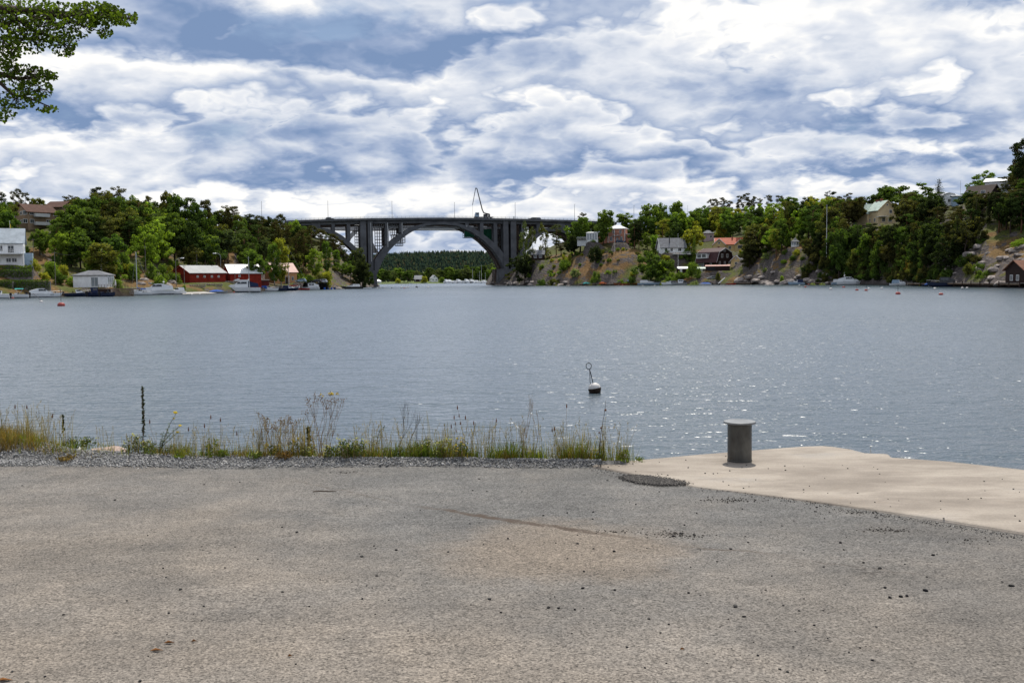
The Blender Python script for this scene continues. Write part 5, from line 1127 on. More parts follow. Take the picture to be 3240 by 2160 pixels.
pole('pale pole standing left of the round tree by the water',792,308,890,812,'utility pole',.11,M_PALE)
pole('flagpole with yellow pennant behind the white house',44,268,735,703,'flagpole',.07,M_WHITE,0,'flagpole',None,None,M_YFLOW)
pole('white flagpole before the pink villa',1946,470,767,694,'flagpole',.08,M_WHITE,0,'flagpole')
pole('white flagpole before the grey roofed house with slack rope',2147,436,822,742,'flagpole',.09,M_WHITE,0,'flagpole')
pole('tall pale flagpole on the slope left of the cream house',2615,352,748,652,'flagpole',.11,M_WHITE,0,'flagpole')
pole('thin dark pole on the dry slope right of the pink villa',1990,452,838,808,'utility pole')
pole('very thin tall mast on the hilltop near the dark roofed house',3034,360,632,575,'mast',.06,M_STEEL,0,'radio_mast')
pole('twin antenna mast behind treetops right of the tall gap',2177,560,690,651,'mast',.08,M_STEEL,0,'radio_mast')
# power lines hang between the poles of the left shore
def wire(label,a,b,sag,r=.03):
    m=MB(); P=[Vector(a).lerp(Vector(b),t)-Vector((0,0,sag*4*t*(1-t))) for t in np.linspace(0,1,10)]; m.tube(P,r,4,False); tag(m.build('power_line',M_BLACK),label,'power line')
def ptop(px,D,yt): return (X_of(px,D),D,z_of(px,yt,D)-.4)
wire('slack power line from the slope pole to the pole beside the white pavilion',ptop(115,275,755+45),ptop(181,254,795),1.0)
wire('slack power line running from the pole beside the white pavilion to the lamp',ptop(181,254,795),ptop(263,285,795),.6)
# ivy-grown retaining walls and hedge below the white house
def ivy_wall(label,px0,px1,D,yt,yb,seed,cat='wall',col='deep green',nm='ivy_wall'):
    x0,x1=X_of(px0,D),X_of(px1,D); zt_,zb=z_of(px0,yt,D),z_of(px0,yb,D); e=thing(nm,label,cat,((x0+x1)/2,D,zb)); w=x1-x0;h=zt_-zb
    m=MB(); m.box(0,.4,h/2-.6,w,.6,h+.8); m.build('wall',M_STONEW,e)
    g=np.random.default_rng(seed); n=int(w*h*42); c=np.stack([(g.random(n)-.5)*w,-.02-.22*g.random(n),h*g.random(n)**.8],1); k=n//4; c[:k,2]=h+.14*g.random(k); c[:k,1]=.6*g.random(k)-.1
    nn=np.stack([g.normal(size=n)*.5,-.8+g.normal(size=n)*.4,.4+g.normal(size=n)*.4],1); v,f=leaves(c,nn/np.linalg.norm(nn,axis=1,keepdims=True),.16,.7,g)
    o=link('ivy',me_np('ivy',v,f,M_LEAF),e); o.color=(*COLS[col],1); LM.append(((px0+px1)/2,(yt+yb)/2,'the ivy wall')) if nm=='ivy_wall' else None
ivy_wall('long retaining wall overgrown with dark ivy just above the left boats',-40,44,242,888,919,1)
ivy_wall('second ivy covered retaining wall between the left boats and the flowering bank',46,162,243,888,918,2)
ivy_wall('upper ivy hung terrace wall directly below the white house',-20,108,250,855,878,3)
ivy_wall('clipped green hedge on the terrace below the white house',-20,110,252,843,853,4,'hedge','mid green','hedge')
# stone wall and slipway by the red boathouse
for k,(x0,x1) in enumerate(((600,655),(655,712),(712,760))):
    D=(shore(TL,x0)+shore(TL,x1))/2+8; e=thing('stone_wall','low dark dry stone wall behind the slipway, %s section from left'%['first','second','third'][k],'wall',(X_of((x0+x1)/2,D),D,zt((x0+x1)/2,D)-.3)); w=(x1-x0)*D/F
    mm=[]
    for r_ in range(2):
        for j in range(int(w/.7)):
            m=MB(); m.ball((-w/2+.35+.7*j+.3*r_,RND.uniform(-.1,.1),.3+.5*r_),(.38,.35,.28),6,4); m.build('stone',M_ROCK,e)
m=MB(); pts=[]
for px,D in ((582,271),(600,274),(640,279),(664,281),(690,286),(650,290),(600,284),(575,279)): pts.append((X_of(px,D),D,max(.12,zt(px,D)*.55+.3)))
m.add(pts,[tuple(range(len(pts)))]); tag(m.build('slipway',paint('slipway_concrete',(.36,.34,.32),.9,.2,.4)),kind='structure')
# jetties
def jetty(label,px0,D0,px1,D1,z=.75,w=2.2,mat=None,name='jetty'):
    a=Vector((X_of(px0,D0),D0,0)); b=Vector((X_of(px1,D1),D1,0)); L=(b-a).length; c=(a+b)/2; e=thing(name,label,'jetty',(c.x,c.y,0),math.atan2(b.y-a.y,b.x-a.x))
    n=max(4,int(L/1.6))
    for k in range(n): m=MB(); m.box(-L/2+L*(k+.5)/n,0,z,L/n-.06,w,.12); m.build('plank',mat or M_GWOOD,e)
    m=MB(); m.box(0,-w/2+.1,z-.2,L,.15,.28); m.box(0,w/2-.1,z-.2,L,.15,.28); m.build('beam',M_WOOD,e)
    for k in range(max(2,int(L/4))):
        m=MB(); m.tube([(-L/2+L*k/max(1,int(L/4)-1),-w/2,-1.2),(-L/2+L*k/max(1,int(L/4)-1),-w/2,z+.5)],.13,6); m.build('pile',M_DBROWN,e)
jetty('low timber jetty along the left shore behind the small boats',-10,shore(TL,0)-.8,330,shore(TL,330)-.8,.9)
jetty('long grey jetty reaching left from the dark boathouse',2985,shore(TR,2985)-1.0,3245,shore(TR,3245)-1.0,1.0,2.6)
jetty('short dark jetty beside the rock below the brown house',2330,shore(TR,2330)-1.2,2382,shore(TR,2382)-1.2,.8)
jetty('dark timber jetty behind the silver blue cabin boat',2545,shore(TR,2545)-.6,2632,shore(TR,2632)-.6,.8)
jetty('dark landing stage between the wooden boats and the blue motorboat',1832,shore(TR,1832)-.8,1948,shore(TR,1948)-.8,.7)
jetty('low dark landing below the brown house where a small boat lies',2176,shore(TR,2176)-.8,2216,shore(TR,2216)-.8,.7)
jetty('dark jetty under the trees right of the slim white motorboat',2880,shore(TR,2880)-.8,2950,shore(TR,2950)-.8,.8)
D=shore(TR,2284)-1; e=thing('boat_ramp','pale plank ramp slanting up from the dark landing at the rock','ramp',(X_of(2284,D),D,0)); m=MB(); s=D/F; m.prism([(-11*s,.5),(-9*s,.3),(12*s,22*s),(10*s,23*s)],-.5,.5); m.build('plank',M_PALE,e); m=MB(); m.box(-8*s,0,.25,5*s,1.6,.7); m.build('base',M_DBROWN,e)
# fence on the grassy headland
e=thing('fence','dark rail fence along the top of the dry grass bank below the pink villa','fence',(X_of(1940,463),463,zt(1940,463))); s=463/F
for k in range(7): x=(k-3)*9.5*s; m=MB(); m.box(x,0,zt(1940+(k-3)*9.5,463)-zt(1940,463)+.5,.14,.14,1.5); m.build('post',M_DBROWN,e)
for q in (.55,1.05): m=MB(); m.tube([((k-3)*9.5*s,0,zt(1940+(k-3)*9.5,463)-zt(1940,463)+q) for k in range(7)],.06,4); m.build('rail',M_DBROWN,e)
# ------------------------------------------------------------------ mooring buoys
def buoy(label,px,py,col,r=.28,polh=0,lean=0,D=None):
    D=D or Dw(px,py); e=thing('mooring_buoy',label,'buoy',(X_of(px,D),D,0),0,'mooring buoys'); m=MB(); m.ball((0,0,r*.25),(r,r,r*.8),12,7); m.build('float',col,e,True)
    if polh: m=MB(); m.tube([(0,0,r*.9),(lean,0,r+polh)],.035,5); m.build('pole',M_DARKST,e)
for a in (('red buoy beside the leftmost motorboat',44,944,M_BUOYR,.3),('white buoy with a pole leaning far left, in front of the left jetty boats',133,956,M_BUOYW,.3,1.3,-1.4),('red buoy with upright black pole left of the timber deck',196,968,M_BUOYR,.52,1.9),
  ('red buoy at the waterline under the white sports boat by the slipway',578,930,M_BUOYR,.3),('small dark buoy near the large white cruiser stern',551,932,M_DGREY,.35),('dark small buoy right of the cruiser stern, close to another',561,931,M_DGREY,.3),('small white buoy before the slipway',610,932,M_BUOYW,.25),('small white buoy nearest the slipway grass',635,931,M_BUOYW,.22),('red buoy under the bow of the biggest flybridge cruiser',743,926,M_BUOYR,.36),
  ('small white buoy, first of three left of the bridge opening',1197,912,M_BUOYW,.35),('small white buoy, middle of three by the left bridge pier',1206,911,M_BUOYW,.35),('small white buoy, third of three by the left bridge pier',1219,911,M_BUOYW,.35),('tiny dark buoy in the bridge opening left of the poled buoys',1242,912,M_DGREY,.3),
  ('white buoy with pole under the arch, leftmost of the group',1272,910,M_BUOYW,.5,1.6),('small red buoy under the arch between poled buoys',1281,912,M_BUOYR,.35),('white buoy with short pole, third under the arch',1287,911,M_BUOYW,.45,1),('white buoy with thin pole, fourth under the arch',1294,910,M_BUOYW,.45,1.5),('dark buoy with the tallest pole under the arch',1321,909.5,M_DGREY,.6,2.2),('white buoy with pole, rightmost under the arch',1357,910,M_BUOYW,.45,1.3),
  ('bright red buoy near the rocky point below the teal rowing boat',1852,902,M_ORB,.5),('small white buoy right of the bright red buoy',1879,903,M_BUOYW,.32),('small white buoy below the orange kayak, left one of two',1891,903,M_BUOYW,.32),('small white buoy directly below the orange kayak',1914,902.5,M_BUOYW,.36),('dark buoy before the brown varnished boat',1959,904,M_DGREY,.4),('dark red buoy before the brown varnished boat',1971,903.5,M_BUOYR,.4),
  ('white buoy before the blue hulled motorboat',2035,904,M_BUOYW,.3),('white buoy at the bow of the blue hulled motorboat',2073,904,M_BUOYW,.3),('red buoy before the sharp screened white motorboat',2149,901,M_BUOYR,.34),('red buoy left of the blue covered boat',2197,901.5,M_BUOYR,.36),
  ('white buoy close to the rock left of the silver blue boat',2464,898,M_BUOYW,.3),('white buoy before the silver blue cabin boat',2530,903,M_BUOYW,.32),('small red buoy behind the round red one',2548,899,M_BUOYR,.26),('round red buoy right of the silver blue boat',2559,901.5,M_BUOYR,.38),('red buoy floating further out below the silver blue boat',2549,909,M_BUOYR,.36),
  ('white buoy with pole before the half hidden cabin boat',2629,916,M_BUOYW,.40,1.5),('dark red buoy below the stern of the large white cruiser',2670,910,M_BUOYR,.38),('red buoy with pole right of the dark red one',2712,919,M_BUOYR,.34,1.5),('red buoy with pole beside a white float',2741,920,M_BUOYR,.34,1.5),('small white float touching the poled red buoy',2750,915,M_BUOYW,.3),('red and white buoy with pole out before the slim motorboat',2842,931,M_BUOYR,.40,1.2),('white buoy left of the slim white motorboat',2790,913,M_BUOYW,.3),
  ('pinkish buoy nearest the viewer off the long jetty',2978,933,M_BUOYR,.34),('white buoy before the black wheelhouse boat',2958,914,M_BUOYW,.3),('white buoy off the long jetty, left of two',3045,912,M_BUOYW,.28),('white buoy off the long jetty, right of two',3060,912,M_BUOYW,.28)): buoy(*a)
for k,(x,D) in enumerate(((1030,388),(1041,390),(1052,391),(1061,392))):
    e=thing('barrel','blue plastic barrel lying at the shore below the cars, %s from left of four'%['first','second','third','fourth'][k],'barrel',(X_of(x,D),D,.35),R(20*k)); m=MB(); m.lathe([(.3,-.45),(.36,-.35),(.36,.35),(.3,.45)],10); m.build('body',M_NAVY if k%2 else M_BLUE,e); m=MB(); m.lathe([(.37,-.1),(.385,0),(.37,.1)],10,(0,0,0),False); m.build('rim',M_BLUE,e)
# boulders on the shores
def rock_mesh(seed):
    g=random.Random(seed); m=MB(); m.ball((0,0,0),1,9,6); V=[]
    for v in m.v:
        p=Vector(v); k=1+.35*mnoise.noise(p*1.3+Vector((seed*3.1,0,0)))+.15*mnoise.noise(p*3.2+Vector((0,seed,0))); V.append((p.x*k,p.y*k,p.z*k*.7))
    m.v=V; return m.mesh('boulder',M_ROCK)
BOULD=[]
ROCKS=[rock_mesh(i) for i in range(5)]
def boulders(label,grp,T,px0,px1,n,d0,d1,s0,s1,seed):
    g=random.Random(seed)
    for k in range(n):
        px=px0+(px1-px0)*(k+g.random())/n; D=shore(T,px)+g.uniform(d0,d1); o=link('boulder',ROCKS[g.randrange(5)]); s=g.uniform(s0,s1); o.location=(X_of(px,D),D,terr(T,px,D)); o.scale=(s*g.uniform(.9,1.5),s,s*g.uniform(.6,.9)); o.rotation_euler=(0,0,g.uniform(0,6)); tag(o,None,'rock',grp); BOULD.append((o,px,D,s,label))
boulders('pale granite boulder at the waterline of the rocky point right of the bridge','boulders on the rocky point',TR,1560,1830,30,-1.5,3,.8,2.2,1)
boulders('grey boulder in the scree on the steep slope at far right','boulders on the far right slope',TR,2990,3260,34,1,26,.6,1.6,2)
boulders('smooth rock at the shoreline between the brown house and the gazebo','shore rocks below the gazebo',TR,2340,2640,26,-1,5,.8,2.4,3)
boulders('stone on the shore between the parked cars and the bridge pier','shore stones left of the bridge',TL,1030,1200,18,-1,2.5,.5,1.2,4)
boulders('rock lying on the dry slope left of the long red boathouse','rocks on the left slope',TL,430,560,12,8,26,.6,1.5,5)
# ------------------------------------------------------------------ woods
SKL=([-700,-200,0,75,100,130,170,225,310,350,395,430,480,530,565,600,650,700,730,780,840,900,950,1000,1040,1075,1100,1120,1150,1175,1190],[590,600,630,640,642,652,648,640,598,608,595,617,624,612,602,622,642,670,654,684,692,686,704,718,744,758,778,792,788,800,880])
SKR=([1580,1640,1660,1690,1730,1780,1800,1835,1870,1912,1945,1985,2030,2065,2100,2145,2180,2215,2260,2300,2360,2420,2480,2540,2600,2660,2720,2780,2840,2905,2930,2965,2990,3020,3060,3110,3160,3190,3230,3300,3900],[870,830,730,705,707,727,737,690,694,668,700,680,668,646,642,640,672,656,646,652,634,634,630,630,620,626,622,604,590,620,614,604,624,644,624,606,606,570,500,450,440])
def ok(px,yt,yb,wpx,D):
    for (x0,y0,x1,y1,d) in CLEAR:
        if D<d and px+wpx*.42>x0 and px-wpx*.42<x1 and yt<y1 and yb>y0: return False
    return True
# dry grass and rock left open in the photograph
OPEN=[(396,775,424,802,310),(600,820,610,840,300),(697,797,788,838,345),(470,835,545,880,300),(62,752,150,792,282),(168,880,236,915,262),(440,868,490,905,285),(1060,868,1128,900,470),
 (1700,870,1940,902,475),(1890,770,2016,848,455),(1820,845,1900,872,462),(2300,838,2390,902,405),(2400,840,2470,902,372),(2955,840,3200,900,225),(3120,740,3240,860,250)]
CLEAR_T=CLEAR; CLEAR=CLEAR+OPEN
TP=[]
def far_enough(X,D,r):
    return all((X-x)**2+(D-d)**2>(r+q)**2*.15 for x,d,q in TP)
def hero(kind,px,D,yt,wpx,col,proto=None):
    e=tree(kind,px,D,ytop=yt,wpx=wpx,col=col,proto=proto)
    if e: TP.append((X_of(px,D),D,wpx*D/F*.4))
for a in ((  # left shore
 'birch',330,272,768,104,'olive'),('broad',365,292,738,78,'deep green'),('broad',318,296,728,70,'deep green'),('broad',205,300,728,115,'deep green'),('broad',232,308,648,120,'mid green'),('broad',262,282,735,80,'deep green'),('broad',30,300,640,70,'dark green'),('pine',22,330,608,34,'blackish green'),('pine',76,352,600,26,'dark olive',4),('pine',60,355,608,24,'dark olive',4),('pine',96,356,612,26,'dark olive',4),('broad',132,372,626,52,'olive'),
 ('pine',232,365,618,38,'dark olive'),('pine',252,360,624,34,'dark olive'),('pine',322,340,594,52,'blackish green'),('birch',356,338,604,50,'olive'),('pine',390,342,590,52,'dark olive'),('broad',425,335,618,70,'mid green'),('pine',448,330,632,45,'dark green'),('broad',505,338,660,74,'mid green'),('pine',478,360,620,40,'dark olive'),('broad',545,352,604,62,'olive'),('broad',565,345,612,60,'deep green'),('pine',610,350,628,48,'dark green'),('broad',640,345,640,66,'deep green'),('pine',662,352,632,34,'dark olive'),
 ('broad',600,328,700,90,'dark green'),('broad',655,330,735,85,'dark green'),('broad',520,322,720,80,'dark green'),('broad',560,326,670,85,'mid green'),('broad',690,345,722,60,'dark green'),
 ('pine',700,392,668,45,'dark olive'),('pine',728,390,650,42,'dark olive'),('pine',745,388,655,40,'dark olive'),('birch',762,384,680,40,'olive'),('broad',735,372,742,55,'dark green'),('birch',750,368,755,40,'mid green'),
 ('pine',800,412,676,50,'blackish green'),('pine',832,418,684,46,'dark olive'),('pine',858,430,684,26,'blackish green',1),('pine',820,402,712,55,'dark green'),('pine',895,445,678,28,'dark olive'),('pine',880,430,700,44,'dark olive'),('pine',915,440,706,44,'dark olive'),('birch',945,470,698,36,'bright green'),
 ('broad',814,322,787,76,'mid green',3),('birch',893,372,752,58,'yellowish green'),('birch',872,368,770,48,'mid green'),('pine',945,425,735,40,'dark olive'),('pine',966,428,722,38,'dark olive'),('pine',990,440,716,44,'dark olive'),('pine',1022,452,726,40,'dark olive'),('pine',1046,468,742,34,'grey green',4),('birch',1000,418,788,50,'bright green'),('birch',1038,430,762,36,'mid green'),('pine',1062,466,742,34,'dark olive'),('birch',1070,452,790,34,'mid green'),('pine',1078,478,756,30,'dark olive'),('pine',1096,482,790,30,'dark green'),('broad',1085,446,828,40,'mid green'),
 ('broad',1142,452,781,52,'grey green',3),('broad',1148,440,822,46,'blackish green'),('broad',1160,462,840,40,'dark green'),('broad',1112,446,834,40,'mid green'),('broad',1128,470,800,34,'deep green'),
 # right shore
 ('birch',1662,508,702,46,'grey green',3),('birch',1688,505,716,36,'grey green',4),('broad',1662,500,806,50,'blackish green'),('broad',1640,530,808,46,'blackish green'),('birch',1722,512,702,38,'olive',4),('pine',1763,512,712,38,'grey green',4),('birch',1738,504,790,26,'olive',3),('pine',1778,506,765,36,'dark olive'),('broad',1812,484,745,40,'blackish green'),('broad',1838,494,688,76,'mid green',1),('broad',1820,490,700,46,'deep green'),('pine',1846,530,672,28,'dark olive'),('broad',1912,482,662,62,'mid green',4),
 ('broad',1985,512,674,72,'mid green'),('broad',2030,505,690,50,'dark green'),('pine',2010,470,708,36,'blackish green'),('pine',2024,472,700,34,'blackish green'),('broad',2062,500,644,78,'mid green'),('broad',2095,520,642,60,'mid green'),('broad',2142,525,636,64,'mid green'),('broad',2130,490,690,70,'mid green'),('broad',2180,488,694,46,'coppery'),('broad',2205,500,668,60,'mid green'),('broad',2225,540,652,55,'deep green'),('broad',2250,494,690,50,'mid green'),('broad',2300,505,656,76,'mid green'),('broad',2330,500,672,66,'bright green'),('broad',2276,495,680,60,'deep green'),
 ('pine',2250,600,632,24,'dark olive',4),('pine',2268,600,630,26,'dark olive'),('pine',2290,600,626,26,'dark olive'),('pine',2310,600,636,24,'dark olive'),('pine',2342,590,620,24,'dark olive'),('pine',2360,585,613,32,'dark olive'),('pine',2384,585,622,26,'dark olive'),('pine',2404,580,628,24,'dark olive'),('pine',2432,570,620,28,'dark olive',4),('pine',2466,560,621,28,'dark olive'),
 ('broad',2060,432,798,76,'deep green'),('broad',2085,436,825,54,'bright green'),('broad',2395,408,728,86,'dark olive',0),('broad',2372,404,760,60,'dark olive'),('broad',2420,415,745,60,'dark green'),('broad',2440,440,700,80,'deep green'),('broad',2500,520,624,70,'deep green'),('broad',2552,510,624,52,'blackish green'),('broad',2480,455,670,84,'mid green'),('broad',2520,430,690,90,'blackish green'),('broad',2575,420,660,70,'dark green'),('broad',2592,425,620,58,'yellowish green'),('pine',2626,430,604,36,'blackish green'),('pine',2655,440,622,20,'dark olive'),('pine',2682,440,612,26,'dark olive'),('broad',2735,430,618,90,'deep green'),('broad',2700,410,640,64,'mid green'),
 ('broad',2842,395,582,130,'deep green',2),('broad',2800,400,588,80,'deep green'),('broad',2880,385,610,80,'mid green'),('spruce',2966,345,566,64,'blackish green',0),('spruce',2925,350,610,26,'blackish green',1),('pine',2985,318,650,70,'dark olive'),('pine',2940,322,640,70,'dark olive'),
 ('spruce',2660,345,735,52,'blackish green',2),('broad',2716,345,706,62,'deep green'),('broad',2762,345,722,66,'dark green'),('broad',2838,338,716,52,'mid green'),('pine',3140,282,640,60,'blackish green'),('pine',3170,276,610,60,'dark olive'),('broad',3200,284,640,60,'dark green'),('broad',3085,296,650,60,'dark green'),('pine',3225,270,560,60,'blackish green'),('broad',2740,340,790,60,'blackish green'),('broad',2790,328,780,62,'mid green'),('broad',2700,338,790,50,'deep green'),('broad',2655,342,720,56,'deep green'),
 ('pine',3213,262,455,60,'blackish green',1),('pine',3250,255,436,70,'blackish green'),('broad',3068,306,604,44,'dark green'),('broad',3128,304,608,44,'deep green'),('pine',3190,270,560,60,'dark olive'),('pine',3236,258,570,70,'dark olive'),('broad',3112,345,544,72,'mid green'),('broad',3060,308,612,70,'dark green'),('pine',3100,292,612,70,'blackish green'),('broad',3140,298,622,60,'deep green'),('broad',2872,320,690,80,'dark green'),('pine',2900,312,672,70,'blackish green'),('pine',2960,300,680,70,'dark olive'),('pine',3020,296,655,70,'dark olive'),('pine',3050,288,690,70,'dark olive'),('broad',2860,312,760,70,'dark olive'),('pine',2920,296,742,70,'blackish green'),('pine',2985,284,742,70,'dark olive'),('broad',3080,280,720,60,'dark olive')): hero(*a)
def fill(T,px0,px1,n,sky,f0,f1,h0,h1,mixk,cols,seed,wk=1.0):
    g=random.Random(seed); made=0; tries=0
    while made<n and tries<n*40:
        tries+=1; px=g.uniform(px0,px1); nd=_tab(T,px); D=nd[1][0]+(nd[3][0]+30-nd[1][0])*g.uniform(f0,f1); h=g.uniform(h0,h1); kind=g.choices([k for k,_ in mixk],[w for _,w in mixk])[0]
        z=terr(T,px,D); X_=X_of(px,D)
        if z<1.2 or any((X_-a)**2+(D-b)**2<(r+3.5)**2 for a,b,r,_ in PADS): continue
        yt=y_of(px,D,z+h); ymin=float(np.interp(px,*sky))+g.uniform(0,10)
        if yt<ymin: h=z_of(px,ymin,D)-z; yt=ymin
        if h<4.5: continue
        w={'broad':.55,'pine':.44,'birch':.48,'spruce':.36}[kind]*h*F/D*g.uniform(.85,1.2); yb=y_of(px,D,z)
        if not ok(px,yt,yb,w,D): continue
        r=w*D/F*.4
        if not far_enough(X_of(px,D),D,r): continue
        tree(kind,px,D,h=h,wpx=w,col=g.choice(cols)); TP.append((X_of(px,D),D,r)); made+=1
fill(TL,430,1150,100,SKL,.18,1.0,9,15,(('broad',.5),('pine',.35),('birch',.15)),['dark green','deep green','mid green','grey green','olive','bright green'],1)
fill(TL,-60,440,60,SKL,.30,1.05,9,15,(('broad',.75),('pine',.25)),['dark green','deep green','mid green','olive'],2)
fill(TR,1600,2080,24,SKR,.10,1.0,7,13,(('broad',.6),('birch',.4)),['dark green','deep green','mid green','grey green'],3)
fill(TR,2060,2640,86,SKR,.12,1.05,9,16,(('broad',.72),('pine',.12),('spruce',.08),('birch',.08)),['dark green','deep green','mid green','bright green','yellowish green','olive'],4)
fill(TR,2600,3240,104,SKR,.06,1.05,8,15,(('broad',.44),('pine',.24),('spruce',.32)),['dark green','blackish green','deep green','dark olive','dark olive'],5)
fill(TR,2990,3260,46,SKR,.25,1.1,8,14,(('broad',.35),('pine',.65)),['dark green','blackish green','dark olive','dark olive','deep green'],9)
fill(TR,2545,3000,60,SKR,.0,.22,6,12,(('broad',.75),('pine',.15),('birch',.1)),['dark green','deep green','mid green','olive','dark olive','blackish green'],6)
fill(TR,2330,2545,24,SKR,.12,.6,5,9,(('broad',.8),('pine',.2)),['dark green','deep green','mid green','olive'],7)
fill(TL,60,440,16,SKL,.05,.4,6,10,(('broad',.9),('birch',.1)),['deep green','mid green','bright green'],8)
def fillb(T,px0,px1,n,f0,f1,w0,w1,cols,seed):
    g=random.Random(seed); made=tries=0
    while made<n and tries<n*40:
        tries+=1; px=g.uniform(px0,px1); nd=_tab(T,px); D=nd[1][0]+(nd[3][0]-nd[1][0])*g.uniform(f0,f1); w=g.uniform(w0,w1)*330/D; h=w*g.uniform(.5,.8); z=terr(T,px,D)
        if z<.6 or not ok(px,y_of(px,D,z)-h,y_of(px,D,z),w,D): continue
        bush(px,D,w,h,g.choice(cols)); made+=1
fillb(TL,0,620,24,.08,.55,20,48,['mid green','bright green','yellowish green','deep green'],1)
fillb(TL,620,1150,18,.08,.5,18,44,['mid green','bright green','olive'],2)
fillb(TR,1600,2100,75,.02,.6,12,34,['mid green','yellowish green','olive','bright green'],3)
fillb(TR,2060,2660,80,.02,.6,14,40,['mid green','bright green','deep green','yellowish green','silvery green'],4)
fillb(TR,2545,3000,60,-.07,.02,26,46,['dark olive','deep green','dark green','blackish green','olive'],16)
fillb(TR,2545,3000,60,0,.10,26,50,['dark olive','deep green','dark green','olive','mid green'],6)
fillb(TR,2990,3260,26,.02,.6,16,40,['dark olive','olive','mid green','deep green'],15)
fillb(TR,2640,3240,18,.02,.45,16,44,['dark olive','olive','yellowish green','deep green'],5)
for a in ((170,266,62,52,'bright green'),(205,270,48,40,'yellowish green'),(236,262,52,42,'bright green'),(120,262,44,28,'yellowish green'),(150,258,34,24,'yellowish green'),(195,258,50,44,'deep green'),(378,264,40,36,'bright green'),(400,290,56,70,'mid green'),(430,282,50,60,'mid green'),(500,292,70,56,'mid green'),(548,300,60,40,'mid green'),(510,282,54,40,'bright green'),(620,320,60,30,'mid green'),(690,326,50,34,'deep green'),(700,320,40,26,'mid green'),(586,281,16,16,'bright green'),
 (948,402,46,34,'mid green'),(985,400,50,36,'mid green'),(1034,404,52,50,'yellowish green'),(1012,402,40,40,'olive'),(968,398,36,26,'bright green'),
 (1885,464,56,58,'blackish green'),(1790,474,44,40,'mid green'),(1755,470,54,26,'olive'),(1716,478,34,26,'deep green'),(1795,478,34,34,'yellowish green'),(1822,462,40,30,'silvery green'),(1760,462,22,22,'yellowish green'),(1888,450,30,40,'mid green'),(1970,440,40,34,'mid green'),(2000,436,44,44,'deep green'),(1870,447,24,20,'olive'),(1896,444,24,18,'mid green'),
 (2178,446,48,40,'deep green'),(2112,440,60,44,'mid green'),(2150,425,44,30,'mid green'),(2194,420,54,56,'mid green'),(2198,408,56,34,'silvery green'),(2274,409,22,28,'olive'),(2120,424,50,36,'mid green'),(2100,424,30,30,'yellowish green'),(2588,338,54,38,'silvery green'),(2560,370,46,34,'bright green'),(2475,370,18,22,'bright green'),(2890,288,56,40,'ochre'),(2920,272,26,20,'yellowish green'),(3110,234,40,30,'mid green'),(3225,236,60,30,'bright green'),(2755,326,40,34,'mid green'),(2800,312,40,34,'deep green')): bush(*a)
# trees of the far shore
g=random.Random(77)
for k in range(46):
    px=1186+380*(k+g.random())/46; D=g.uniform(1052,1180); X=X_of(px,D)
    h=g.uniform(9,17)*(1.0 if px<1480 else 1.25); kd=g.choice(['broad','broad','broad','birch'])
    if (1306<px<1340 or 1360<px<1392 or 1402<px<1500) and D<1075: D=g.uniform(1085,1180)
    tree(kd,px,D,h=h,wpx=h*F/D*.8,col=g.choice(['grey green','grey green','deep green','mid green','dark green']),zb=2.0)
for a in ((1262,1044,22,16,'yellowish green'),(1345,1046,30,22,'yellowish green'),(1400,1048,26,18,'mid green')): bush(*a,zb=1.2)
# ------------------------------------------------------------------ foreground: bollard, buoy
c0=ground_at(2340,1457); c0.z=QUAY
e=thing('mooring_bollard','grey steel mooring bollard with flat round cap standing on the concrete quay','bollard',tuple(c0)); k=c0.y/F
H=125*k*1.02; r=38*k
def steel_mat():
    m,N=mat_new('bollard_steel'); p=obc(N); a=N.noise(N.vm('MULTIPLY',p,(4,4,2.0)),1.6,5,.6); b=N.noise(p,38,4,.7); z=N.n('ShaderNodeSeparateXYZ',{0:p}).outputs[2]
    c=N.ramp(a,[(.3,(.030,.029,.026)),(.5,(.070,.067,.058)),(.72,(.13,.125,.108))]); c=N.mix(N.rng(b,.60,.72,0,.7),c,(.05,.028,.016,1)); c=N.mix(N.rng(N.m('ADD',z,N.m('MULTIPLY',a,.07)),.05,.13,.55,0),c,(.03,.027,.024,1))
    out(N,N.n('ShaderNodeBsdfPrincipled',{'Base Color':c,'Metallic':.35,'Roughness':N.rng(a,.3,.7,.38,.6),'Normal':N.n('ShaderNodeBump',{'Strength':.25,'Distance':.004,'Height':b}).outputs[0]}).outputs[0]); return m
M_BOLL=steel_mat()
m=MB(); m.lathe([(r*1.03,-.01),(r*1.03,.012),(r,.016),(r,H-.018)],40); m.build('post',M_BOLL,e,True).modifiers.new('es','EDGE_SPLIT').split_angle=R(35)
m=MB(); R2=51*k; m.lathe([(R2-.004,H-.018),(R2,H-.015),(R2,H-.003),(R2-.004,H)],48); m.build('cap',paint('cap_steel',(.20,.205,.21),.42,.2,6,metal=.5),e,True).modifiers.new('es','EDGE_SPLIT').split_angle=R(35)
D=Dw(1882,1243); b=Vector((X_of(1882,D),D,0)); s=D/F
e=thing('mooring_buoy','tilted white mooring buoy with rusty ring rod floating off the grassy bank','buoy',(b.x,b.y,.05)); e.rotation_euler=(0,R(-9),0)
rr_=20*s; m=MB(); m.lathe([(rr_*q,rr_*z_) for q,z_ in ((.45,-.75),(.85,-.3),(1.0,.18),(1.0,.40),(.93,.74),(.72,1.04),(.40,1.22),(.12,1.28))],24); m.build('float',M_BUOYW,e,True)
m=MB(); m.lathe([(rr_*q,rr_*z_) for q,z_ in ((1.0,.20),(1.035,.28),(1.035,.40),(1.0,.46))],24,(0,0,0),False); m.lathe([(rr_*.5,-rr_*.76),(rr_*.89,-rr_*.3),(rr_*1.02,rr_*.18),(rr_*1.02,rr_*.36)],24,(0,0,0),False); m.build('waterline_band',paint('algae_band',(.028,.018,.012),.8,.4,8),e,True)
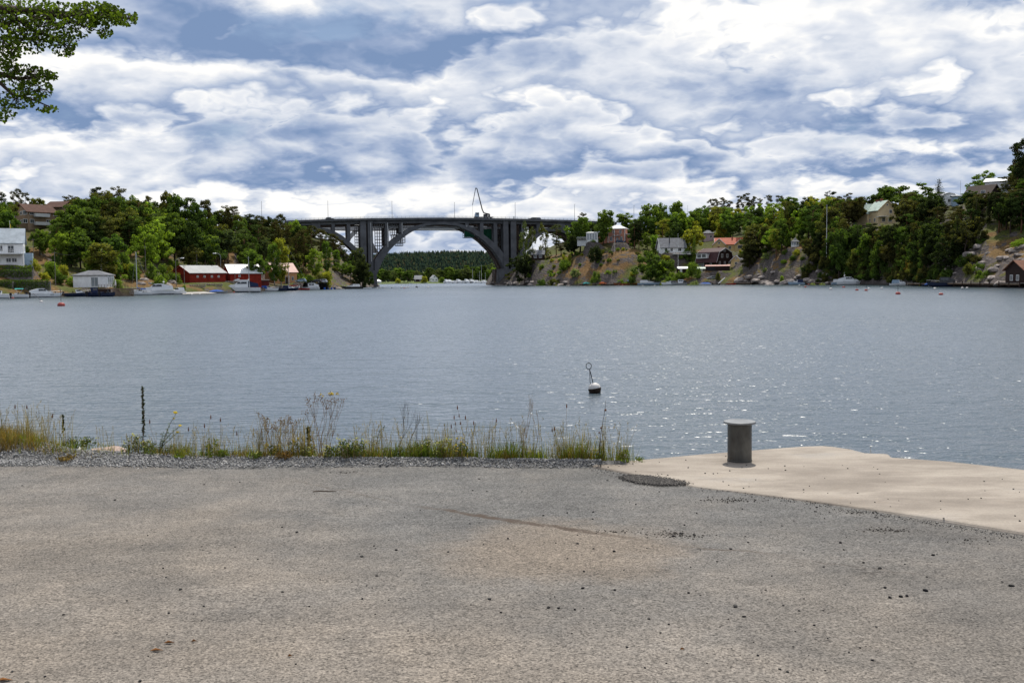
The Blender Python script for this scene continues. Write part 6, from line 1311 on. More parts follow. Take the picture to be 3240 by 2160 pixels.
m=MB(); zt_=rr_*1.15; rod=[(-.01,0,zt_-.1),(-.03,0,zt_+.22),(-.05,0,zt_+.40)]; m.tube(rod,.013,6); m.tube([(-.09,0,zt_-.28),(-.085,0,zt_+.1),(-.05,0,zt_+.36)],.009,6); m.build('rod',M_DARKST,e)
m=MB(); q=.082; m.tube([(-.055+q*.85*math.sin(2*PI*i/18),0,zt_+.40+q+.0-q*math.cos(2*PI*i/18)) for i in range(19)],.011,6,False); m.build('ring',M_DARKST,e)
# ------------------------------------------------------------------ foreground plants
def gz(px,py):  # point on the gravel strip
    p=ground_at(px,py); ya=edge_y(ASPH,px)+6; yo=edge_y(GRAV_OUT,px); t=max(0,min(1,(ya-py)/max(1,ya-yo))); p.z=bank_z(px,t); return p
def blade_quads(V,Fc,p,h,w,lean,az,seg=3):
    b=len(V); dx_,dy_=math.cos(az),math.sin(az); sx,sy=-dy_,dx_
    for i in range(seg+1):
        t=i/seg; o=lean*h*t*t; z=h*(t-.18*lean*t*t); ww=w*(1-t**1.6)*.5+.0006
        V.append((p[0]+dx_*o-sx*ww,p[1]+dy_*o-sy*ww,p[2]+z)); V.append((p[0]+dx_*o+sx*ww,p[1]+dy_*o+sy*ww,p[2]+z))
    for i in range(seg): Fc.append((b+2*i,b+2*i+1,b+2*i+3,b+2*i+2))
gr=random.Random(9)
def grass(name,label,col,patches,seed):
    """patches: px0,px1,py(base row),count,height px range,width,lean"""
    V=[];Fc=[]
    for (x0,x1,y0,y1,n,h0,h1,w,ln) in patches:
        nc=max(2,int((x1-x0)/16)); cl=[(gr.uniform(x0,x1),gr.uniform(7,22),gr.uniform(.45,1.15)) for _ in range(nc)]
        for _ in range(int(n*1.0)):
            c_,sd_,hk=gr.choice(cl); px=gr.gauss(c_,sd_); py=gr.uniform(y0,y1); p=gz(px,py); s=p.y/F
            blade_quads(V,Fc,p,gr.uniform(h0,h1)*s*hk,w*gr.uniform(.6,1.3),abs(gr.gauss(0,ln*1.5)),gr.uniform(0,6.28))
    o=link(name,me_np(name,V,Fc,M_PLANT)); o.color=(*col,1); tag(o,label,'grass',kind='stuff'); return o
grass('green_grass','fresh green grass growing along the outer gravel edge',(.085,.125,.022),[(1130,1370,1440,1456,620,25,75,.006,.35),(1040,1180,1440,1455,220,20,55,.005,.4),(560,1040,1438,1456,260,14,46,.005,.5),(1360,1520,1446,1458,260,25,70,.005,.35),(1560,1640,1448,1460,260,25,80,.005,.3),(1760,1880,1450,1464,300,30,90,.005,.3),(1640,1760,1450,1460,160,20,60,.005,.35),(0,140,1405,1440,420,14,40,.005,.5),(130,330,1412,1446,160,10,30,.004,.5),(400,560,1432,1450,180,15,45,.004,.45),(1880,1990,1452,1462,70,25,90,.004,.3)],1)
grass('dry_grass','rust brown dry grass tufts among the green grass',(.17,.115,.045),[(-60,20,1402,1446,520,16,50,.003,.5),(0,60,1402,1446,420,16,56,.003,.5),(40,120,1404,1446,420,14,48,.003,.5),(110,180,1410,1448,220,8,34,.003,.55),(100,200,1420,1446,240,8,30,.003,.5),(700,790,1440,1456,110,15,46,.004,.35),(835,880,1442,1456,70,14,40,.004,.3),(880,960,1444,1458,90,14,38,.004,.35),(1400,1480,1448,1460,160,20,55,.004,.3),(1560,1610,1450,1461,170,25,62,.004,.3),(1755,1880,1452,1464,330,20,75,.004,.3),(1100,1200,1446,1458,90,15,40,.004,.4),(480,540,1436,1450,90,15,45,.004,.4),(200,300,1440,1456,70,8,26,.004,.5)],2)
grass('yellow_grass','yellowish green grass blades mixed into the bank weeds',(.15,.155,.030),[(560,1040,1440,1457,420,15,60,.004,.4),(1040,1400,1442,1457,420,20,75,.004,.35),(1400,1760,1448,1460,420,20,80,.004,.35),(1760,1990,1452,1463,240,25,95,.004,.3),(0,560,1405,1450,420,10,40,.004,.45)],4)
grass('straw_grass','thin straw coloured grass stems waving above the tufts',(.19,.155,.085),[(0,220,1400,1430,260,50,130,.003,.3),(560,1960,1440,1456,620,40,120,.003,.3),(820,970,1440,1452,170,70,150,.003,.18),(1080,1380,1440,1452,130,60,150,.003,.22),(1400,1620,1446,1456,110,60,140,.003,.22),(1720,1990,1450,1462,150,60,150,.003,.2),(540,820,1436,1452,70,50,120,.003,.25)],3)
def feathers(seed,patches):
    # airy grass panicles: a bent stem with fine side hairs
    V=[];Fc=[];g=random.Random(seed)
    for (x0,x1,y0,y1,n,h0,h1) in patches:
        for _ in range(n):
            px=g.uniform(x0,x1); p=gz(px,g.uniform(y0,y1)); s=p.y/F; h=g.uniform(h0,h1)*s; a=g.uniform(0,6.28); ln=abs(g.gauss(0,.28)); w=.0024
            blade_quads(V,Fc,p,h,w,ln,a,4)
            for k in range(g.randint(7,13)):
                t=g.uniform(.68,1.0); q=(p[0]+math.cos(a)*ln*h*t*t,p[1]+math.sin(a)*ln*h*t*t,p[2]+h*(t-.18*ln*t*t)); blade_quads(V,Fc,q,h*.09*g.uniform(.5,1.3)*(1.3-t*.6),.0026,.8,g.uniform(0,6.28),2)
    o=link('feathery_grass',me_np('feathery_grass',V,Fc,M_PLANT)); o.color=(.20,.155,.095,1); tag(o,'feathery dry grass heads waving along the bank','grass',kind='stuff')
feathers(41,[(0,220,1402,1436,46,60,125),(300,560,1430,1448,36,40,95),(560,830,1438,1454,46,50,110),(820,980,1442,1456,60,70,135),(980,1180,1444,1456,34,50,120),(1150,1400,1446,1457,50,60,140),(1400,1640,1448,1459,60,60,140),(1640,1990,1450,1462,80,60,150)])
def stalk(label,px,py,tips,stem_mat,rad,leaf=None,leafcol=None,leafn=0,leafs=.02,heads=(),name='weed_plant',cat='plant',leafr=(.1,1.0),droop=.3,group=None,headname='flower_head'):
    """a plant from its root; tips: polylines of photo offsets (dx,dy) rising from the root"""
    p=gz(px,py); s=p.y/F; e=thing(name,label,cat,tuple(p),0,group); g=random.Random(int(px*7+py)); LV=[];LN=[]
    for tip in tips:
        pts=[Vector((0,0,-.02))]+[Vector((x*s,g.uniform(-.03,.03)*(-y*s)*1.5,-y*s)) for x,y in tip]
        # refine with a slight natural wobble
        P=[]
        for a,b in zip(pts,pts[1:]):
            for k in range(4): P.append(a.lerp(b,k/4)+Vector((g.gauss(0,.0016),g.gauss(0,.0016),0)))
        P.append(pts[-1]); n=len(P); m=MB(); m.tube(P,[rad*(1-.65*i/(n-1)) for i in range(n)],5); m.build('stem',stem_mat,e)
        for k in range(leafn):
            t=leafr[0]+(leafr[1]-leafr[0])*(k+g.random())/leafn; f=t*(n-1); i=min(int(f),n-2); c=P[i].lerp(P[i+1],f-i); a=g.uniform(0,6.28); L=leafs*(1.25-.6*t)*g.uniform(.7,1.3)
            d=Vector((math.cos(a),math.sin(a),.55-droop*g.uniform(.5,1.5))).normalized(); sd=d.cross(Vector((0,0,1))).normalized()*L*.16; b=len(LV)
            LV += [tuple(c),tuple(c+d*L*.5+sd+Vector((0,0,L*.06))),tuple(c+d*L-Vector((0,0,L*.12))),tuple(c+d*L*.5-sd+Vector((0,0,L*.06)))]; LN.append((b,b+1,b+2,b+3))
    if LN: o=link('leaves',me_np('leaves',LV,LN,M_PLANT),e); o.color=(*leafcol,1)
    for (hx,hy,hr,mat,kind) in heads:
        m=MB(); c=Vector((hx*s,g.uniform(-.03,.03),-hy*s)); R_=hr*s
        if kind=='spike': m.lathe([(R_*.25,-R_*2.2),(R_*.6,-R_*1.2),(R_*.55,0),(R_*.35,R_*1.2),(R_*.08,R_*2.2)],7,tuple(c))
        elif kind=='bur': m.ball(tuple(c),R_,8,5)
        else:
            for q in range(9):
                a=2*PI*q/9; o_=c+Vector((math.cos(a),math.sin(a),0))*R_*.6; m.ball(tuple(o_+Vector((0,0,g.uniform(-.2,.4)*R_))),(R_*.48,R_*.48,R_*.30),5,4)
            m.ball(tuple(c+Vector((0,0,R_*.25))),R_*.5,6,4)
        m.build(headname,mat,e)
    return e
DG=(.030,.040,.016); MG=(.055,.080,.020); BG=(.090,.125,.022)
def spikeleaves(e,mat_col,px,py,h,s0,n,w,seed):
    g=np.random.default_rng(seed); s=gz(px,py).y/F; t=g.random(n)**.8; z=(s0+(1-s0)*t)*h*s; a=g.random(n)*6.28; r=w*s*(1.1-t*.75); c=np.stack([np.cos(a)*r*.4,np.sin(a)*r*.4,z],1)
    nn=np.stack([np.cos(a+1.4),np.sin(a+1.4),.5+g.normal(size=n)*.4],1); v,f=leaves(c,nn/np.linalg.norm(nn,axis=1,keepdims=True),w*s*.75,.42,g); o=link('leaves',me_np('leaves',v,f,M_PLANT),e); o.color=(*mat_col,1)
e=stalk('tallest dark upright weed spike covered in small leaves at left',458,1438,[[(-4,-60),(3,-120),(0,-175),(2,-225)],[(-2,-40),(-6,-90)]],M_DSTEM,.0055,True,DG,14,.03,name='dock_weed'); 
g_=np.random.default_rng(3); spikeleaves(e,DG,458,1438,222,.28,190,7,3)
e=stalk('short dark leafy weed spike standing left of the pinkish boulder',203,1414,[[(1,-50),(0,-100)],[(-12,-38),(-19,-42)],[(14,-22),(20,-28)]],M_DSTEM,.004,True,DG,10,.03,name='dock_weed'); spikeleaves(e,DG,203,1414,100,.40,70,6,4)
stalk('leaning green weed with a cluster of orange yellow flower heads on its longest stem',503,1440,[[(18,-55),(36,-95),(58,-136)],[(12,-40),(40,-70),(68,-93)],[(10,-30),(36,-52),(62,-74)],[(6,-40),(18,-78)]],M_DSTEM,.0042,True,(.062,.092,.030),42,.030,[(58,-138,7,M_YFLOW,'f'),(50,-118,4,M_YFLOW,'f'),(69,-95,5.5,M_YFLOW,'f'),(63,-76,5,M_YFLOW,'f')],name='yellow_flowering_weed')
stalk('dark mugwort spike left of the tall tan branched plant',978,1440,[[(4,-45),(2,-95)],[(10,-25),(20,-40)]],M_DSTEM,.004,True,DG,12,.03,name='mugwort'); 
e=[o for o in COL.objects if o.name.startswith('mugwort')][-1]; spikeleaves(e,DG,978,1440,96,.35,90,10,5)
stalk('green mugwort leaning right with a feathery tip, above the green grass',1188,1440,[[(4,-45),(12,-80),(32,-100)],[(-6,-40),(-4,-70)]],M_DSTEM,.0045,True,(.045,.062,.024),46,.034,name='mugwort'); 
# tall dry branched plants
def branchy(label,px,py,h,spread,n,mat,seed,tipmat=None,lean=0,name='dry_branched_weed'):
    g=random.Random(seed); p=gz(px,py); s=p.y/F; e=thing(name,label,'plant',tuple(p))
    def grow(a,ang,L,r,dep,m):
        yaw=g.uniform(-.5,.5); b=a+Vector((math.sin(ang)*L,yaw*L*.4,math.cos(ang)*L)); md=a.lerp(b,.5)+Vector((math.sin(ang+.12)*L*.03,0,0)); m.tube([a,md,b],[r,r*.8,r*.6],4)
        if dep==0:
            tips.append(b); return
        for k in range(g.choice((2,2,3))): grow(b,ang*.62+g.uniform(-.38,.38),L*g.uniform(.55,.8),r*.62,dep-1,m)
    tips=[]
    for k in range(n):
        m=MB(); a=Vector((g.uniform(-.03,.03),g.uniform(-.03,.03),-.02)); grow(a,(k/(max(1,n-1))-.5)*spread+lean+g.uniform(-.05,.05),h*s*g.uniform(.36,.46),.0034,3,m); m.build('branch',mat,e)
    if tipmat:
        m=MB()
        for t in tips:
            for q in range(g.choice((1,2,3))): m.ball(tuple(t+Vector((g.gauss(0,.008),g.gauss(0,.008),g.gauss(0,.012)))),(.004,.004,.006),5,4)
        tag(m.build('seed_heads',tipmat,e),kind='stuff')
    return e,tips,s
M_TAN=paint('tan_dry_stem',(.235,.135,.055),.9,.3,20)
e,tips,s=branchy('tall bushy tan branched plant with a few yellow flowers on top',1022,1455,190,.62,6,M_TAN,4,M_TAN)
m=MB(); top=sorted(tips,key=lambda t:-t.z)[:5]
for t in top:
    for q in range(4): m.ball(tuple(t+Vector((RND.gauss(0,.008),RND.gauss(0,.008),RND.gauss(0,.006)))),.006,6,4)
m.build('flower_head',M_YFLOW,e)
branchy('leafless dry branched plant fanning out to the right in front of the water',1672,1456,196,.28,2,M_STRAW,8,None,.16)
branchy('small dry twiggy plant at the left foot of the fanning branched plant',1655,1456,150,.2,2,M_STRAW,12,None,.1)
branchy('grey wispy dead plant left of the tall tan branched one',905,1448,130,.6,5,M_STRAW,15,M_STRAW)
branchy('grey wispy dead plant leaning over the yellow flowers behind the arching weed',862,1448,128,.5,4,M_STRAW,16,M_STRAW)
branchy('dark bare plant with two long slanting stems beside the green mugwort',1248,1432,170,.15,2,M_DSTEM,19,None,.42)
branchy('second dark slanting bare plant right of the first, over green grass',1282,1432,150,.12,2,M_DSTEM,21,None,.45)
stalk('slender arching dark stem with one drooping bud above the gravel',820,1444,[[(2,-60),(12,-105),(24,-124),(31,-128)],[(-2,-30),(-6,-52)]],M_DSTEM,.0035,heads=[(27,-127,3.5,M_DSTEM,'bur')],name='arching_weed',headname='bud')
stalk('upright thin stalk with three dark round burs near the concrete slab',1893,1462,[[(6,-70),(12,-120),(22,-172),(25,-205)],[(4,-60),(3,-100)]],M_DSTEM,.0038,True,(.06,.06,.02),8,.05,[(23,-176,4,M_SEED,'bur'),(9,-118,3.2,M_SEED,'bur'),(3,-104,3,M_SEED,'bur')],name='bur_weed',headname='bur',leafr=(.02,.3))
# sorrel-like stalks with brown heads
for i,(px,py,dx_,dy_,n) in enumerate(((704,1440,-5,-118,'tall brown headed stalk at the right of the orange yellow flowers'),(745,1442,8,-78,'small brown headed stalk'),(645,1440,6,-100,'brown headed stalk nearest the orange yellow flowers'),(660,1440,8,-126,'thin brown tipped stalk'),(585,1436,14,-84,'short slanting brown headed stalk'),(500,1436,-26,-108,'brown headed stalk behind the yellow flowering weed'),(1476,1450,-26,-170,'tallest brown headed stalk in the middle group'),(1455,1452,-16,-140,'brown headed stalk left of the tallest'),(1502,1452,-28,-138,'brown headed stalk leaning left'),(1520,1450,-20,-118,'short brown headed stalk leaning left'),(1560,1452,12,-128,'brown headed stalk left of the fanning plant'),(1790,1456,4,-180,'lone tall brown headed stalk left of the burs'),(1775,1458,-20,-110,'brown headed stalk bending left over the dry tuft'),(1760,1458,-12,-104,'shorter brown headed stalk over the dry tuft'),(95,1415,-2,-108,'brown headed grass stalk at the far left'),(60,1415,-10,-104,'second brown headed stalk at the far left'),(150,1418,18,-90,'slanting brown headed stalk left of the dark spike'),(1435,1452,-6,-110,'brown headed stalk at the left edge of the middle group'))):
    stalk(n+' in the bank weeds',px,py,[[(dx_*.3,dy_*.45),(dx_,dy_)]],M_STRAW,.0022,heads=[(dx_,dy_-3,3.4,M_SEED,'spike')]+([(dx_*.82,dy_*.86,2.8,M_SEED,'spike'),(dx_*.66,dy_*.72,2.6,M_SEED,'spike')] if i in (6,7) else []),name='seed_stalk',headname='seed_head')
# low flowering clumps
def clump(label,px,py,w,h,n,col,flow,nf,seed,name='flowering_clump'):
    g=np.random.default_rng(seed); p=gz(px,py); s=p.y/F; e=thing(name,label,'plant',tuple(p)); m=MB(); LV=[];LF=[];T=[]
    for k in range(n):
        x=(g.random()-.5)*w*s; y=(g.random()-.5)*.16; hh=h*s*(.55+.5*g.random()); dx_=g.normal()*.16*hh; m.tube([(x*.7,y,-.01),(x*.85,y,hh*.5),(x+dx_,y,hh)],[.002,.0016,.001],4,False); T.append((x+dx_,y,hh))
        c=np.stack([x*.85+g.normal(size=14)*.014,y+g.normal(size=14)*.014,hh*(.15+.8*g.random(14))],1); nn=g.normal(size=(14,3)); nn/=np.linalg.norm(nn,axis=1,keepdims=True); v,f=leaves(c,nn,.013,.4,g); LF.append(f+len(LV)*14*4); LV.append(v)
    m.build('stems',M_STRAW,e); o=link('leaves',me_np('leaves',np.concatenate(LV),np.concatenate(LF),M_PLANT),e); o.color=(*col,1)
    if flow:
        m=MB()
        for k in range(nf):
            t=T[g.integers(len(T))]
            for q in range(3): m.ball((t[0]+g.normal()*.008,t[1]+g.normal()*.008,t[2]*(1-.25*g.random()*(k%3))+g.normal()*.005),(.0065,.0065,.004),5,4)
        tag(m.build('flower_head',flow,e),kind='stuff')
for i,a in enumerate((('clump of small yellow flowers on the gravel behind the arching weed',866,1446,48,52,16,MG,M_YFLOW,16),('yellow flowers standing higher right of the grey wispy plant',940,1448,40,72,10,MG,M_YFLOW,13),('pale yellow flowers low beside the dark mugwort spike',975,1450,36,42,14,MG,M_PYFLOW,12),('pale yellow flower clump at the foot of the tall tan plant',1050,1454,40,46,14,MG,M_PYFLOW,10),('widest clump of pale yellow flowers right of the tall tan plant',1110,1454,100,62,34,MG,M_PYFLOW,34),('yellowish green clump left of the tall brown headed stalks',1400,1454,60,78,20,BG,M_PYFLOW,16),('clump with orange tinted yellow flowers below the tall brown stalks',1458,1456,44,74,14,MG,M_YFLOW,9),('pale yellow flower clump at the foot of the tallest dark spike',425,1438,70,66,24,(.07,.085,.045),M_PYFLOW,14),('grey green clump between the tallest spike and the yellow weed',470,1442,50,44,16,(.07,.085,.045),M_PYFLOW,5),('low green clump with tiny flowers behind the pinkish boulder',255,1418,90,40,26,MG,M_PYFLOW,8),('airy grey green clump right of the yellow weed',560,1440,80,44,22,(.07,.085,.045),None,0),('leafy green clump at the left end of the middle weeds',672,1444,46,70,16,BG,None,0),('low leafy green plant on the gravel below the brown stalks',690,1452,60,26,22,BG,None,0),('bright green leafy clump at the right of the wide flower clump',1330,1450,70,72,28,MG,M_PYFLOW,6),('dark leafy clump under the slanting bare plants',1240,1452,80,50,30,MG,None,0),('leafy bright plant against the quay corner',1972,1462,30,52,12,BG,None,0),('tiny bright green seedling beside the concrete tip',2030,1456,18,14,8,BG,None,0),('yellow green rosette at the gravel below the grey wispy plants',808,1456,40,20,16,BG,M_PYFLOW,4),('reddish low clump under the yellow flowers near the mugwort',905,1456,46,26,18,(.13,.075,.03),None,0),('low ground plant on the gravel right of the yellow weed',568,1454,34,12,12,BG,None,0),('rusty low ground plant on the gravel left of the boulder',215,1456,40,14,14,(.13,.085,.035),None,0))): clump(*a,seed=60+i)
e=stalk('sparse dry sprig growing in the broken notch of the quay edge',2757,1432,[[(-1,-22),(-5,-50)],[(2,-14),(3,-24)]],M_STRAW,.0018,True,(.14,.10,.03),10,.02,name='sprig'); e.location.z=QUAY-.075
# pinkish boulder and dark hollow on the bank
p=gz(330,1432); m=bpy.data.objects.new('boulder',ROCKS[1].copy()); COL.objects.link(m); m.data.materials.clear(); m.data.materials.append(paint('pink_granite',(.50,.38,.32),.85,.25,6,bump=.5)); m.location=(p.x,p.y+.12,QUAY-.02); m.scale=(.20,.11,.085); tag(m,'long pale pinkish boulder lying in the gravel bank at left','rock')
m=bpy.data.objects.new('boulder',ROCKS[3]); COL.objects.link(m); p=gz(1372,1460); m.location=(p.x,p.y,QUAY); m.scale=(.02,.016,.016); tag(m,'black angular lump on the gravel edge behind the asphalt','rock')
# ------------------------------------------------------------------ loose stones, twig, leaves on the asphalt
M_PEB=[paint('dark_stone_%d'%i,c,.85,.25,30) for i,c in enumerate(((.014,.014,.015),(.026,.025,.024),(.05,.047,.045)))]
PM=[]
for i in range(7):
    m=MB(); m.ball((0,0,0),(1,.8,.6),6,4); g_=random.Random(70+i)
    m.v=[tuple(Vector(v)*(1+.45*mnoise.noise(Vector(v)*1.5+Vector((i*5.3,0,0)))+g_.uniform(-.12,.12))+Vector((0,0,.22))) for v in m.v]; PM.append(m.mesh('loose_stone',M_PEB[i%3]))
gp=random.Random(21)
def stone_at(px,py,sz,label,grp):
    p=ground_at(px,py); o=link('loose_stone',PM[gp.randrange(7)]); on=px>1850 and py<1467+(px-1848)*.155; o.location=(p.x,p.y,QUAY+.001 if on else asph_z(p.x,p.y)); o.scale=(sz*.9*gp.uniform(.8,1.2),sz*.9,sz*.9); o.rotation_euler=(0,0,gp.uniform(0,6.28)); tag(o,label,'stone',grp)
SP=[(105,450,.013),(428,468,.011),(798,386,.011),(1095,414,.008),(1230,419,.012),(1457,467,.014),(1328,449,.010),(1270,587,.010),(1262,688,.011),(1460,700,.012),(683,757,.012),(1050,812,.012),(1112,816,.010),(1672,876,.009),(1796,909,.009),(1744,960,.008),(1918,720,.011),(2208,805,.015),(2262,866,.011),(2180,451,.012),(2288,411,.011),(1018,240,.011),(1165,225,.009),(1327,219,.011),(1590,173,.011),(1893,303,.011),(1968,230,.010),(620,17,.011),(580,91,.010),(1415,29,.012),(1822,372,.014),(1870,357,.014),(1952,365,.012)]
for x,y,s in SP: stone_at(1200+x/1.96,1500+y/1.96,s,'small dark stone lying loose on the grey asphalt','loose stones on the asphalt')
for x,y,s in ((1840,347,.013),(2243,489,.013),(1748,317,.009),(1030,618,.009),(1118,695,.012),(1046,843,.010),(393,852,.009),(1118,695,.011),(75,1198,.009),(278,1230,.009),(868,1262,.010),(2246,754,.009),(713,150,.012),(137,60,.009),(1457,433,.008),(1265,50,.009),(916,370,.008),(1598,506,.008),(1396,560,.008)): stone_at(x/1.96,1500+y/1.96,s,'small dark stone lying loose on the grey asphalt','loose stones on the asphalt')
for k in range(170):
    px=gp.triangular(0,3240,2500); py=gp.uniform(1475,2120)
    if px>1850 and py<1470+(px-1848)*.157+12: continue
    stone_at(px,py,gp.choice((.004,.005,.006,.007,.009)),'small dark stone lying loose on the grey asphalt','loose stones on the asphalt')
for k in range(60):
    px=gp.uniform(1900,3240); yb_=1467+(px-1848)*.155; yt_=max(1420 if px<2700 else 1440+(px-2700)*.1,1412)+6
    if px<2600: yt_=1460-(px-1950)*.075+6
    if yt_>=yb_-4: continue
    stone_at(px,yb_-(yb_-yt_)*gp.random()**1.6,gp.choice((.005,.006,.007,.009)),'small dark stone lying loose on the pale concrete quay','loose stones on the concrete')
for i,(x,y,s) in enumerate(sorted((((1200,1465,.017),(1035,1515,.013),(980,1520,.013),(885,1528,.013),(840,1440,.012),(1960,1418,.016),(1265,1140,.014),(650,1207,.012),(793,1258,.014),(447,1038,.014),(225,762,.012),(236,727,.011))))): stone_at(2500+x/2.8,1340+y/2.8,s,'larger dark stone on the right side of the asphalt, %s from left of twelve'%('first second third fourth fifth sixth seventh eighth ninth tenth eleventh twelfth'.split()[i]),'larger stones at right')
P=[];S=[]
for (x,y,sx,sy,n) in ((2115,1682,90,12,110),(2200,1690,60,8,40),(2310,1578,100,8,110),(2800,1668,80,8,80),(1940,1674,70,6,40),(2720,1612,60,8,50),(3060,1700,90,16,40),(1105,1490,60,4,30)):
    for k in range(n):
        p=ground_at(gp.gauss(x,sx*.5),gp.gauss(y,sy*.5)); P.append((p.x,p.y,asph_z(p.x,p.y)+.001)); S.append(gp.choice((.003,.004,.005,.007,.009)))
tag(link('rubble',stones('rubble',P,S,gravel_mat('broken_asphalt',[(0,(.012,.011,.010)),(.7,(.04,.035,.03)),(1,(.10,.085,.07))]),11)),'black crumbs of broken asphalt along the seam and in small scars','gravel',kind='stuff')
P=[];S=[]
for k in range(2600):
    px=gp.triangular(0,3240,2300); py=1470+690*gp.random()**1.2
    if px>1850 and py<1470+(px-1848)*.157+6: continue
    p=ground_at(px,py); P.append((p.x,p.y,asph_z(p.x,p.y)+.0005)); S.append(gp.uniform(.0014,.0034))
for k in range(700):
    px=gp.uniform(1860,3240); py=1469+(px-1848)*.1565+abs(gp.gauss(0,8)); p=ground_at(px,py); P.append((p.x,p.y,asph_z(p.x,p.y)+.002)); S.append(gp.uniform(.003,.008))
tag(link('grit',stones('grit',P,S,gravel_mat('grit_stone',[(0,(.03,.03,.03)),(.6,(.09,.085,.08)),(.85,(.2,.19,.18)),(1,(.5,.48,.45))]),8)),'fine grit scattered over the asphalt','gravel',kind='stuff')
def twig(label,pts,r,mat,name='twig'):
    P=[ground_at(x,y) for x,y in pts]; P=[Vector((q.x,q.y,asph_z(q.x,q.y)+.004)) for q in P]; m=MB(); m.tube(P,[r]*(len(P)-1)+[r*.5],5); tag(m.build(name,mat),label,'twig')
twig('thin dark twig lying on the asphalt left of the middle',[(990,1549),(1012,1547),(1040,1548),(1064,1548)],.004,M_DSTEM)
for lb,x,y,w in (('larger of two brown dry leaf scraps lying side by side near the bottom edge',495,2050,22),('curled brown leaf scrap above the larger leaf scrap near the bottom',535,2026,18),('small brown leaf scrap right of the curled one near the bottom',614,2021,10),('brown leaf scrap alone low in the middle of the asphalt',917,2068,8),('reddish brown leaf scrap on the right half of the asphalt',2159,2043,8),('orange brown leaf piece at the bottom left corner',12,2140,28)):
    p=ground_at(x,y); s=p.y/F; m=MB(); a=w*s; m.add([(-a,0,.003),(-a*.3,a*.35,.012),(a,.1*a,.004),(a*.2,-a*.4,.014),(0,0,.003)],[(0,4,1),(1,4,2),(2,4,3),(3,4,0)]); o=m.build('dry_leaf',paint('dry_leaf',(.30,.13,.04),.8,.3,40)); o.location=(p.x,p.y,asph_z(p.x,p.y)); tag(o,lb,'leaf')
p=ground_at(285,1452); m=MB(); m.box(0,0,.008,.05,.02,.012,.3); o=m.build('paper_scrap',M_WHITE); o.location=(p.x,p.y,QUAY+.01); tag(o,'small white paper scrap on the gravel in front of the pinkish boulder','litter')
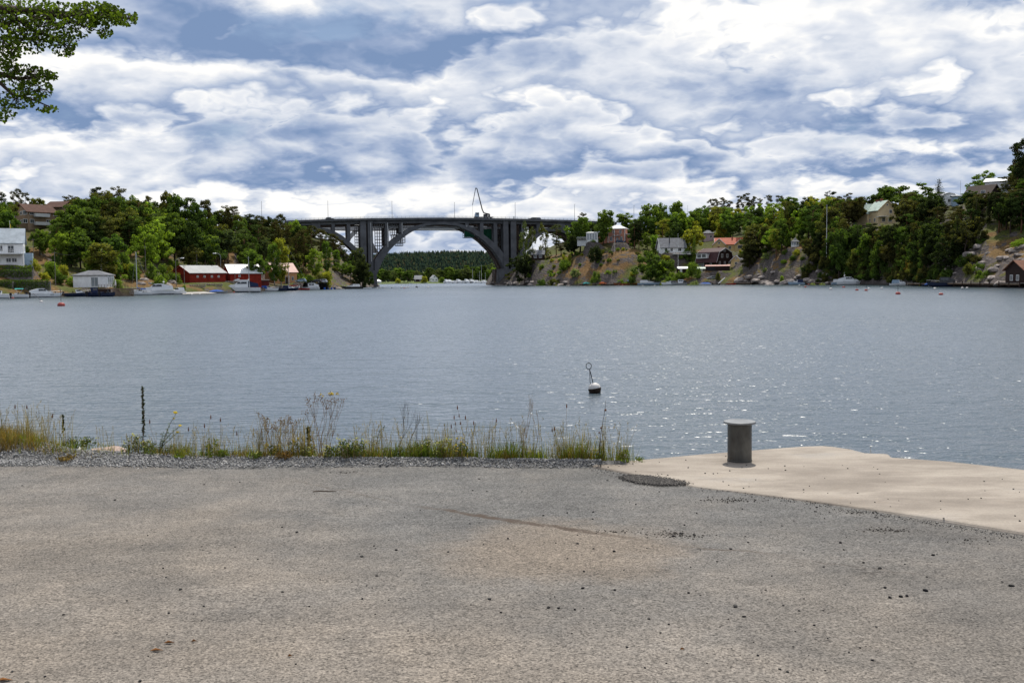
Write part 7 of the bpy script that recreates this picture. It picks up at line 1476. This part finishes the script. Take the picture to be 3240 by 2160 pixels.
# ------------------------------------------------------------------ the alder whose boughs reach in at the upper left
def alder():
    base=Vector((-8.6,10.4,1.0)); e=thing('alder_tree','leafy alder boughs reaching in at the upper left corner of the sky','tree',tuple(base)); g=random.Random(31); n=np.random.default_rng(31)
    def loc(px,py,Y): return at(px,py,Y)-base
    m=MB(); m.tube([(0,0,-.4),(.1,0,1.5),(.0,.1,3.2),(.15,.1,5.2),(.1,.2,7.5)],[.26,.21,.17,.12,.05],10); m.build('trunk',M_BARK,e,True)
    EL=[(70,60,140,70,340),(190,70,120,62,330),(300,45,80,42,230),(345,50,60,34,130),(398,62,34,22,46),(425,58,8,20,9),(200,140,46,40,90),(222,168,16,18,14),(90,130,80,42,150),(30,160,40,40,60),(332,104,24,20,30),(20,215,36,40,60),(70,240,90,36,150),(150,238,34,16,34),(172,246,12,10,7),(110,285,60,34,90),(60,312,70,34,110),(150,345,34,12,28),(20,355,34,34,44),(10,110,60,110,150)]
    C=[];N_=[]
    lm=MB()
    def bough(pts,r): lm.tube(pts,[r*(1-.8*i/(len(pts)-1)) for i in range(len(pts))],6)
    bough([(0,.1,4.2),loc(-260,-20,11.2),loc(20,30,11.6),loc(150,40,11.8),loc(300,52,12.0),loc(420,60,12.0)],.07)
    bough([(0,.1,3.4),loc(-260,150,11.2),loc(-40,225,11.5),loc(60,250,11.7),loc(170,240,11.8)],.055)
    bough([loc(-40,225,11.5),loc(40,300,11.7),loc(110,318,11.7),loc(180,348,11.7)],.025)
    bough([loc(20,30,11.6),loc(90,90,11.7),loc(190,130,11.8),loc(225,172,11.8)],.025)
    bough([loc(150,40,11.8),loc(260,80,12),loc(335,108,12)],.015)
    bough([(0,.1,4.6),(1,.6,5.6),(1.6,1,6.4)],.06); bough([(0,.1,3.0),(-1.2,.5,4.0),(-2.2,.2,4.6)],.06); bough([(0,.1,4.0),(-.8,-1,5.4),(-1.4,-1.8,6.2)],.06)
    tw=MB()
    for (x,y,w,h,k) in EL:
        Y0=11.7
        for q in range(int(k*2.2)):
            a=g.uniform(0,6.28); rr_=math.sqrt(g.random()); px=x+w*rr_*math.cos(a); py=y+h*rr_*math.sin(a); p=loc(px,py,Y0+g.gauss(0,.22)); C.append(tuple(p)); N_.append((g.gauss(0,.6),g.gauss(0,.6)-.5,g.gauss(.2,.6)))
            if q%9==0: p2=loc(x+w*.2*math.cos(a),y+h*.2*math.sin(a)-6,Y0); tw.tube([p2,p2.lerp(p,.6)+Vector((0,0,.02)),p],[.006,.004,.002],4,False)
    C=np.array(C); N_=np.array(N_); N_/=np.linalg.norm(N_,axis=1,keepdims=True)
    rd=n.normal(size=C.shape); t=np.cross(N_,rd); t/=np.linalg.norm(t,axis=1,keepdims=True); b=np.cross(N_,t); s=(.019*(.7+.6*n.random(len(C))))[:,None]
    ang=[0,55,125,180,235,305]; rad=[1.05,.95,.85,.95,.85,.95]
    V=np.stack([C+(t*math.cos(R(a))*r+b*math.sin(R(a))*r*.9)*s+N_*s*(.16 if i%3 else -.1) for i,(a,r) in enumerate(zip(ang,rad))],1).reshape(-1,3)
    # the rest of the crown, outside the frame
    K=4200; d=n.normal(size=(K,3)); d/=np.linalg.norm(d,axis=1,keepdims=True); cc=np.array([(-.9,-.4,6.2),(-2.0,.4,5.0),(.2,.6,7.0),(-1.3,-1.4,5.6)])[n.integers(4,size=K)]+d*(1.25*n.random((K,1))**.5)
    lv,lf=leaves(cc,d,.075,.7,n)
    o=link('leaves',me_np('leaves',V,np.arange(len(V)).reshape(-1,6),M_LEAF),e); o.color=(.058,.092,.012,1)
    o=link('crown',me_np('crown',lv,lf,M_LEAF),e); o.color=(.058,.092,.012,1)
    lm.build('bough',M_BARK,e,True); tw.build('twigs',M_BARK,e)
    m=MB()
    for q in range(70):
        i=g.randrange(len(C)); m.ball((C[i][0]+.01,C[i][1],C[i][2]-.02),(.006,.006,.009),5,4)
    m.build('cones',M_DSTEM,e)
alder()
# ------------------------------------------------------------------ a walker on the bridge: one skinned body, clothes follow the surface
def person():
    s,_=bp(1626,690,1); b=BO+BX*s+BY*.9; z=dzl(s)+.02
    e=thing('person','person in dark clothes standing at the bridge railing near the right pier','person',(b.x,b.y,z),BA+.6)
    J=[(0,0,.95),(0,0,1.15),(0,0,1.40),(0,.01,1.52),(0,.02,1.62),(0,.02,1.74),(.10,0,.88),(.11,.02,.48),(.11,0,.06),(.11,-.16,.03),(-.10,0,.88),(-.12,-.03,.48),(-.13,.03,.06),(-.13,-.13,.03),(.20,0,1.40),(.27,0,1.12),(.24,-.14,.90),(.23,-.20,.84),(-.20,0,1.40),(-.27,.02,1.12),(-.25,-.12,.90),(-.24,-.18,.84)]
    E=[(0,1),(1,2),(2,3),(3,4),(4,5),(0,6),(6,7),(7,8),(8,9),(0,10),(10,11),(11,12),(12,13),(2,14),(14,15),(15,16),(16,17),(2,18),(18,19),(19,20),(20,21)]
    Rr=[.15,.15,.16,.06,.10,.085,.10,.075,.05,.04,.10,.075,.05,.04,.065,.05,.038,.035,.065,.05,.038,.035]
    me=bpy.data.meshes.new('body'); me.from_pydata(J,E,[]); o=link('body',me,e); o.modifiers.new('skin','SKIN'); 
    for i,v in enumerate(me.skin_vertices[0].data): v.radius=(Rr[i],Rr[i])
    me.skin_vertices[0].data[0].use_root=True; sb=o.modifiers.new('sub','SUBSURF'); sb.levels=1; sb.render_levels=1
    me.materials.append(M_NAVYC)
    m=MB(); m.ball((0,.03,1.74),(.10,.11,.09),8,5); m.build('hair',M_DBROWN,e)
person()
# ------------------------------------------------------------------ descriptions of trees and bushes
ORD=['','first','second','third','fourth','fifth','sixth','seventh','eighth','ninth','tenth','eleventh','twelfth','thirteenth','fourteenth','fifteenth','sixteenth']
LM += [(470,850,'the dry slipway slope'),(720,815,'the orange rock slope'),(1050,880,'the left bridge pier'),(1750,880,'the rocky point'),(2400,860,'the granite shore rocks'),(2750,860,'the large white cruiser'),(2940,720,'the tall dark spruce'),(3080,800,'the far right scree'),(3120,600,'the dark hilltop house'),(2380,640,'the skyline pines'),(500,640,'the left skyline'),(830,690,'the left bridge end'),(1380,880,'the far marina')]
# trees and bushes that stand wholly behind others, of which the photograph shows nothing, are left out
UNSEEN={'birch_tree': [17,19,20,22,23,24,26,27,29,30,31,33,34,36,38,39,43,52,57],'bush': [1,4,7,9,12,14,15,16,17,18,20,21,23,26,27,28,29,31,33,34,35,36,37,38,39,40,41,42,48,49,51,52,57,58,59,62,66,71,85,89,97,98,104,108,111,117,118,119,120,125,129,131,132,136,139,142,143,146,153,156,157,158,160,161,163,164,165,166,167,170,171,173,174,175,176,177,179,181,183,186,187,189,192,193,257,260,263,273,274,275,283,285,288,290,291,295,296,299,307,310,317,321,325,329,331,333,334,340,341,342,343,346,347,350,351,352,353,354,356,359,373,374,375,403,409],'deciduous_tree': [5,17,36,42,43,48,49,53,54,56,57,62,68,69,73,75,77,80,81,83,85,89,90,92,96,98,99,103,104,110,111,117,123,124,125,127,131,132,137,138,144,150,153,155,158,159,160,161,166,167,170,173,174,175,176,177,179,182,188,192,193,207,210,211,213,227,230,234,239,241,245,246,251,252,253,254,255,261,263,266,268,269,271,274,276,277,279,280,286,291,294,296,312,324,336,338,339,340,342,343,344,345,346,347,348,349,352,353,355,356,357,358,360,361,364,386,398],'pine_tree': [49,50,51,58,61,68,70,72,80,81,82,84,87,93,94,95,97,100,102,104,105,116,126,128,129,130,136,139,140,146,147,148,152,155,160,162,163,164,168,170,171,175,177,178,180,181],'spruce_tree': [3,4,8,10,13,15,16,17,19,23,30,31,35,36,37,38,40]}
_gone=set()
for _k,_v in UNSEEN.items():
    for _i in _v:
        _o=bpy.data.objects.get(_k+('.%03d'%_i if _i else ''))
        if _o is not None: _gone.add(_o)
TREES[:]=[t for t in TREES if t[0] not in _gone]
for _o in _gone:
    for _c in list(_o.children): bpy.data.objects.remove(_c)
    bpy.data.objects.remove(_o)
def describe():
    for o,px,D,sz,lb in BOULD:
        z=o.location.z; TREES.append((o,px,y_of(px,D,z+sz),y_of(px,D,z),'boulder','small' if sz<1.0 else ('mid sized' if sz<1.6 else 'large'),'pale' if 'pale' in lb else 'grey',sz))
    def rel(px,yt,yb):
        ym=(yt+yb)/2; best=min(LM,key=lambda l:math.hypot((l[0]-px),(l[1]-ym)*1.4)); dx_,dy_=px-best[0],ym-best[1]
        if abs(dx_)<24 and abs(dy_)<26: r='beside'
        elif abs(dx_)*.8>abs(dy_): r='right of' if dx_>0 else 'left of'
        elif dy_<0: r='above'
        else: r='below'
        return r+' '+best[2]
    G={}
    for t in TREES: G.setdefault((t[4],t[5],t[6],rel(t[1],t[2],t[3])),[]).append(t)
    for (kind,size,col,rl),L in G.items():
        L.sort(key=lambda t:t[1])
        far=[t for t in L]
        for i,t in enumerate(L):
            lb='%s %s %s %s'%(size,col,kind,rl)
            if len(L)>1: lb+=(', %s from left'%ORD[min(i+1,16)])
            t[0]['label']=lb
            t[0]['group']='trees of the left shore' if t[1]<1180 else ('trees of the far shore' if t[1]<1580 and t[0].location.y>900 else 'trees of the right shore')
            if kind=='boulder': t[0]['group']='boulders along the shores'
            if kind=='bush': t[0]['group']='bushes on the shores'
describe()
